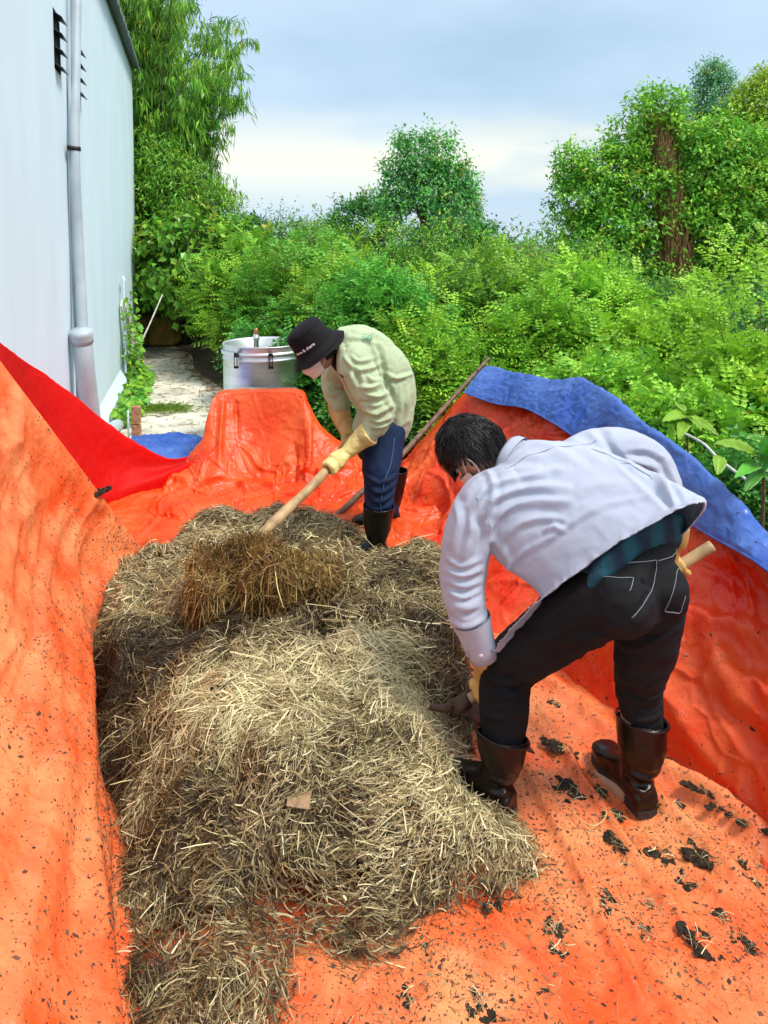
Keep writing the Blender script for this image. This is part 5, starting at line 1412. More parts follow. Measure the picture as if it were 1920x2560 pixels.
# low growth filling the shade beneath the trees
leafy_mass('undergrowth', (0, 13.5, 0), [(x_, y_, .45, 1.3, .9, rng.uniform(.55, .95)) for x_, y_ in [(-2.6, .5), (-1.0, .4), (.8, .2), (2.5, -.8), (4.0, -1.6), (5.8, -1.2), (7.6, -.5), (3.2, -3.2), (5.2, -3.6), (6.6, -4.6), (4.4, -5.4)]], 42000, 'rank undergrowth filling the space beneath the trees', G_MID, G_DARK, L=(.055, .09), kind='stuff', clump=12, spr=.16)
far = []
for x_ in np.linspace(-14, 22, 22): far.append((x_ + rng.normal(0, .5), rng.normal(0, 1.5), 1.1, 1.7, 1.5, rng.uniform(1.1, 1.75)))
leafy_mass('far_treeline', (0, 30, 0), far, 30000, 'low far line of trees closing the horizon', G_LIME * .5 + .03, G_BLUE + .02, L=(.14, .22), kind='stuff', clump=10, spr=.35)
# pale fallen log and open ground on the right
lg = P(1845, 893, 8.6); l2 = P(1885, 884, 8.6); l2[2] = lg[2] = 0.10
o = MB().add(*tube([lg + [-.25, 0, 0], lg, l2 + [.6, .1, .03]], [.035, .05, .06], n=12, m=10)).build('fallen_log', M['board']); tag(o, 'pale fallen log in the shade near the right edge', 'log')
# ivy and weeds at the foot of the wall
def ivy(n, fy, fz, fo, lab, name='ivy', size=(.05, .09)):
    y = fy(rng.random(n)); z = fz(rng.random(n), y); of = fo(rng.random(n), z)
    Pw = np.stack([WX0 + WK * y, y, z], 1) + wn_ * of[:, None]
    D = nrm(rng.normal(0, .6, (n, 3)) + wn_ * .6 + [0, 0, -.3]); N = nrm(np.array([0.5, -.3, .9]) + rng.normal(0, .35, (n, 3)))
    L = rng.uniform(*size, n)
    V, F_, T = leafmesh(Pw, D, N, L, L * .85, greens(n, G_LIME * .8, G_MID), six=True)
    root = thing(name, (WX0 + WK * 8, 8, 0), lab, 'creeper')
    obj('foliage', V, F_, M['leaf'], root, smooth=False, tint=T)
    k = rng.choice(n, n // 6); A_ = Pw[k] - [0, 0, .12]; A_[:, 2] = np.maximum(A_[:, 2], .01)
    V, F_ = twig(np.stack([A_, (A_ + Pw[k]) / 2 + rng.normal(0, .02, A_.shape), Pw[k]], 1), np.full(len(k), .003), np.full(len(k), .0015))
    o = obj('stems', V, F_, M['twig'], root); o['kind'] = 'stuff'
ivy(620, lambda r: 6.7 + 2.6 * r, lambda r, y: .02 + .15 * r ** 1.5, lambda r, z: .08 + .27 * r * (1 - z * 2), 'green creeper spreading on the path along the foot of the wall')
ivy(420, lambda r: 8.5 + .75 * r, lambda r, y: .05 + 1.15 * r ** 1.6 * (1 - (y - 8.5) / 1.1), lambda r, z: .03 + .17 * r, 'ivy climbing around the leaning boards on the wall', size=(.05, .08))
wr = thing('grass_tuft', G(400, 1025), 'flattened tuft of grass growing through the concrete path', 'grass tuft')
n = 900; c = G(400, 1025); Pg = np.stack([c[0] + rng.normal(0, .16, n), c[1] + rng.normal(0, .10, n), np.full(n, .01)], 1)
a = rng.uniform(0, 6.28, n); D = nrm(np.stack([np.cos(a), np.sin(a) * .5, rng.uniform(.15, .7, n)], 1))
V, F_, T = leafmesh(Pg, D, nrm(rng.normal(0, .3, (n, 3)) + [0, 0, 1]), rng.uniform(.04, .11, n), np.full(n, .006), greens(n, G_YEL * .5, G_MID), droop=.3)
obj('foliage', V, F_, M['leaf'], wr, smooth=False, tint=T)
# litter on the path
n = 1500; u = rng.random(n); y = 5.6 + 6.2 * u; xl = WX0 + WK * y + .15; xr = np.interp(y, [4.8, 6.7, 8.5, 9.9, 11.3, 12.8], [.5, -1.05, -1.85, -2.55, -3.0, -3.9])
tt = np.where(rng.random(n) < .5, 1 - np.abs(rng.normal(0, .12, n)), rng.random(n)); x = xl + (xr - xl) * np.clip(tt, 0, 1)
a = rng.normal(-.4, .6, n)
V, F_, T = strands(np.stack([x, y, np.full(n, .016)], 1), np.stack([np.cos(a), np.sin(a), 0 * a], 1), np.tile([[0, 0, 1.]], (n, 1)), rng.lognormal(-2.8, .6, n), rng.uniform(.004, .014, n), rng.normal(0, .15, n), np.array([.14, .085, .04]) * rng.uniform(.4, 2.2, (n, 1)), seg=2)
o = obj('leaf_litter', V, F_, M['fibre'], smooth=False, tint=T); tag(o, 'brown twigs and dry leaves littering the concrete path', 'litter', kind='stuff')
# large leaved plant lower right
def big_leaf_plant(base, leaves, stem_pts, lab, name='broad_leaved_plant', col=G_MID * 1.3):
    root = thing(name, base, lab, 'plant')
    for s_ in stem_pts: MB().add(*tube(s_[0], s_[1], n=16, m=8)).build('stem', M['bark'], root)
    for (b, tip, w, cc) in leaves:
        b, tip = np.array(b), np.array(tip); L = np.linalg.norm(tip - b); d = unit(tip - b); s = unit(np.cross(d, [0.15, -0.55, 1])); up_ = np.cross(s, d)
        nu, nv = 16, 7; u = np.linspace(0, 1, nu)[:, None]; v = np.linspace(-1, 1, nv)[None]
        wd_ = w * np.sin(np.pi * np.clip(u, 0.0, 1) ** 0.8) ** 0.75 + .002
        Q = b + d * (L * u)[..., None] + s * (v * wd_ / 2)[..., None] + up_ * ((np.abs(v) * wd_ * .28 - L * .16 * u ** 2 + .004 * np.cos(u * 40) * np.abs(v)))[..., None]
        o = obj('leaf', Q.reshape(-1, 3), grid_faces(nu, nv), mat('broad_leaf', tuple(cc), .35, transl=.3, var=.2, vscale=20), root)
        mod = o.modifiers.new('t', 'SOLIDIFY'); mod.thickness = .0008
b1 = P(1905, 1165, 2.9); g1 = b1.copy(); g1[2] = 0.0
L3 = [(P(1902, 1150, 2.9), P(1810, 1088, 2.75), .075, G_LIME * .75), (P(1905, 1148, 2.9), P(1935, 1085, 2.8), .07, G_MID * 1.5), (P(1900, 1160, 2.9), P(1852, 1172, 2.7), .05, G_MID * 1.5), (P(1912, 1152, 2.9), P(1965, 1130, 2.8), .08, G_MID * 1.6),
      (P(1903, 1165, 2.9), P(1870, 1215, 2.75), .05, G_MID), (P(1908, 1190, 2.9), P(1950, 1220, 2.8), .06, G_MID)]
big_leaf_plant(g1, L3, [([g1, P(1908, 1260, 2.95), b1], [.012, .008, .005])], 'plant with long broad leaves at the right edge just beyond the blue fold')
b2 = P(1715, 1045, 3.75); g2 = b2.copy(); g2[2] = 0
L4 = [(P(1712, 1040, 3.75), P(1665, 1040, 3.6), .06, G_LIME * .8), (P(1715, 1045, 3.75), P(1702, 1082, 3.55), .065, G_LIME * .75), (P(1718, 1042, 3.75), P(1755, 1065, 3.6), .055, G_LIME * .8), (P(1712, 1030, 3.75), P(1690, 1008, 3.8), .045, G_LIME * .8), (P(1722, 1040, 3.75), P(1800, 1080, 3.6), .05, G_LIME * .7)]
big_leaf_plant(g2, L4, [([g2, P(1720, 1200, 3.8), b2], [.01, .007, .004])], 'vine with pale pointed lobed leaves above the middle of the blue fold')
b3 = P(1796, 1165, 3.1); g3 = b3.copy(); g3[2] = 0
big_leaf_plant(g3, [(P(1797, 1140, 3.1), P(1797, 1180, 3.0), .055, G_LIME * .8)], [([g3, P(1800, 1300, 3.15), P(1797, 1140, 3.1)], [.008, .005, .003])], 'single round bright leaf hanging beside the dead stick')
o = MB().add(*tube([P(1715, 1085, 3.5), P(1760, 1110, 3.35), P(1800, 1150, 3.25), P(1880, 1210, 3.1)], [.006, .006, .007, .007], n=20, m=8)).build('dead_stick', M['board']); tag(o, 'bare pale dead stick slanting through the bushes beyond the blue fold', 'stick')
# ================================================================== PEOPLE
M['skin'] = mat('skin', (0.50, 0.27, 0.17), 0.5, var=0.12, vscale=25, bump=0.15, bscale=200)
M['hair'] = mat('black_hair', (0.009, 0.007, 0.007), 0.48, tint=False, spec=0.4)
M['glove'] = mat('yellow_rubber_glove', (0.72, 0.60, 0.22), 0.42, var=0.12, vscale=14, bump=0.3, bscale=40)
M['glove_old'] = mat('ochre_rubber_glove', (0.55, 0.33, 0.09), 0.45, var=0.15, vscale=14, bump=0.3, bscale=40)
M['boot'] = mat('black_rubber_boot', (0.006, 0.0045, 0.0045), 0.3, spec=0.35, var=0.3, vscale=8, rvar=0.08, bump=0.1, bscale=18)
M['boot_brown'] = mat('brown_black_rubber_boot', (0.009, 0.004, 0.003), 0.3, spec=0.35, var=0.3, vscale=8, rvar=0.08, bump=0.1, bscale=18)
M['sole'] = mat('boot_sole', (0.02, 0.018, 0.016), 0.7)
def cloth_mat(name, col, rough=0.85, weave=900, var=0.05, wr=14, wb=0.5, sheen=0.1, bd=0.004):
    m = mat(name, col, rough, var=var, vscale=3, bump=wb, bscale=wr, bdist=bd, sheen=sheen, spec=0.25)
    N, L = m.node_tree.nodes, m.node_tree.links
    b = N[m['bsdf']]; old = b.inputs['Normal'].links[0].from_socket
    w = N.new('ShaderNodeTexNoise'); w.inputs['Scale'].default_value = weave; w.inputs['Detail'].default_value = 1
    tc = [n for n in N if n.type == 'TEX_COORD'][0]; L.new(tc.outputs['Object'], w.inputs['Vector'])
    b2 = N.new('ShaderNodeBump'); b2.inputs['Strength'].default_value = 0.25; b2.inputs['Distance'].default_value = 0.0006
    L.new(w.outputs[0], b2.inputs['Height']); L.new(old, b2.inputs['Normal']); L.new(b2.outputs[0], b.inputs['Normal'])
    return m
M['green_shirt'] = cloth_mat('pale_green_cotton', (0.42, 0.50, 0.31), sheen=0.1, wb=.7, wr=18)
M['white_shirt'] = cloth_mat('pale_lilac_cotton', (0.40, 0.43, 0.53), sheen=0.05, wb=.7, wr=18)
M['jeans'] = cloth_mat('blue_denim', (0.008, 0.022, 0.065), weave=1400, var=0.5, sheen=0)
M['black_jeans'] = cloth_mat('black_denim', (0.008, 0.0085, 0.010), weave=1400, var=0.3, sheen=0)
M['hat'] = cloth_mat('black_hat_cotton', (0.008, 0.007, 0.009), wb=0.2, sheen=0)
M['mask'] = mat('white_mask', (0.80, 0.72, 0.70), 0.8, bump=0.2, bscale=60)
M['white_print'] = mat('white_print', (0.85, 0.85, 0.85), 0.6)
M['green_print'] = mat('green_print', (0.02, 0.42, 0.25), 0.6)
M['stitch'] = mat('pale_stitching', (0.20, 0.22, 0.25), 0.8)
M['wood'] = mat('worn_bamboo_handle', (0.48, 0.33, 0.16), 0.55, color2=(0.26, 0.16, 0.07), vscale=14, bump=0.3, bscale=30, stretch=(1, 1, 1))
M['wood_dark'] = mat('dark_bamboo_pole', (0.20, 0.12, 0.07), 0.6, color2=(0.09, 0.045, 0.03), vscale=18, bump=0.3, bscale=30)
M['rust'] = mat('rusty_hoe_blade', (0.10, 0.05, 0.03), 0.6, color2=(0.03, 0.02, 0.015), vscale=14, metal=0.5, bump=0.5, bscale=40)
M['weld'] = mat('worn_metal_edge', (0.55, 0.5, 0.42), 0.35, metal=0.9)
M['eye'] = mat('eye_white', (0.7, 0.68, 0.65), 0.2)
# plaid undershirt
def plaid():
    m = bpy.data.materials.new('teal_plaid'); m.use_nodes = True; N, L = m.node_tree.nodes, m.node_tree.links; b = N['Principled BSDF']
    tc = N.new('ShaderNodeTexCoord'); last = None
    for k, rot in enumerate((0.35, 0.35 + math.pi / 2)):
        mp_ = N.new('ShaderNodeMapping'); mp_.inputs['Rotation'].default_value = (0, 0.3, rot); L.new(tc.outputs['Object'], mp_.inputs[0])
        w = N.new('ShaderNodeTexWave'); w.wave_profile = 'SIN'; w.inputs['Scale'].default_value = 4.5; L.new(mp_.outputs[0], w.inputs[0])
        if last is None: last = w.outputs['Fac']
        else:
            a = N.new('ShaderNodeMath'); a.operation = 'ADD'; L.new(last, a.inputs[0]); L.new(w.outputs['Fac'], a.inputs[1]); last = a.outputs[0]
    r = N.new('ShaderNodeValToRGB'); h_ = N.new('ShaderNodeMath'); h_.operation = 'MULTIPLY'; h_.inputs[1].default_value = .5; L.new(last, h_.inputs[0]); last = h_.outputs[0]
    r.color_ramp.elements[0].position = 0.15; r.color_ramp.elements[1].position = 0.85
    r.color_ramp.elements[0].color = (0.004, 0.022, 0.045, 1); r.color_ramp.elements[1].color = (0.006, 0.085, 0.11, 1)
    L.new(last, r.inputs[0]); L.new(r.outputs[0], b.inputs['Base Color']); b.inputs['Roughness'].default_value = 0.9
    return m
M['plaid'] = plaid()

def ell_loft(rings, n=40, m=40, power=2.0, cap=True):
    """rings: list of (centre, axis_a, axis_b) half axis vectors in world space; superelliptic rings"""
    C_ = catmull([r[0] for r in rings], n); A_ = catmull([r[1] for r in rings], n); B_ = catmull([r[2] for r in rings], n)
    a = np.linspace(0, 2 * np.pi, m, endpoint=False); ca, sa = np.cos(a), np.sin(a)
    ca = np.sign(ca) * np.abs(ca) ** (2 / power); sa = np.sign(sa) * np.abs(sa) ** (2 / power)
    R = C_[:, None] + A_[:, None] * ca[None, :, None] + B_[:, None] * sa[None, :, None]
    return rings_mesh(R, cap)
def fold_disp(V, N, folds):
    d = np.zeros(len(V))
    for f_ in folds:
        pts, w, a = f_[0], f_[1], f_[2]
        pts = [np.asarray(p, float) for p in pts]
        best = np.full(len(V), 9.0); tb = np.zeros(len(V)); nseg = len(pts) - 1
        for k in range(nseg):
            ab = pts[k + 1] - pts[k]; L2 = ab @ ab
            t = np.clip(((V - pts[k]) @ ab) / L2, 0, 1); s = np.linalg.norm(V - pts[k] - t[:, None] * ab, axis=1)
            mk = s < best; best = np.where(mk, s, best); tb = np.where(mk, (k + t) / nseg, tb)
        env = np.sin(np.pi * np.clip(tb * .92 + .04, 0, 1)) ** .6
        # a ridge flanked by valleys
        x = best / w
        d += 1.9 * a * env * (np.exp(-np.abs(x) ** 1.35) - 0.5 * np.exp(-((x - 1.6) / 0.75) ** 2))
    return d
def fold_px(V, N, folds, scale=1.0):
    """creases read off the photograph: laid on the side of the garment that faces the camera"""
    v = V - np.array([0, 0, CAMZ]); fw = v[:, 1] * _ct - v[:, 2] * _st; uw = v[:, 1] * _st + v[:, 2] * _ct
    X = PX0 + F * v[:, 0] / fw; Y = PY0 - F * uw / fw
    face = np.clip(-(N * nrm(v)).sum(1) * 2.2, 0, 1); d = np.zeros(len(V))
    for pts, w, a in folds:
        q = catmull(np.array(pts, float), 14); best = np.full(len(V), 1e9); tb = np.zeros(len(V))
        for k in range(13):
            ab = q[k + 1] - q[k]; L2 = ab @ ab + 1e-9
            t = np.clip(((X - q[k, 0]) * ab[0] + (Y - q[k, 1]) * ab[1]) / L2, 0, 1)
            s = np.hypot(X - q[k, 0] - t * ab[0], Y - q[k, 1] - t * ab[1]); m = s < best
            best = np.where(m, s, best); tb = np.where(m, (k + t) / 13, tb)
        x = best * fw / F / w
        env = np.sin(np.pi * np.clip(tb * .94 + .03, 0, 1)) ** .5
        d += scale * a * env * (np.exp(-np.abs(x) ** 1.3) - 0.45 * np.exp(-((x - 1.7) / 0.8) ** 2))
    return d * face
def radial_folds(c, toward, n, spread, L, w, a, jitter=0.15, axis=None, seed=1):
    """folds that fan out from c around the direction toward"""
    g = np.random.default_rng(seed); t = unit(toward); ax = unit(axis) if axis is not None else unit(np.cross(t, [0, 0, 1]))
    out = []
    for k in range(n):
        th = (k / (max(n - 1, 1)) - 0.5) * spread + g.normal(0, jitter)
        d = Matrix.Rotation(th, 3, Vector(ax)) @ Vector(t); d = np.array(d)
        ll = L * g.uniform(.6, 1.1)
        bendv = unit(np.cross(d, ax)) * g.normal(0, .06) * ll
        out.append(([c + d * 0.02, c + d * ll * .5 + bendv, c + d * ll], w * g.uniform(.7, 1.3), a * g.uniform(.5, 1.2)))
    return out
def cloth(V, Fq, folds=(), noise=0.004, ns=7, st=(1, 1, 1), seed=0):
    N = vnormals(V, Fq)
    d = fold_disp(V, N, folds) if len(folds) else np.zeros(len(V))
    q = V * ns * np.array(st) + seed * 5.1
    d += noise * (ridged(q, 3) - 0.3)
    V = V + N * d[:, None]
    return V
def bent(p0, p1, bulge, n=3):
    m = (np.array(p0) + p1) / 2 + np.array(bulge); return [p0, m, p1]

def head(mb, c, Rm, s=1.0):
    """head with brow, nose, lips, chin, sockets; Rm columns forward, left, up"""
    nt, npz = 40, 56
    th = np.linspace(0.02, np.pi - 0.02, nt)[:, None]; ph = np.linspace(0, 2 * np.pi, npz, endpoint=False)[None]
    x = np.sin(th) * np.cos(ph); y = np.sin(th) * np.sin(ph); z = np.cos(th) + 0 * ph
    r = np.ones_like(x)
    X, Y_, Z = x * 0.098, y * 0.076, z * 0.118
    low = np.clip(-z, 0, 1)
    Y_ = Y_ * (1 - 0.30 * low ** 1.5); X = X * (1 - 0.22 * low * (x < 0)) + 0.012 * low * (x > 0)
    X = np.where(x > 0, X * 0.93, X)
    g = lambda yc, zc, sy, sz: np.exp(-(((Y_ - yc) / sy) ** 2 + ((Z - zc) / sz) ** 2)) * (x > 0.2)
    X = X + 0.024 * g(0, -0.018, 0.010, 0.022) + 0.008 * g(0, 0.01, 0.008, 0.03) - 0.010 * (g(0.031, 0.012, 0.014, 0.011) + g(-0.031, 0.012, 0.014, 0.011)) + 0.005 * g(0, 0.032, 0.05, 0.008) + 0.006 * g(0, -0.056, 0.02, 0.006) + 0.006 * g(0, -0.092, 0.02, 0.014)
    P_ = np.stack([X, Y_, Z], -1) * s
    R = P_ @ Rm.T + c
    V, Fs = rings_mesh(R, True); mb.add(V, Fs)
    for sg in (-1, 1):      # ears
        ec = c + Rm @ np.array([-0.006, sg * 0.077, -0.004]) * s
        a = np.linspace(0, 2 * np.pi, 16, endpoint=False)
        rg = [(ec + Rm @ np.array([0, -sg * .006, 0]), .7), (ec, 1.0), (ec + Rm @ np.array([-0.006, sg * .012, 0]), 1.12), (ec + Rm @ np.array([-0.008, sg * .015, 0]), .9)]
        R = np.array([q + (np.cos(a)[:, None] * (Rm @ np.array([0.016, 0, 0.004])) + np.sin(a)[:, None] * (Rm @ np.array([-0.004, 0, 0.031]))) * k * s for q, k in rg])
        mb.add(*rings_mesh(R, True))
def grip_hand(mb, c, d, n, wrist, r=0.018, size=1.0, flip=1):
    """hand closed round a handle: c grip centre on the handle axis, d handle direction (towards little finger), n from handle to the back of the palm"""
    d = unit(d); n = unit(n - d * (n @ d)); t = np.cross(d, n) * flip
    pr = r + 0.013 * size
    def at(ang, rad, off):
        return c + (n * math.cos(ang) + t * math.sin(ang)) * rad + d * off
    # palm: slab hugging the handle
    for k in range(5):
        off = (-0.036 + 0.018 * k) * size
        mb.add(*tube([at(-0.9, pr + .002, off), at(-0.35, pr + .006, off), at(0.35, pr + .006, off), at(0.9, pr + .001, off)], 0.0135 * size, n=9, m=10, round_ends=True))
    for k, (ln, rad) in enumerate([(1.0, .0088), (1.08, .0092), (1.02, .0088), (.85, .0078)]):
        off = (-0.034 + 0.0225 * k) * size
        end = 0.75 + 3.1 * ln
        angs = np.linspace(0.75, end, 6)
        pts = [at(a_, r + rad * size * (1.15 + .12 * math.sin(3 * a_)), off) for a_ in angs]
        mb.add(*tube(pts, np.linspace(rad * 1.08, rad * .88, 6) * size, n=20, m=10, round_ends=True))
    ta = np.linspace(-0.7, -2.9, 5)
    pts = [at(a_, r + .0115 * size, (-0.030 - 0.022 * k / 4) * size) for k, a_ in enumerate(ta)]
    mb.add(*tube(pts, np.linspace(.0125, .0095, 5) * size, n=16, m=10, round_ends=True))
    pc = c + n * (pr + .006)
    w_ = np.array(wrist, float)
    mb.add(*tube([pc - n * .002, pc * .72 + w_ * .28, w_ * .8 + pc * .2, w_], [(.040 * size, .017 * size), (.036 * size, .021 * size), (.029 * size, .023 * size), (.030 * size, .026 * size)], n=16, m=16, up=n))
def boot(mb, heel, toe_dir, shaft, rad, L=0.285, w=0.050, up=(0, 0, 1)):
    """heel: back of the sole on the ground; shaft: list of points from ankle up; rad radii"""
    t = unit([toe_dir[0], toe_dir[1], toe_dir[2] if len(toe_dir) > 2 else 0]); s = unit(np.cross(up, t)); z = np.cross(t, s)
    prof = [(-.005, .03, .034, .04), (.02, .045, .038, .055), (.07, .062, .037, .072), (.12, .052, .040, .060), (.17, .040, .046, .046), (.22, .034, .048, .036), (.26, .029, .040, .029), (.283, .022, .020, .016)]
    k = L / .285
    rings = [(heel + t * a * k + z * b_, s * ww * (w / .05), z * hh * .92) for (a, b_, ww, hh) in prof]
    rings = [(c_, a_, b_ * 1.0) for c_, a_, b_ in rings]
    V, Fs = ell_loft(rings, 26, 24, 2.6)
    V = V - np.minimum(((V - heel) @ z), 0)[:, None] * z[None]       # flat underside
    mb.add(V, Fs)
    ank = heel + t * .055 * k + z * .07
    mb.add(*tube([ank] + list(shaft), rad, n=24, m=28))
def sole(heel, toe_dir, parent, w=0.052, L=0.29):
    t = unit([toe_dir[0], toe_dir[1], 0]); s = unit(np.cross([0, 0, 1], t)); z = np.array([0, 0, 1.])
    o_ = [(-.012, .0), (-.006, .03), (.05, .036), (.10, .031), (.14, .036), (.20, .047), (.25, .043), (.28, .026), (.292, .0)]
    pts = [(a, b_) for a, b_ in o_] + [(a, -b_) for a, b_ in o_[-2:0:-1]]
    lo = np.array([heel + t * a + s * b_ * w / .05 - z * .004 for a, b_ in pts]); hi = lo + z * .022
    V = np.vstack([lo, hi]); n = len(pts); i = np.arange(n); j = (i + 1) % n
    V = np.vstack([V, lo.mean(0), hi.mean(0)])
    obj('sole', V, [np.stack([i, j, n + j, n + i], 1), np.vstack([np.stack([j, i, np.full(n, 2 * n)], 1), np.stack([n + i, n + j, np.full(n, 2 * n + 1)], 1)])], M['sole'], parent, smooth=False)
def line_on(V, N, pts, rad, lift=0.002, n=40):
    """thin cord laid on a surface through points"""
    c = catmull(pts, n); out = []
    for p in c:
        k = np.argmin(((V - p) ** 2).sum(1)); out.append(V[k] + N[k] * lift)
    out = np.array(out)
    for _ in range(12): out[1:-1] = (out[:-2] + out[1:-1] * 2 + out[2:]) / 4
    return tube(out, rad, m=6, smoothpath=False)
def finish(mb, vox, sm=3):
    V, Fq = remesh(mb, vox, sm)
    N = vnormals(V, Fq)
    # make faces look outwards
    c = V.mean(0)
    if ((V - c) * N).sum(1).mean() < 0: Fq = Fq[:, ::-1]
    return V, Fq
def cut_open(V, Fq, origin, normal, depth=0.02, radius=None, thr=0.55):
    """removes the closing face of a garment at its hem"""
    n = unit(normal); fc = V[Fq].mean(1); d = (fc - origin) @ n
    fn = np.cross(V[Fq[:, 2]] - V[Fq[:, 0]], V[Fq[:, 3]] - V[Fq[:, 1]]); fn /= np.maximum(np.linalg.norm(fn, axis=1), 1e-9)[:, None]
    rm = (np.abs(d) < depth) & ((fn @ n) > thr)
    if radius is not None: rm &= np.linalg.norm(fc - origin, axis=1) < radius
    return Fq[~rm]
def relax_edge(V, Fq, it=20):
    e = np.vstack([Fq[:, [k, (k + 1) % 4]] for k in range(4)]); es = np.sort(e, 1)
    u, c = np.unique(es, axis=0, return_counts=True); b = u[c == 1]
    V = V.copy()
    for _ in range(it):
        S = np.zeros_like(V); n = np.zeros(len(V))
        np.add.at(S, b[:, 0], V[b[:, 1]]); np.add.at(S, b[:, 1], V[b[:, 0]]); np.add.at(n, b[:, 0], 1); np.add.at(n, b[:, 1], 1)
        m = n == 2; V[m] = V[m] * .5 + (S[m] / 2) * .5
    return V
def compact(V, Fq):
    u, inv = np.unique(Fq, return_inverse=True); return V[u], inv.reshape(Fq.shape)

# ------------------------------------------------------------------ worker in the white shirt (front right)
def worker_white():
    KP = .945
    P = lambda a, b, Y: globals()['P'](a, b, Y * KP)
    root_loc = G(1430, 2030)
    # bones
    hipC = P(1582, 1470, 2.18); hipL = P(1512, 1498, 2.16); hipR = P(1632, 1488, 2.22)
    kneeL = P(1272, 1665, 2.36); ankL = P(1236, 1968, 2.26)
    kneeR = P(1598, 1712, 2.30); ankR = P(1592, 1965, 2.28)
    f = unit([-0.52, 0.84, 0]); l = unit([-0.84, -0.52, 0])
    waist = P(1580, 1392, 2.22); chest = P(1410, 1275, 2.40); neck0 = P(1290, 1160, 2.53)
    nb = unit([.20, -.38, .88]); lw = unit([-.86, -.43, -.22])
    shL = P(1240, 1265, 2.42); elL = P(1165, 1450, 2.36); wrL = P(1205, 1600, 2.33); haL = P(1222, 1665, 2.36)
    shR = P(1480, 1140, 2.58); elR = P(1650, 1180, 2.58); wrR = P(1690, 1345, 2.46)
    headc = P(1192, 1132, 2.57)
    # ---- body
    mb = MB()
    mb.add(*tube([hipC, waist, chest, neck0 * .6 + chest * .4], [(.10, .05), (.11, .07), (.145, .085), (.085, .06)], n=20, m=24, up=nb, round_ends=True))
    mb.add(*tube([hipL, (hipL + kneeL) / 2, kneeL, (kneeL + ankL) / 2, ankL], [.085, .075, .055, .052, .036], n=24, m=18, round_ends=True))
    mb.add(*tube([hipR, (hipR + kneeR) / 2, kneeR, (kneeR + ankR) / 2, ankR], [.085, .075, .055, .052, .036], n=24, m=18, round_ends=True))
    mb.add(*tube([hipL, hipC, hipR], [.07, .07, .07], n=10, m=20, round_ends=True))
    for s_, e_, w_ in ((shL, elL, wrL), (shR, elR, wrR)):
        mb.add(*tube([chest * .4 + s_ * .6, s_, (s_ + e_) / 2, e_, (e_ + w_) / 2, w_], [.06, .052, .044, .038, .034, .026], n=26, m=16, round_ends=True))
    Rm = frame([-0.50, 0.42, -0.76], [-0.80, 0.20, 0.52])
    mb.add(*tube([neck0 * .9 + chest * .1, (neck0 + headc) / 2 - Rm[:, 0] * .01, headc - Rm[:, 2] * .06 - Rm[:, 0] * .015], [.060, .055, .052], n=10, m=18, round_ends=True))
    head(mb, headc, Rm, .95)
    # feet
    for a_, td in ((ankL, (-.8, .55, 0)), (ankR, (-.42, .9, 0))):
        t = unit(td); mb.add(*tube([a_ + t * -.02 - np.array([0, 0, .03]), a_ + t * .06 - np.array([0, 0, .055]), a_ + t * .16 - np.array([0, 0, .07])], [(.034, .034), (.038, .030), (.034, .018)], n=10, m=14, round_ends=True))
    V, Fq = finish(mb, 0.0055, 3)
    body = link('person', make_mesh('person', V, Fq, M['skin'])); WL[body.name] = (0, 0, 0)
    tag(body, 'person in pale lilac shirt and black jeans bending over with a hoe', 'person', 'workers')
    for sg in (-1, 1):
        e_ = headc + Rm @ np.array([.078, sg * .031, .012]); obj('eye', *lathe([(.0005, -.012), (.008, -.009), (.0118, 0), (.008, .009), (.0005, .012)], e_, 16), M['eye'], body)
    # ---- hair: cap of short strands
    th = np.linspace(0.0, 2.15, 34)[:, None]; ph = np.linspace(0, 2 * np.pi, 60, endpoint=False)[None]
    x = np.sin(th) * np.cos(ph); y = np.sin(th) * np.sin(ph); z = np.cos(th) + 0 * ph
    hl = np.where(x > 0.15, 1.30, np.where(np.abs(y) > 0.75, 1.62, 2.15))          # how low the hair reaches
    thc = np.minimum(th + 0 * ph, 1.22 + 0.85 * (1 / (1 + np.exp((x + 0.30) * 9))) + .25 * (1 / (1 + np.exp(-(x - .55) * 12))))
    x = np.sin(thc) * np.cos(ph); y = np.sin(thc) * np.sin(ph); z = np.cos(thc)
    th2 = .016 + .012 * np.clip(z, 0, 1) + 0.008 * perlin(np.stack([x, y, z], -1).reshape(-1, 3) * 5).reshape(x.shape)
    th2 = th2 * np.clip((2.25 - thc) / .5, .25, 1)
    Pn = np.stack([x * (.094 + th2), y * (.075 + th2), z * (.112 + th2) + .002], -1)
    R = Pn @ Rm.T + headc
    Vh, Fh = rings_mesh(R, False)
    hair = obj('hair', Vh, Fh, M['hair'], body)
    # strands
    n = 15000; k = rng.integers(0, 60, n); j = np.clip((rng.beta(1.6, 1.3, n) * 33).astype(int), 0, 33)
    Pb = R[j, k]; cdir = nrm(Pb - headc)
    crown = headc + Rm @ np.array([-.03, 0, .14])
    D = nrm(Pb - crown); D = nrm(D - cdir * (D * cdir).sum(1)[:, None] * .82 + rng.normal(0, .055, (n, 3)) + Rm[:, 0] * .28)
    V2, F2, T2 = strands(Pb + cdir * rng.uniform(.0, .0035, n)[:, None], D, cdir, rng.uniform(.03, .055, n), np.full(n, .0012), rng.normal(0, .04, n), np.ones((n, 3)), seg=3)
    # fringe hanging towards the brow
    obj('strands', V2, F2, M['hair'], hair, smooth=False)
    # mask and its ear loop
    mk = MB(); a = np.linspace(-1.25, 1.25, 26)[None]; zz = np.linspace(-.012, -.115, 16)[:, None]
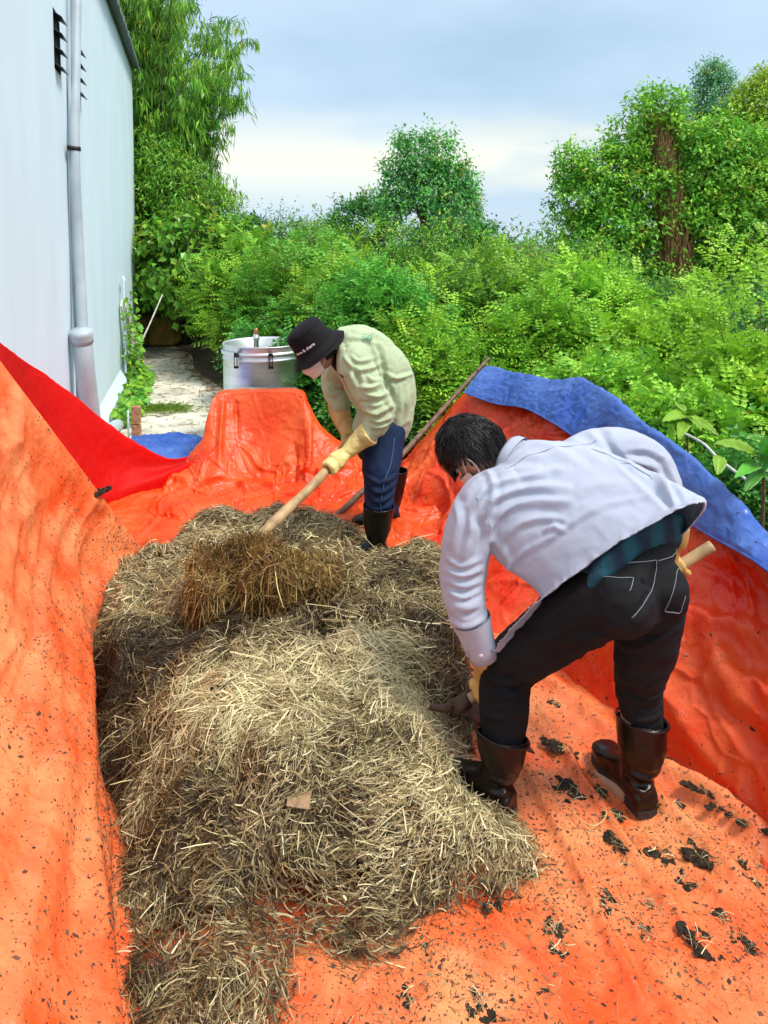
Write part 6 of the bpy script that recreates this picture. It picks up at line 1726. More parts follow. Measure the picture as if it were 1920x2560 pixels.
    rx_ = .116 - .25 * np.clip(-zz - .06, 0, 1); X = (.098 + .020 * np.cos(a * 1.3)) * np.cos(a) * (1 - 1.5 * np.clip(-zz - .07, 0, 1)); Yk = .078 * np.sin(a) * (1 - 2.2 * np.clip(-zz - .05, 0, 1)); Zk = zz + 0 * a
    Q = np.stack([X, Yk, Zk], -1) @ Rm.T + headc
    mo = obj('mask', Q.reshape(-1, 3), grid_faces(16, 26), M['mask'], body); md = mo.modifiers.new('t', 'SOLIDIFY'); md.thickness = .0015
    lp = [headc + Rm @ np.array(q) for q in ([.035, .079, -.03], [.0, .090, -.040], [-.022, .094, -.015], [-.020, .092, .020], [.0, .086, .028], [.04, .076, -.012])]
    obj('ear_loop', *tube(lp, .0018, n=40, m=6), M['mask'], mo)
    # ---- trousers
    mb = MB()
    mb.add(*ell_loft([(waist * .75 + hipC * .25, lw * .148, nb * .098), (hipC * .7 + waist * .3, lw * .158, nb * .110), (hipC, l * .154, unit(nb + np.array([.1, -.5, 0])) * .110), (hipC + [.0, -.0, -.05], l * .138, unit([.3, -.9, .2]) * .104), (hipC + [.0, .01, -.10], l * .10, f * -.08)], 30, 36, 2.2))
    mb.add(*tube([hipL, P(1430, 1545, 2.22), P(1340, 1615, 2.30), kneeL, P(1262, 1740, 2.33), P(1258, 1835, 2.29), P(1250, 1900, 2.27)], [.098, .095, .088, .078, .076, .064, .045], n=46, m=28, round_ends=True))
    mb.add(*tube([hipR, P(1618, 1585, 2.24), P(1603, 1660, 2.27), kneeR, P(1604, 1770, 2.30), P(1604, 1810, 2.30), P(1600, 1880, 2.28)], [.096, .092, .082, .070, .065, .058, .045], n=46, m=28, round_ends=True))
    # buttocks
    for sg in (-1, 1):
        mb.add(*lathe([(.001, -.09), (.052, -.075), (.080, -.04), (.086, 0), (.080, .04), (.052, .075), (.001, .09)], hipC + l * sg * .074 + np.array([.008, -.042, -.005]), 28))
    V, Fq = finish(mb, 0.007, 5)
    folds = []
    folds += radial_folds(P(1520, 1590, 2.15), P(1300, 1640, 2.3) - P(1520, 1590, 2.15), 7, 1.3, .22, .012, .007, axis=(0, -1, .2), seed=3)
    folds += [([kneeL + np.array([-.09, -.03, .02 - .02 * k]), kneeL + np.array([0, -.09, -.01 - .025 * k]), kneeL + np.array([.09, -.03, .03 - .02 * k])], .009, .005) for k in range(4)]
    folds += [([kneeR + np.array([-.08, -.03, .03 - .025 * k]), kneeR + np.array([0, -.08, .01 - .03 * k]), kneeR + np.array([.08, -.03, .02 - .02 * k])], .010, .005) for k in range(4)]
    folds += [([P(1590, 1590, 2.13), P(1660, 1560, 2.13), P(1705, 1510, 2.15)], .014, .007), ([P(1570, 1540, 2.10), P(1500, 1560, 2.1), P(1440, 1540, 2.12)], .014, .007)]
    folds += [([P(1622, 1360, 2.08), P(1610, 1450, 2.06), P(1590, 1560, 2.10)], .010, -.008)]
    V = cloth(V, Fq, folds, .0045, 9)
    TF = [([(1270, 1560), (1330, 1600), (1400, 1590)], .012, .008), ([(1400, 1640), (1440, 1600), (1520, 1590)], .012, .009), ([(1210, 1690), (1260, 1710), (1330, 1690)], .009, .009), ([(1205, 1725), (1260, 1745), (1325, 1720)], .009, .008), ([(1350, 1660), (1420, 1620), (1500, 1600)], .010, -.008),
          ([(1530, 1600), (1600, 1620), (1690, 1570)], .012, .009), ([(1540, 1690), (1600, 1705), (1660, 1680)], .010, .008), ([(1550, 1740), (1600, 1755), (1660, 1735)], .009, .008), ([(1560, 1790), (1600, 1800), (1655, 1785)], .008, .007), ([(1200, 1780), (1250, 1795), (1320, 1775)], .009, .008), ([(1637, 1420), (1625, 1480), (1590, 1540)], .010, -.012), ([(1450, 1480), (1380, 1540), (1330, 1600)], .014, .006)]
    V = V + vnormals(V, Fq) * fold_px(V, vnormals(V, Fq), TF, 1.2)[:, None]; V = smooth_verts(V, Fq, 1)
    tr = obj('trousers', V, Fq, M['black_jeans'], body); N = vnormals(V, Fq)
    def pf(px, py, Y=2.0): return P(px, py, Y)
    v_ = V - np.array([0, 0, CAMZ]); fw = v_[:, 1] * _ct - v_[:, 2] * _st; uw = v_[:, 1] * _st + v_[:, 2] * _ct
    XP = PX0 + F * v_[:, 0] / fw; YP = PY0 - F * uw / fw
    def cast(px, py):
        d = (XP - px) ** 2 + (YP - py) ** 2; c = np.where(d < 220)[0]
        if len(c) == 0: return V[np.argmin(d)]
        c = c[V[c, 1] < V[c, 1].min() + .03]; w = 1 / (d[c] + 3.0) ** 2
        return ((V[c] + N[c] * .0022) * w[:, None]).sum(0) / w.sum()
    def seam(name, pix):
        q = catmull(np.array(pix, float), 40) if len(pix) < 5 else np.concatenate([np.linspace(a, b, 12)[:-1] for a, b in zip(np.array(pix, float)[:-1], np.array(pix, float)[1:])] + [np.array(pix, float)[-1:]])
        out = np.array([cast(*p) for p in q])
        for _ in range(3): out[1:-1] = (out[:-2] + out[1:-1] * 2 + out[2:]) / 4
        obj(name, *tube(out, .0012, m=6, smoothpath=False), M['stitch'], tr)
    seam('yoke_stitching', [(1505, 1398), (1560, 1408), (1610, 1405), (1640, 1400)])
    seam('yoke_stitching', [(1645, 1402), (1680, 1390), (1712, 1368)])
    seam('centre_stitching', [(1640, 1402), (1640, 1425), (1632, 1470), (1610, 1510), (1580, 1545)])
    seam('pocket_stitching', [(1462, 1430), (1500, 1442), (1550, 1446), (1585, 1445), (1580, 1462), (1574, 1478)])
    seam('pocket_stitching', [(1712, 1405), (1692, 1425), (1685, 1470), (1672, 1505), (1660, 1528), (1700, 1532), (1712, 1490)])
    # ---- plaid shirt at the waist
    mb = MB()
    dn = unit(np.array([.60, -.30, -.62]))
    mb.add(*ell_loft([(waist * .6 + chest * .4 - nb * .05, lw * .10, nb * .07), (waist + nb * .008, lw * .176, nb * .128), (waist * .7 + hipC * .3 + nb * .004, lw * .180, nb * .134), (hipC * .60 + waist * .40, lw * .176, nb * .124)], 14, 40, 2.2))
    V2, F2 = finish(mb, .007, 3); V2 = cloth(V2, F2, [], .008, 9, (1, 1, .4))
    obj('undershirt', V2, F2, M['plaid'], body)
    # ---- shirt
    mb = MB()
    z_ = np.array([0, 0, 1.0])
    sp = unit(neck0 - hipC)
    hr, hl_, hbk = P(1690, 1330, 2.13), P(1242, 1600, 2.24), P(1572, 1330, 2.06)
    hemC = (hr + hl_) / 2; hemA = (hl_ - hr) / 2; hemB = (hbk - hemC) * .88
    lsh = unit(shL - shR)
    mb.add(*ell_loft([
        (hemC, hemA, hemB),
        (hemC * .66 + waist * .34 + nb * .01, hemA * .96, hemB * .92),
        (waist * .85 + chest * .15, unit(hemA) * .17 + l * .11, unit(hemB) * .08 + nb * .085),
        (chest, unit(hemA) * .05 + lsh * .205, nb * .142),
        (chest * .45 + neck0 * .55, lsh * .215, nb * .118),
        (chest * .15 + neck0 * .85 + nb * .0, lsh * .14, nb * .095),
        (neck0 + unit(neck0 - chest) * .02, lsh * .078, nb * .07),
    ], 44, 52, 2.15))
    # sleeves
    mb.add(*tube([P(1290, 1225, 2.43), P(1215, 1262, 2.41), P(1172, 1340, 2.385), P(1158, 1430, 2.37), P(1162, 1510, 2.34), P(1190, 1590, 2.325), P(1202, 1632, 2.33)], [.085, .088, .078, .072, .062, .048, .043], n=50, m=28, round_ends=False))
    mb.add(*tube([P(1430, 1165, 2.54), P(1510, 1130, 2.58), P(1590, 1140, 2.59), P(1640, 1178, 2.58), P(1668, 1240, 2.53), P(1685, 1330, 2.48)], [.080, .083, .076, .068, .052, .040], n=44, m=26, round_ends=True))
    V, Fq = finish(mb, 0.0065, 4)
    hn = unit(np.cross(hemA, hemB)); hn = hn if hn @ (hemC - chest) > 0 else -hn
    Fq = cut_open(V, Fq, hemC, hn, .036, None, .50)
    Fq = cut_open(V, Fq, P(1203, 1635, 2.33), P(1203, 1640, 2.33) - P(1190, 1590, 2.325), .02, .08)
    V, Fq = compact(V, Fq)
    folds = []
    z4 = lambda *q: [(1050 + a_ / 1.907, 850 + b_ / 1.907) for a_, b_ in q]
    PF = [(z4((300, 850), (350, 760), (500, 705), (700, 700)), .013, .011), (z4((330, 900), (400, 810), (540, 770), (720, 775)), .013, .011), (z4((385, 960), (470, 880), (580, 850), (690, 860)), .011, .009),
          (z4((215, 740), (290, 670), (420, 625), (560, 610)), .012, .009), (z4((250, 800), (310, 710), (440, 660), (600, 650)), .012, .010), (z4((270, 590), (330, 640), (350, 720), (330, 830)), .011, .009),
          (z4((440, 1050), (640, 930), (850, 800), (1100, 740)), .010, .007), (z4((350, 1250), (400, 1130), (470, 1040)), .010, .009), (z4((400, 1160), (450, 1080), (540, 1000)), .009, -.007),
          (z4((850, 425), (960, 560), (1090, 680), (1200, 790)), .014, -.016), (z4((900, 470), (1010, 600), (1110, 690)), .010, .010), (z4((960, 575), (1050, 585), (1120, 610)), .011, .013), (z4((1000, 545), (1090, 550), (1160, 590)), .010, -.010),
          (z4((1105, 600), (1170, 700), (1230, 810)), .012, .012), (z4((1150, 580), (1200, 690), (1245, 800)), .010, -.009), (z4((500, 480), (620, 500), (760, 600)), .018, .006), (z4((560, 440), (720, 470), (900, 600)), .016, .005),
          (z4((620, 800), (800, 700), (1000, 690)), .018, .006), (z4((600, 910), (640, 890), (680, 905)), .009, .012), (z4((380, 640), (500, 560), (650, 540)), .014, .006), (z4((430, 700), (540, 640), (700, 610)), .011, .006),
          (z4((160, 760), (185, 860), (150, 980)), .012, .008), (z4((285, 860), (300, 930), (265, 1040)), .011, -.010), (z4((240, 830), (240, 930), (200, 1060)), .011, .008), (z4((340, 950), (400, 1010), (440, 1100)), .011, .008)]
    for k, v_ in enumerate([1060, 1110, 1165, 1205, 1240, 1275, 1310, 1350]):
        o_ = 3 * k; PF.append((z4((128 + o_, v_ - 18 + 9 * (k % 2)), (200 + o_, v_ + 22 - 8 * (k % 3)), (285 + o_ * .4, v_ - 14)), .008 + .002 * (k % 3), .008 + .003 * (k % 2)))
    V = cloth(V, Fq, folds, .004, 4.5, (1, 1, 1.4), seed=3)
    # crinkled hem
    V = V + vnormals(V, Fq) * fold_px(V, vnormals(V, Fq), PF, 1.25)[:, None]
    dh_ = np.abs((V - hemC) @ hn); k_ = np.exp(-(dh_ / .05) ** 2); V = V + vnormals(V, Fq) * (k_ * .003 * fbm(V * 30, 2))[:, None]
    V = smooth_verts(V, Fq, 1, .4); V = relax_edge(V, Fq, 60)
    so = obj('shirt', V, Fq, M['white_shirt'], body); md = so.modifiers.new('t', 'SOLIDIFY'); md.thickness = .0022; md.offset = -1
    N = vnormals(V, Fq)
    for pix in ([(1150, 1222, 2.2), (1195, 1262, 2.2), (1222, 1300, 2.2), (1238, 1345, 2.2)], [(1492, 1074, 2.45), (1540, 1108, 2.4), (1590, 1150, 2.35), (1640, 1205, 2.3)], [(1265, 1120, 2.35), (1330, 1098, 2.4), (1410, 1092, 2.45), (1490, 1085, 2.5)]):
        obj('seam', *line_on(V, N, [P(*q) for q in pix], .0016, .0008, 50), M['white_shirt'], so)
    # collar
    cc = neck0 + unit(neck0 - chest) * .03; ca_ = unit(headc - chest); rr_ = []
    a = np.linspace(0, 2 * np.pi, 40, endpoint=False); s1 = unit(np.cross(ca_, [0, 0, 1])); s2 = np.cross(ca_, s1)
    for (h_, r_) in ((-.02, .083), (.0, .078), (.018, .071), (.022, .075), (.012, .083), (-.014, .093)):
        rr_.append(cc + ca_ * h_ + (np.cos(a)[:, None] * s1 + np.sin(a)[:, None] * s2 * .9) * r_)
    Vc, Fc = rings_mesh(np.array(rr_), False); obj('collar', Vc + 0.003 * fbm(Vc * 20, 2)[:, None], Fc, M['white_shirt'], so)
    cf = P(1203, 1622, 2.33); cd_ = unit(P(1208, 1645, 2.33) - P(1190, 1590, 2.325))
    cu = MB(); cu.add(*lathe([(.060, -.105), (.052, -.06), (.047, .0), (.045, .03), (.042, .03), (.043, 0), (.048, -.06), (.056, -.105)], cf, 32, axis=cd_))
    obj('cuff', *cu.data(), M['white_shirt'], so)
    bpos = cf + unit(np.array([-.15, -1, .15])) * .0475
    obj('button', *lathe([(.001, .003), (.0055, .003), (.0065, .001), (.0065, -.001), (.001, -.001)], bpos, 14, axis=(-.15, -1, .15)), M['mask'], so)
    # ---- gloves
    hd = unit(P(1780, 1365, 2.50) - P(1150, 1762, 2.40))
    gp = P(1780, 1365, 2.50) + (P(1150, 1762, 2.40) - P(1780, 1365, 2.50)) * .888
    mb = MB(); grip_hand(mb, gp, -hd, unit(wrL - gp) + np.array([0, -.3, 0]), wrL + [0, 0, -.005], r=.019, size=1.06)
    mb.add(*tube([wrL + (gp - wrL) * .25, wrL, wrL + [-.008, 0, .05]], [.034, .037, .030], n=12, m=20))
    V, Fq = finish(mb, .004, 2); V = cloth(V, Fq, [], .0022, 22)
    obj('glove', V, Fq, M['glove_old'], body)
    gq = P(1780, 1365, 2.50) + (P(1150, 1762, 2.40) - P(1780, 1365, 2.50)) * .17
    mb = MB(); grip_hand(mb, gq, -hd, wrR - gq, wrR, r=.019, size=1.02); mb.add(*tube([wrR + (gq - wrR) * .2, wrR, wrR + [0, 0, .04]], [.034, .038, .042], n=10, m=18))
    V, Fq = finish(mb, .004, 2); obj('glove', V, Fq, M['glove_old'], body)
    # ---- boots
    tL, tR = unit([-.78, .62, 0]), unit([-.22, .97, 0])
    hL, hR = ankL - tL * .055, ankR - tR * .055
    hL[2] = floor_z(ankL[0], ankL[1]) + .004; hR[2] = floor_z(ankR[0], ankR[1]) + .004
    topL = P(1256, 1838, 2.285); topR = P(1606, 1798, 2.30)
    for hh, td, tp_, mm, top_r in ((hL, (-.78, .62), topL, 'boot_brown', .088), (hR, (-.22, .97), topR, 'boot_brown', .083)):
        t = unit([td[0], td[1], 0]); ak = hh + t * .055 + np.array([0, 0, .10])
        mb = MB(); boot(mb, hh, t, [ak, ak * .6 + tp_ * .4 + t * -.01, tp_], [.050, .047, .066, top_r * .93], w=.052)
        V, Fq = finish(mb, .005, 3)
        ax = unit(tp_ - ak); Fq = cut_open(V, Fq, tp_, ax, .015)
        V, Fq = compact(V, Fq)
        fo = [([ak + np.array([-.06, -.03, .03 - .018 * k]), ak + np.array([0, -.06, .015 - .02 * k]), ak + np.array([.06, -.03, .03 - .018 * k])], .010, .0055) for k in range(3)]
        V = cloth(V, Fq, fo, .0025, 8, seed=4)
        bo_ = obj('boot', V, Fq, M[mm], body); md = bo_.modifiers.new('t', 'SOLIDIFY'); md.thickness = .003
        obj('boot_rim', *tube([tp_ + (math.cos(q) * unit(np.cross(ax, [0, 1, 0])) + math.sin(q) * unit(np.cross(ax, np.cross(ax, [0, 1, 0])))) * (top_r * .94) for q in np.linspace(0, 2 * np.pi, 33)], .0035, m=8, smoothpath=False), M[mm], bo_)
        sole(hh, td, bo_, .054)
    return body
# ------------------------------------------------------------------ hoe of the white shirted worker
def hoe_front():
    P = lambda a, b, Y: globals()['P'](a, b, Y * .945)
    a, b = P(1780, 1365, 2.50), P(1150, 1762, 2.40)
    t = thing('hoe', (a + b) / 2, 'hoe with thick bamboo handle held by the worker in the lilac shirt', 'hoe')
    pts = [a + (b - a) * k for k in np.linspace(0, 1, 9)]; pts = [p + rng.normal(0, .0015, 3) for p in pts]
    r = np.array([.0185, .018, .018, .0178, .0175, .0175, .017, .0168, .016])
    V, Fs = tube(pts, r, n=80, m=18); obj('handle', V, Fs, M['wood'], t)
    d = unit(b - a)
    sid = unit(np.cross(d, [0, 0, 1])); dn_ = unit(np.cross(sid, d)); dn_ = dn_ if dn_[2] < 0 else -dn_
    mb = MB()
    # socket collar and the blade turned down and back towards the hands
    mb.add(*lathe([(.018, -.035), (.025, -.03), (.026, .0), (.025, .028), (.018, .032)], b, 20, axis=d))
    nu, nv = 14, 12; u = np.linspace(0, 1, nu)[:, None]; v = np.linspace(-1, 1, nv)[None]
    c = b + d * .0
    W_ = .045 + .055 * u ** .8
    Q = c + sid * (v * W_)[..., None] + dn_ * (u * .19 + .012)[..., None] - d * (.12 * u ** 1.4 + .010 * v ** 2)[..., None]
    top = Q.reshape(-1, 3); n_ = unit(np.cross(Q[5, 6] - Q[4, 6], Q[4, 7] - Q[4, 6]))
    bot = top + n_ * .005
    f_ = grid_faces(nu, nv); mb.add(top, f_); mb.add(bot, f_[:, ::-1])
    edge = [(0, j) for j in range(nv)] + [(i, nv - 1) for i in range(1, nu)] + [(nu - 1, j) for j in range(nv - 2, -1, -1)] + [(i, 0) for i in range(nu - 2, 0, -1)]
    ee = np.array([i * nv + j for i, j in edge]); e2 = np.roll(ee, -1); nt = nu * nv
    mb.add(np.vstack([top, bot]), np.stack([ee, e2, e2 + nt, ee + nt], 1))
    mb.build('blade', M['rust'], t)
    obj('blade_rib', *tube([c + d * .02 + dn_ * .0, c + d * .04 - dn_ * .03 - sid * .02, c + d * .085 - dn_ * .055 - sid * .01], [.012, .014, .008], n=12, m=10), M['rust'], t)

# ------------------------------------------------------------------ worker in the green shirt (behind the heap)
def worker_green():
    P = lambda a, b, Y: globals()['P'](a, b, Y * .965)
    hipC = P(962, 1062, 4.25); hipN = P(958, 1085, 4.12); hipF = P(955, 1080, 4.42)
    kneN = P(950, 1205, 3.98); ankN = P(942, 1372, 3.98); kneF = P(952, 1200, 4.45); ankF = P(975, 1300, 4.50)
    chest = P(893, 920, 4.22); neck0 = P(845, 868, 4.18)
    shN = P(884, 893, 4.02); elN = P(958, 1030, 3.93); wrN = P(905, 1095, 3.90); haN = P(824, 1172, 3.86)
    shF = P(850, 915, 4.40); elF = P(850, 1010, 4.38); wrF = P(868, 1075, 4.22)
    headc = P(793, 874, 4.05)
    Rm = frame([-0.80, -0.30, -0.52], [-0.45, -0.16, 0.88])
    mb = MB()
    mb.add(*tube([hipC, P(965, 985, 4.25), chest, neck0 * .7 + chest * .3], [(.14, .10), (.13, .09), (.15, .095), (.08, .06)], n=20, m=22, up=(1, 0, 1), round_ends=True))
    mb.add(*tube([hipN, (hipN + kneN) / 2, kneN, (kneN + ankN) / 2, ankN], [.085, .075, .055, .05, .036], n=24, m=16, round_ends=True))
    mb.add(*tube([hipF, (hipF + kneF) / 2, kneF, (kneF + ankF) / 2, ankF], [.085, .075, .055, .05, .036], n=24, m=16, round_ends=True))
    mb.add(*tube([hipN, hipC, hipF], [.09, .11, .09], n=10, m=18, round_ends=True))
    for s_, e_, w_ in ((shN, elN, wrN), (shF, elF, wrF)):
        mb.add(*tube([chest * .5 + s_ * .5, s_, (s_ + e_) / 2, e_, (e_ + w_) / 2, w_], [.06, .05, .042, .036, .033, .025], n=26, m=14, round_ends=True))
    mb.add(*tube([neck0 * .9 + chest * .1, (neck0 + headc) / 2, headc - Rm[:, 2] * .06 - Rm[:, 0] * .01], [.056, .052, .05], n=10, m=16, round_ends=True))
    head(mb, headc, Rm, 0.98)
    for a_, td in ((ankN, (-.95, -.2, 0)), (ankF, (-1, .05, 0))):
        t = unit(td); mb.add(*tube([a_ + t * -.02 - np.array([0, 0, .03]), a_ + t * .06 - np.array([0, 0, .055]), a_ + t * .15 - np.array([0, 0, .065])], [(.034, .034), (.038, .030), (.034, .018)], n=10, m=14, round_ends=True))
    V, Fq = finish(mb, 0.006, 3)
    body = link('person', make_mesh('person', V, Fq, M['skin'])); WL[body.name] = (0, 0, 0)
    tag(body, 'person in pale green shirt, black bucket hat and white mask lifting straw', 'person', 'workers')
    for sg in (-1, 1):
        e_ = headc + Rm @ np.array([.076, sg * .030, .012]); obj('eye', *lathe([(.0005, -.012), (.008, -.009), (.0118, 0), (.008, .009), (.0005, .012)], e_, 16), M['eye'], body)
    # hair under the hat, at the nape
    th = np.linspace(0.3, 2.0, 20)[:, None]; ph = np.linspace(.5 * np.pi, 1.5 * np.pi, 30)[None]
    Pn = np.stack([np.sin(th) * np.cos(ph) * .108, np.sin(th) * np.sin(ph) * .086, np.cos(th) * .125 + 0 * ph], -1)
    Vh = (Pn @ Rm.T + headc).reshape(-1, 3); Vh += vnormals(Vh, grid_faces(20, 30)) * (.004 * fbm(Vh * 60, 2))[:, None]
    ho = obj('hair', Vh, grid_faces(20, 30), M['hair'], body); md = ho.modifiers.new('t', 'SOLIDIFY'); md.thickness = .01
    # mask
    a = np.linspace(-1.3, 1.3, 30)[None]; zz = np.linspace(.004, -.125, 18)[:, None]
    q = np.clip((zz + .125) / .13, 0, 1)                       # 0 chin, 1 nose bridge
    bulge = .022 * np.exp(-(a / .35) ** 2) * np.exp(-((q - .55) / .35) ** 2)
    X = (.102 + bulge) * np.cos(a) * (0.80 + .2 * np.sin(np.pi * np.clip(q, .2, 1) ** .9)) + .004; Yk = .080 * np.sin(a) * (0.60 + .40 * q ** .6); Zk = zz + .012 * np.abs(a) * (1 - q) + .0015 * np.sin(zz * 420) * (np.abs(a) < 1)
    Q = np.stack([X, Yk, Zk + 0 * a], -1) @ Rm.T + headc
    mo = obj('mask', Q.reshape(-1, 3), grid_faces(18, 30), M['mask'], body); md = mo.modifiers.new('t', 'SOLIDIFY'); md.thickness = .0015
    for zz_ in (-.01, -.07):
        lp = [headc + Rm @ np.array(w) for w in ([.03, .080, zz_], [.0, .086, -.02 + zz_ * .3], [-.02, .088, -.01])]
        obj('ear_loop', *tube(lp, .0018, n=20, m=6), M['mask'], mo)
    # ---- bucket hat
    hc = headc + Rm @ np.array([-.002, 0, .030]); hx = unit(Rm[:, 2] + Rm[:, 0] * .12); hf = unit(Rm[:, 0] - hx * (Rm[:, 0] @ hx)); hl = np.cross(hx, hf)
    prof = [(.001, .134), (.045, .133), (.078, .126), (.094, .112), (.100, .092), (.104, .06), (.107, .03), (.109, .018), (.111, .012), (.122, -.004), (.138, -.022), (.154, -.038), (.160, -.043), (.159, -.047), (.150, -.040), (.132, -.022), (.112, .004), (.104, .012)]
    a = np.linspace(0, 2 * np.pi, 84, endpoint=False)
    R = []
    for k, (r_, h_) in enumerate(prof):
        dr_ = 1 + (0.05 * np.cos(a) ** 2) + .01 * np.sin(3 * a + 1)
        wob = (.006 * np.sin(2 * a + .6) + .004 * np.sin(5 * a)) * np.clip((r_ - .11) / .05, 0, 1)
        R.append(hc + hx * (h_ + wob)[:, None] + (np.cos(a)[:, None] * hf * 1.0 + np.sin(a)[:, None] * hl * .94) * (r_ * dr_)[:, None])
    R = np.array(R); Vt, Ft = rings_mesh(catmull(R.reshape(len(prof), -1), 70).reshape(70, 84, 3), False)
    Nt = vnormals(Vt, Ft); Vt = Vt + Nt * (.0022 * fbm(Vt * 16, 3) + .0015 * ridged(Vt * 9, 2))[:, None]
    hat = obj('hat', Vt, Ft, M['hat'], body)
    for (r_, h_) in ((.0985, .104), (.1125, .0125), (.146, -.0305)):
        dr_ = 1 + 0.05 * np.cos(a) ** 2 + .01 * np.sin(3 * a + 1)
        q = hc + hx * h_ + (np.cos(a)[:, None] * hf + np.sin(a)[:, None] * hl * .94) * (r_ * dr_ + .001)[:, None]
        obj('hat_seam', *tube(np.vstack([q, q[:1]]), .0013, m=5, smoothpath=False), M['hat'], hat)
    # lettering wrapped round the crown
    def text_geo(s, size):
        cu = bpy.data.curves.new('lettering', 'FONT'); cu.body = s; cu.size = size; cu.resolution_u = 3; cu.offset = size * .02
        o = bpy.data.objects.new('lettering', cu); COL.objects.link(o); dg = bpy.context.evaluated_depsgraph_get(); dg.update()
        me = bpy.data.meshes.new_from_object(o.evaluated_get(dg)); co = np.array([v.co[:] for v in me.vertices]); fs = [list(p.vertices) for p in me.polygons]
        bpy.data.objects.remove(o); bpy.data.meshes.remove(me); return co, fs
    def put_text(name, s, size, mp_, m_, parent):
        co, fs = text_geo(s, size)
        me = bpy.data.meshes.new(name); pts = np.array([mp_(p[0], p[1]) for p in co]) - np.array(WL.get(parent.name, (0, 0, 0)))
        me.from_pydata(pts.tolist(), [], fs); me.materials.append(m_); return link(name, me, parent)
    camdir = unit(np.array([0, 0, CAMZ]) - hc)
    a_c = math.atan2(camdir @ hl, camdir @ hf)
    # text centre on the part of the crown that shows left of the middle
    rr0 = .1088
    def onhat(x, y, base=a_c - .52, h0=.028):
        ang = base + x / .108
        dr_ = 1 + 0.05 * math.cos(ang) ** 2 + .01 * math.sin(3 * ang + 1)
        return hc + hx * (h0 + y) + (math.cos(ang) * hf + math.sin(ang) * hl * .94) * ((rr0 - (y) * .05) * dr_ + .0045)
    global HATMAP
    co_dir = onhat(0.05, 0) - onhat(-0.05, 0)
    sgn = 1 if co_dir[0] > 0 else -1
    co, fs = text_geo('save & share', .0235); wtx = co[:, 0].max()
    put_text('lettering', 'save & share', .0235, lambda x, y: onhat(sgn * (x - wtx * .5), y), M['white_print'], hat)
    # ---- trousers
    mb = MB()
    mb.add(*ell_loft([(P(965, 1030, 4.25), np.array([0, .165, 0]), np.array([.12, 0, .06])), (hipC, np.array([0, .175, 0]), np.array([.13, 0, .03])), (P(952, 1110, 4.25), np.array([0, .17, 0]), np.array([.115, 0, 0]))], 16, 30, 2.2))
    mb.add(*tube([hipN, P(955, 1140, 4.05), kneN, P(946, 1255, 3.97), P(944, 1290, 3.98)], [.120, .108, .088, .074, .055], n=34, m=24, round_ends=True))
    mb.add(*tube([hipF, P(950, 1135, 4.45), kneF, P(962, 1240, 4.48), P(972, 1270, 4.5)], [.115, .105, .084, .072, .064], n=34, m=24, round_ends=True))
    V, Fq = finish(mb, .0075, 4)
    fo = []
    for k in range(6): fo.append(([kneN + np.array([-.10, -.02, .06 - .045 * k]), kneN + np.array([0, -.10, .02 - .05 * k]), kneN + np.array([.10, -.02, .05 - .04 * k])], .011, .006))
    V = cloth(V, Fq, fo, .005, 8, (1, 1, .5)); V = smooth_verts(V, Fq, 1)
    tr = obj('trousers', V, Fq, M['jeans'], body); N = vnormals(V, Fq)
    obj('side_seam', *line_on(V, N, [P(985, 1095, 4.0), P(978, 1150, 3.95), P(962, 1200, 3.9), P(952, 1250, 3.9), P(955, 1285, 3.9)], .003, .002, 50), mat('pale_blue_seam', (.05, .10, .24), .8), tr)
    # ---- shirt
    mb = MB(); ly = np.array([0, 1., 0])
    hemC = P(940, 1088, 4.25)
    mb.add(*ell_loft([
        (hemC, ly * .20 + [0.0, 0, 0], np.array([.142, 0, -.045])),
        (P(960, 1045, 4.25), ly * .205, np.array([.152, 0, -.035])),
        (P(970, 990, 4.25), ly * .205, np.array([.155, 0, .02])),
        (P(950, 940, 4.24), ly * .20, np.array([.150, 0, .085])),
        (P(915, 898, 4.22), ly * .195, np.array([.115, 0, .120])),
        (P(880, 872, 4.20), ly * .175, np.array([.075, 0, .125])),
        (P(852, 860, 4.18), ly * .11, np.array([.045, 0, .095])),
        (P(835, 855, 4.16), ly * .075, np.array([.03, 0, .075])),
    ], 50, 50, 2.2))
    mb.add(*tube([P(893, 895, 4.10), P(890, 905, 4.00), P(908, 950, 3.95), P(935, 1000, 3.92), P(952, 1032, 3.915), P(938, 1062, 3.90), P(916, 1086, 3.89)], [.088, .092, .085, .080, .076, .062, .052], n=50, m=26, round_ends=True))
    mb.add(*tube([P(868, 905, 4.35), P(846, 925, 4.42), P(836, 965, 4.42), P(846, 1000, 4.38), P(852, 1018, 4.35)], [.08, .085, .075, .065, .055], n=34, m=22, round_ends=True))
    # open front hanging below the chest
    mb.add(*ell_loft([(P(852, 905, 4.22), ly * .15, np.array([.035, 0, .03])), (P(880, 955, 4.22), ly * .17, np.array([.04, 0, .03])), (P(915, 1010, 4.22), ly * .17, np.array([.05, 0, .02]))], 20, 30, 2.2))
    V, Fq = finish(mb, .0070, 4)
    hn = unit(np.cross(ly, [.148, 0, -.045])); hn = hn if hn[2] < 0 else -hn
    Fq = cut_open(V, Fq, hemC, hn, .03); V, Fq = compact(V, Fq)
    fo = []
    z3 = lambda *q: [(660 + a_ / 2.95, 700 + b_ / 2.95) for a_, b_ in q]
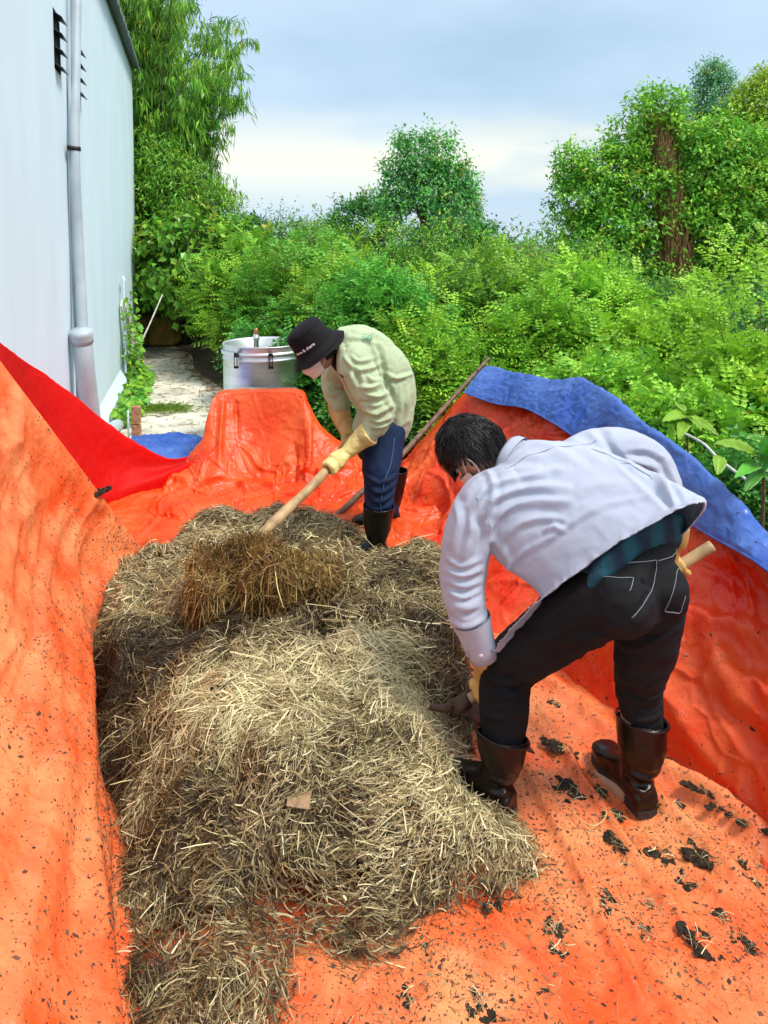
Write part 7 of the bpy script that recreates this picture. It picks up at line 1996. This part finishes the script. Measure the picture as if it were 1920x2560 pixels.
    PF = [(z3((800, 420), (860, 540), (885, 680), (960, 900)), .014, -.016), (z3((690, 665), (780, 655), (860, 610)), .013, .014), (z3((700, 790), (790, 795), (860, 755)), .014, .016), (z3((735, 835), (840, 860), (895, 830)), .011, .014),
          (z3((745, 960), (830, 985), (930, 935)), .012, .015), (z3((770, 1020), (850, 1045), (945, 1010)), .010, .014), (z3((800, 1085), (870, 1080), (935, 1045)), .010, .013), (z3((620, 640), (685, 710), (700, 790)), .014, -.014),
          (z3((880, 680), (970, 725), (1100, 690)), .012, .013), (z3((900, 750), (930, 725), (960, 690)), .009, .009), (z3((930, 790), (905, 870), (955, 960)), .012, .010), (z3((570, 540), (640, 640), (660, 780)), .012, .010),
          (z3((700, 900), (800, 905), (900, 880)), .010, -.010), (z3((760, 700), (800, 740), (870, 730)), .010, .010), (z3((990, 480), (1060, 620), (1080, 760)), .02, .008), (z3((1000, 800), (1010, 930), (980, 1080)), .014, .008),
          (z3((1070, 780), (1060, 900), (1030, 1040)), .012, .007), (z3((620, 420), (760, 440), (860, 480)), .014, .008), (z3((700, 380), (820, 400), (930, 470)), .014, .006), (z3((640, 560), (700, 600), (800, 580)), .010, .009), (z3((450, 800), (500, 850), (560, 830)), .012, .010), (z3((470, 760), (530, 790), (580, 760)), .010, .010)]
    V = cloth(V, Fq, fo, .006, 6, (1.6, 1, 1), seed=8); V = V + vnormals(V, Fq) * fold_px(V, vnormals(V, Fq), PF, 1.35)[:, None]; V = smooth_verts(V, Fq, 1, .35); V = relax_edge(V, Fq, 20)
    so = obj('shirt', V, Fq, M['green_shirt'], body); md = so.modifiers.new('t', 'SOLIDIFY'); md.thickness = .0025; md.offset = -1
    N = vnormals(V, Fq)
    # black undershirt at the open neck, collar wings, pocket flap
    obj('undershirt', *tube([P(838, 868, 4.14), P(852, 905, 4.08), P(872, 945, 4.05)], [(.05, .07), (.05, .06), (.02, .03)], n=14, m=18, round_ends=True), M['hat'], body)
    def wing(pts, nrm_):
        nu = 8; A_ = catmull(pts[0], nu); B_ = catmull(pts[1], nu); t = np.linspace(0, 1, 6)[None, :, None]
        Q = A_[:, None] * (1 - t) + B_[:, None] * t; Q = Q + np.array(nrm_) * (.010 * np.sin(np.pi * t))
        o_ = obj('collar', Q.reshape(-1, 3), grid_faces(nu, 6), M['green_shirt'], so); md = o_.modifiers.new('t', 'SOLIDIFY'); md.thickness = .003
    wing([[P(845, 866, 3.99), P(842, 900, 3.97), P(843, 932, 3.95)], [P(866, 868, 3.96), P(862, 905, 3.93), P(866, 943, 3.90)]], (0, -1, .2))
    wing([[P(838, 858, 4.05), P(852, 852, 4.08), P(868, 862, 4.04)], [P(834, 872, 4.02), P(848, 874, 4.0), P(866, 880, 3.97)]], (-.3, -1, .3))
    # print on the upper back
    def onback(x, y):
        v = P(905 + (x * 460), 836 - y * 380, 3.95)
        d = v - np.array([0, 0, CAMZ]); d = d / np.linalg.norm(d)
        w_ = V - np.array([0, 0, CAMZ]); al = w_ @ d; pr = np.linalg.norm(w_ - al[:, None] * d, axis=1)
        c_ = np.where(pr < .012)[0]
        if len(c_) == 0: return v
        k = c_[np.argmin(al[c_])]; return np.array([0, 0, CAMZ]) + d * (al[k] - .006)
    MBp = MB()
    bars = [((0, 0), (.05, -.008)), ((.004, -.012), (.02, -.034)), ((.02, -.034), (.03, -.014)), ((.034, -.012), (.05, -.036)), ((.05, -.008), (.053, -.036)), ((.012, -.022), (.046, -.026))]
    for (x0, y0), (x1, y1) in bars:
        q = np.array([onback(x0 + (x1 - x0) * t + .0, y0 + (y1 - y0) * t) for t in np.linspace(0, 1, 5)])
        MBp.add(*tube(q, [(.0035, .0012)] * 5, m=8, smoothpath=False))
    MBp.build('back_print', M['green_print'], so)
    # ---- gloves
    hA, hB = P(885, 1112, 4.04), P(640, 1350, 3.29); hd = unit(hB - hA)
    g1_ = hA + (hB - hA) * .26
    mb = MB(); grip_hand(mb, g1_, hd, unit(wrN - g1_) * .5 + np.array([.1, -.5, .45]), wrN * .6 + g1_ * .4, r=.021, size=1.15)
    mb.add(*tube([g1_ * .55 + wrN * .45, g1_ * .3 + wrN * .7, wrN, P(925, 1082, 3.89)], [.036, .042, .055, .064], n=20, m=20))
    V, Fq = finish(mb, .0045, 2); V = cloth(V, Fq, [], .003, 16)
    obj('glove', V, Fq, M['glove'], body)
    g2_ = hA + (hB - hA) * .03
    mb = MB(); grip_hand(mb, g2_, hd, unit(wrF - g2_) + np.array([0, .3, 0]), wrF, r=.021, size=1.1)
    mb.add(*tube([g2_ * .5 + wrF * .5, wrF, P(850, 1030, 4.36), P(848, 1008, 4.38)], [.036, .042, .058, .066], n=20, m=20))
    V, Fq = finish(mb, .0045, 2); V = cloth(V, Fq, [], .003, 16)
    obj('glove', V, Fq, M['glove_old'], body)
    # ---- boots
    gzN = pile_at(np.array([ankN[0]]), np.array([ankN[1]]))[0][0]
    hN = ankN - unit([-.97, -.25, 0]) * .055; hN[2] = max(gzN, 0.03) - .02; hF = ankF - unit([-1, .03, 0]) * .055; hF[2] = floor_z(ankF[0], ankF[1]) + .004
    for hh, td, tp_, mm, tr_ in ((hN, (-.97, -.25), P(946, 1262, 3.97), 'boot', .090), (hF, (-1, .03), P(986, 1172, 4.50), 'boot_brown', .086)):
        t = unit([td[0], td[1], 0]); ak = hh + t * .055 + np.array([0, 0, .10])
        mb = MB(); boot(mb, hh, t, [ak, ak * .6 + tp_ * .4, tp_], [.052, .05, .070, tr_ * .94], w=.052)
        V, Fq = finish(mb, .0055, 3); ax = unit(tp_ - ak); Fq = cut_open(V, Fq, tp_, ax, .015); V, Fq = compact(V, Fq)
        V = cloth(V, Fq, [], .003, 8, seed=5)
        bo_ = obj('boot', V, Fq, M[mm], body); md = bo_.modifiers.new('t', 'SOLIDIFY'); md.thickness = .003
        sole(hh, td, bo_, .054)
    # ---- long handled fork with its load
    t = thing('fork', (hA + hB) / 2, 'fork with thick bamboo handle lifting straw, held by the green shirted worker', 'fork')
    n_ = 10; pts = [hA - hd * .02 + (hB - hA + hd * .06) * k + rng.normal(0, .002, 3) for k in np.linspace(0, 1, n_)]
    V, Fs = tube(pts, np.linspace(.020, .026, n_) * (1 + .06 * rng.normal(size=n_)), n=90, m=18); V = V + vnormals(V, Fs) * (.0018 * fbm(V * 25, 3))[:, None]
    obj('handle', V, Fs, M['wood'], t)
    e0 = hB + hd * .04 + np.array([0, 0, -.05])
    sd_ = unit(np.cross(hd, [0, 0, 1]))
    obj('head_bar', *tube([e0 - sd_ * .12, e0, e0 + sd_ * .12], [.009, .012, .009], n=12, m=10, round_ends=True), M['rust'], t)
    for k in range(4):
        p0 = e0 + sd_ * (-.115 + .077 * k)
        obj('tine', *tube([p0, p0 + hd * .05 + [0, 0, -.05], p0 + hd * .08 + [0, 0, -.17]], [.007, .006, .002], n=12, m=8), M['rust'], t)
    return body
person_w = worker_white()
hoe_front()
person_g = worker_green()

# ------------------------------------------------------------------ straw load on the fork
def load():
    root = thing('straw_load', P(640, 1440, 3.12), 'dark tangled clump of straw hanging from the lifted fork above the heap', 'straw')
    mb = MB()
    for (px, py, Y, r) in [(600, 1372, 3.14, .06), (680, 1380, 3.12, .065), (640, 1362, 3.13, .055), (520, 1520, 3.1, .06), (550, 1395, 3.14, .085), (640, 1395, 3.14, .10), (720, 1400, 3.14, .09), (780, 1425, 3.14, .075), (540, 1455, 3.12, .095), (620, 1455, 3.14, .11), (710, 1450, 3.14, .10), (560, 1510, 3.12, .07), (650, 1490, 3.14, .08)]:
        c = P(px + 4, py + 34, Y - .12); r = r * 1.12; mb.add(*lathe([(.001, -r), (r * .7, -r * .7), (r, 0), (r * .7, r * .7), (.001, r)], c, 14))
    V, Fq = finish(mb, .015, 3); N = vnormals(V, Fq); V = V + N * (.075 * fbm(V * 7, 3) - .01)[:, None]
    core = obj('clump_core', V, Fq, M['compost'], root); N = vnormals(V, Fq)
    n = 15000; k = rng.integers(0, len(V), n)
    front = V[k][:, 0]
    D = nrm(rng.normal(0, .5, (n, 3)) + .5 * np.stack([perlin(V[k] * 9), perlin(V[k] * 9 + 7), 0 * k], 1) * 2 + [0, 0, -.9]); loose = rng.random(n) < .4
    D[loose] = nrm(rng.normal(0, 1, (loose.sum(), 3)))
    xx = (V[k][:, 0] - V[:, 0].min()) / np.ptp(V[:, 0]); zz = (V[k][:, 2] - V[:, 2].min()) / np.ptp(V[:, 2])
    pale = np.clip(.42 + .25 * perlin(V[k] * 8) - .25 * (xx > .45) * (zz < .6) + rng.normal(0, .16, n) - .15 * (zz > .8), .02, 1)  # lower right darkened: shade of the hollow put into the straw colour
    Vs, Fs, T = strands(V[k] + N[k] * rng.uniform(0, .022, n)[:, None], D, N[k], rng.uniform(.03, .13, n), rng.uniform(.0018, .0045, n), rng.normal(0, .14, n), straw_cols(n, pale))
    T = T * np.array([1.15, .97, .68]); o = obj('loose_straw', Vs, Fs, M['straw'], root, smooth=False, tint=T); o['kind'] = 'stuff'
    low = np.where((N[:, 2] < .2) & (N[:, 1] < .5))[0]; n = 4200; k = rng.choice(low, n)
    D = nrm(rng.normal(0, .22, (n, 3)) + [-.1, 0, -1.0])
    Vs, Fs, T = strands(V[k] + N[k] * .01 + D * .05, D, N[k], rng.uniform(.08, .24, n), rng.uniform(.0018, .0042, n), rng.normal(0, .12, n), straw_cols(n, np.clip(rng.normal(.45, .25, n), 0, 1)) * np.array([1.2, 1.0, .7]))
    o = obj('hanging_straw', Vs, Fs, M['straw'], root, smooth=False, tint=T); o['kind'] = 'stuff'
    # trailing stalks
    for k_ in range(9):
        x = 520 + 32 * k_ + rng.normal(0, 8)
        a = P(x, 1460 + rng.uniform(-20, 30), 3.03); b = P(x + rng.normal(-6, 12), 1540 + rng.uniform(-25, 25), 3.0)
        obj('hanging_stalk', *tube([a, (a + b) / 2 + rng.normal(0, .01, 3), b], [.0028, .0026, .0016], n=12, m=5), M['stalk'], root)
    obj('hanging_stalk', *tube([P(590, 1412, 2.98), P(575, 1480, 2.96), P(553, 1512, 2.95), P(505, 1565, 2.93), P(488, 1595, 2.92)], [.003, .003, .003, .0025, .002], n=40, m=5), M['stalk'], root)
    # falling wisps on the right
    n = 1900; c = P(860, 1455, 3.12)
    Pw = P(800, 1440, 3.14) + np.stack([rng.uniform(-.05, .18, n), rng.normal(0, .06, n), rng.normal(0, .07, n) - .02], 1)
    D = nrm(rng.normal(0, .8, (n, 3)) + [.5, 0, -.6])
    Vs, Fs, T = strands(Pw, D, nrm(rng.normal(0, 1, (n, 3))), rng.uniform(.04, .11, n), rng.uniform(.003, .0055, n), rng.normal(0, .15, n), straw_cols(n, np.clip(rng.normal(.6, .2, n), 0, 1)))
    o = obj('falling_straw', Vs, Fs, M['straw'], root, smooth=False, tint=T); o['kind'] = 'stuff'
M['stalk'] = mat('pale_dry_stalk', (0.60, 0.48, 0.24), 0.6)
load()

# ------------------------------------------------------------------ long pole lying across the back
a, b = P(1222, 896, 5.55), P(826, 1306, 4.42)
a1 = P(1150, 975, 5.33); a2 = P(1000, 1142, 4.85)
pole = thing('bamboo_pole', (a + b) / 2, 'long dark bamboo pole slanting along the back edge of the orange sheet', 'pole')
obj('shaft', *tube([a, a1, a2, P(900, 1235, 4.55), b], [.014, .0165, .019, .020, .021], n=70, m=12), M['wood_dark'], pole)
q = catmull([a, a1, a2, P(900, 1235, 4.55), b], 70)
for k in (8, 19, 30, 41, 52, 62):
    d = unit(q[k + 1] - q[k]); obj('node_ring', *lathe([(.016, -.006), (.0225, -.002), (.0225, .002), (.016, .006)], q[k], 14, axis=d), M['wood_dark'], pole)
obj('hoe_blade', *box(b + np.array([-.03, 0, -.03]), (.09, .012, .07), R=frame([.8, .2, -.5], [0, 0, 1]), bevel=.003), M['rust'], pole)

# straw thrown over boots so that feet stand in it
def dress(c, r, n, z, pale, labelroot, spread=(1, 1)):
    a = rng.uniform(0, 6.28, n); rr = r * np.sqrt(rng.random(n))
    X = c[0] + rr * np.cos(a) * spread[0]; Y = c[1] + rr * np.sin(a) * spread[1]
    zz = np.maximum(pile_at(X, Y)[0], floor_h(X, Y)) + rng.random(n) ** 2 * z
    ang = rng.uniform(0, 6.28, n); D = nrm(np.stack([np.cos(ang), np.sin(ang), rng.normal(0, .35, n)], 1))
    Vs, Fs, T = strands(np.stack([X, Y, zz], 1), D, nrm(rng.normal(0, .3, (n, 3)) + [0, 0, 1]), rng.uniform(.03, .11, n), rng.uniform(.002, .0042, n), rng.normal(0, .15, n), straw_cols(n, np.clip(rng.normal(pale, .22, n), 0, 1)))
    o = obj('boot_straw', Vs, Fs, M['straw'], labelroot, smooth=False, tint=T); o['kind'] = 'stuff'
dress(P(930, 1400, 3.72), .14, 700, .04, .65, heap, (1.2, .5))
dress(G(1180, 2060), .13, 500, .03, .75, heap, (1, .7))
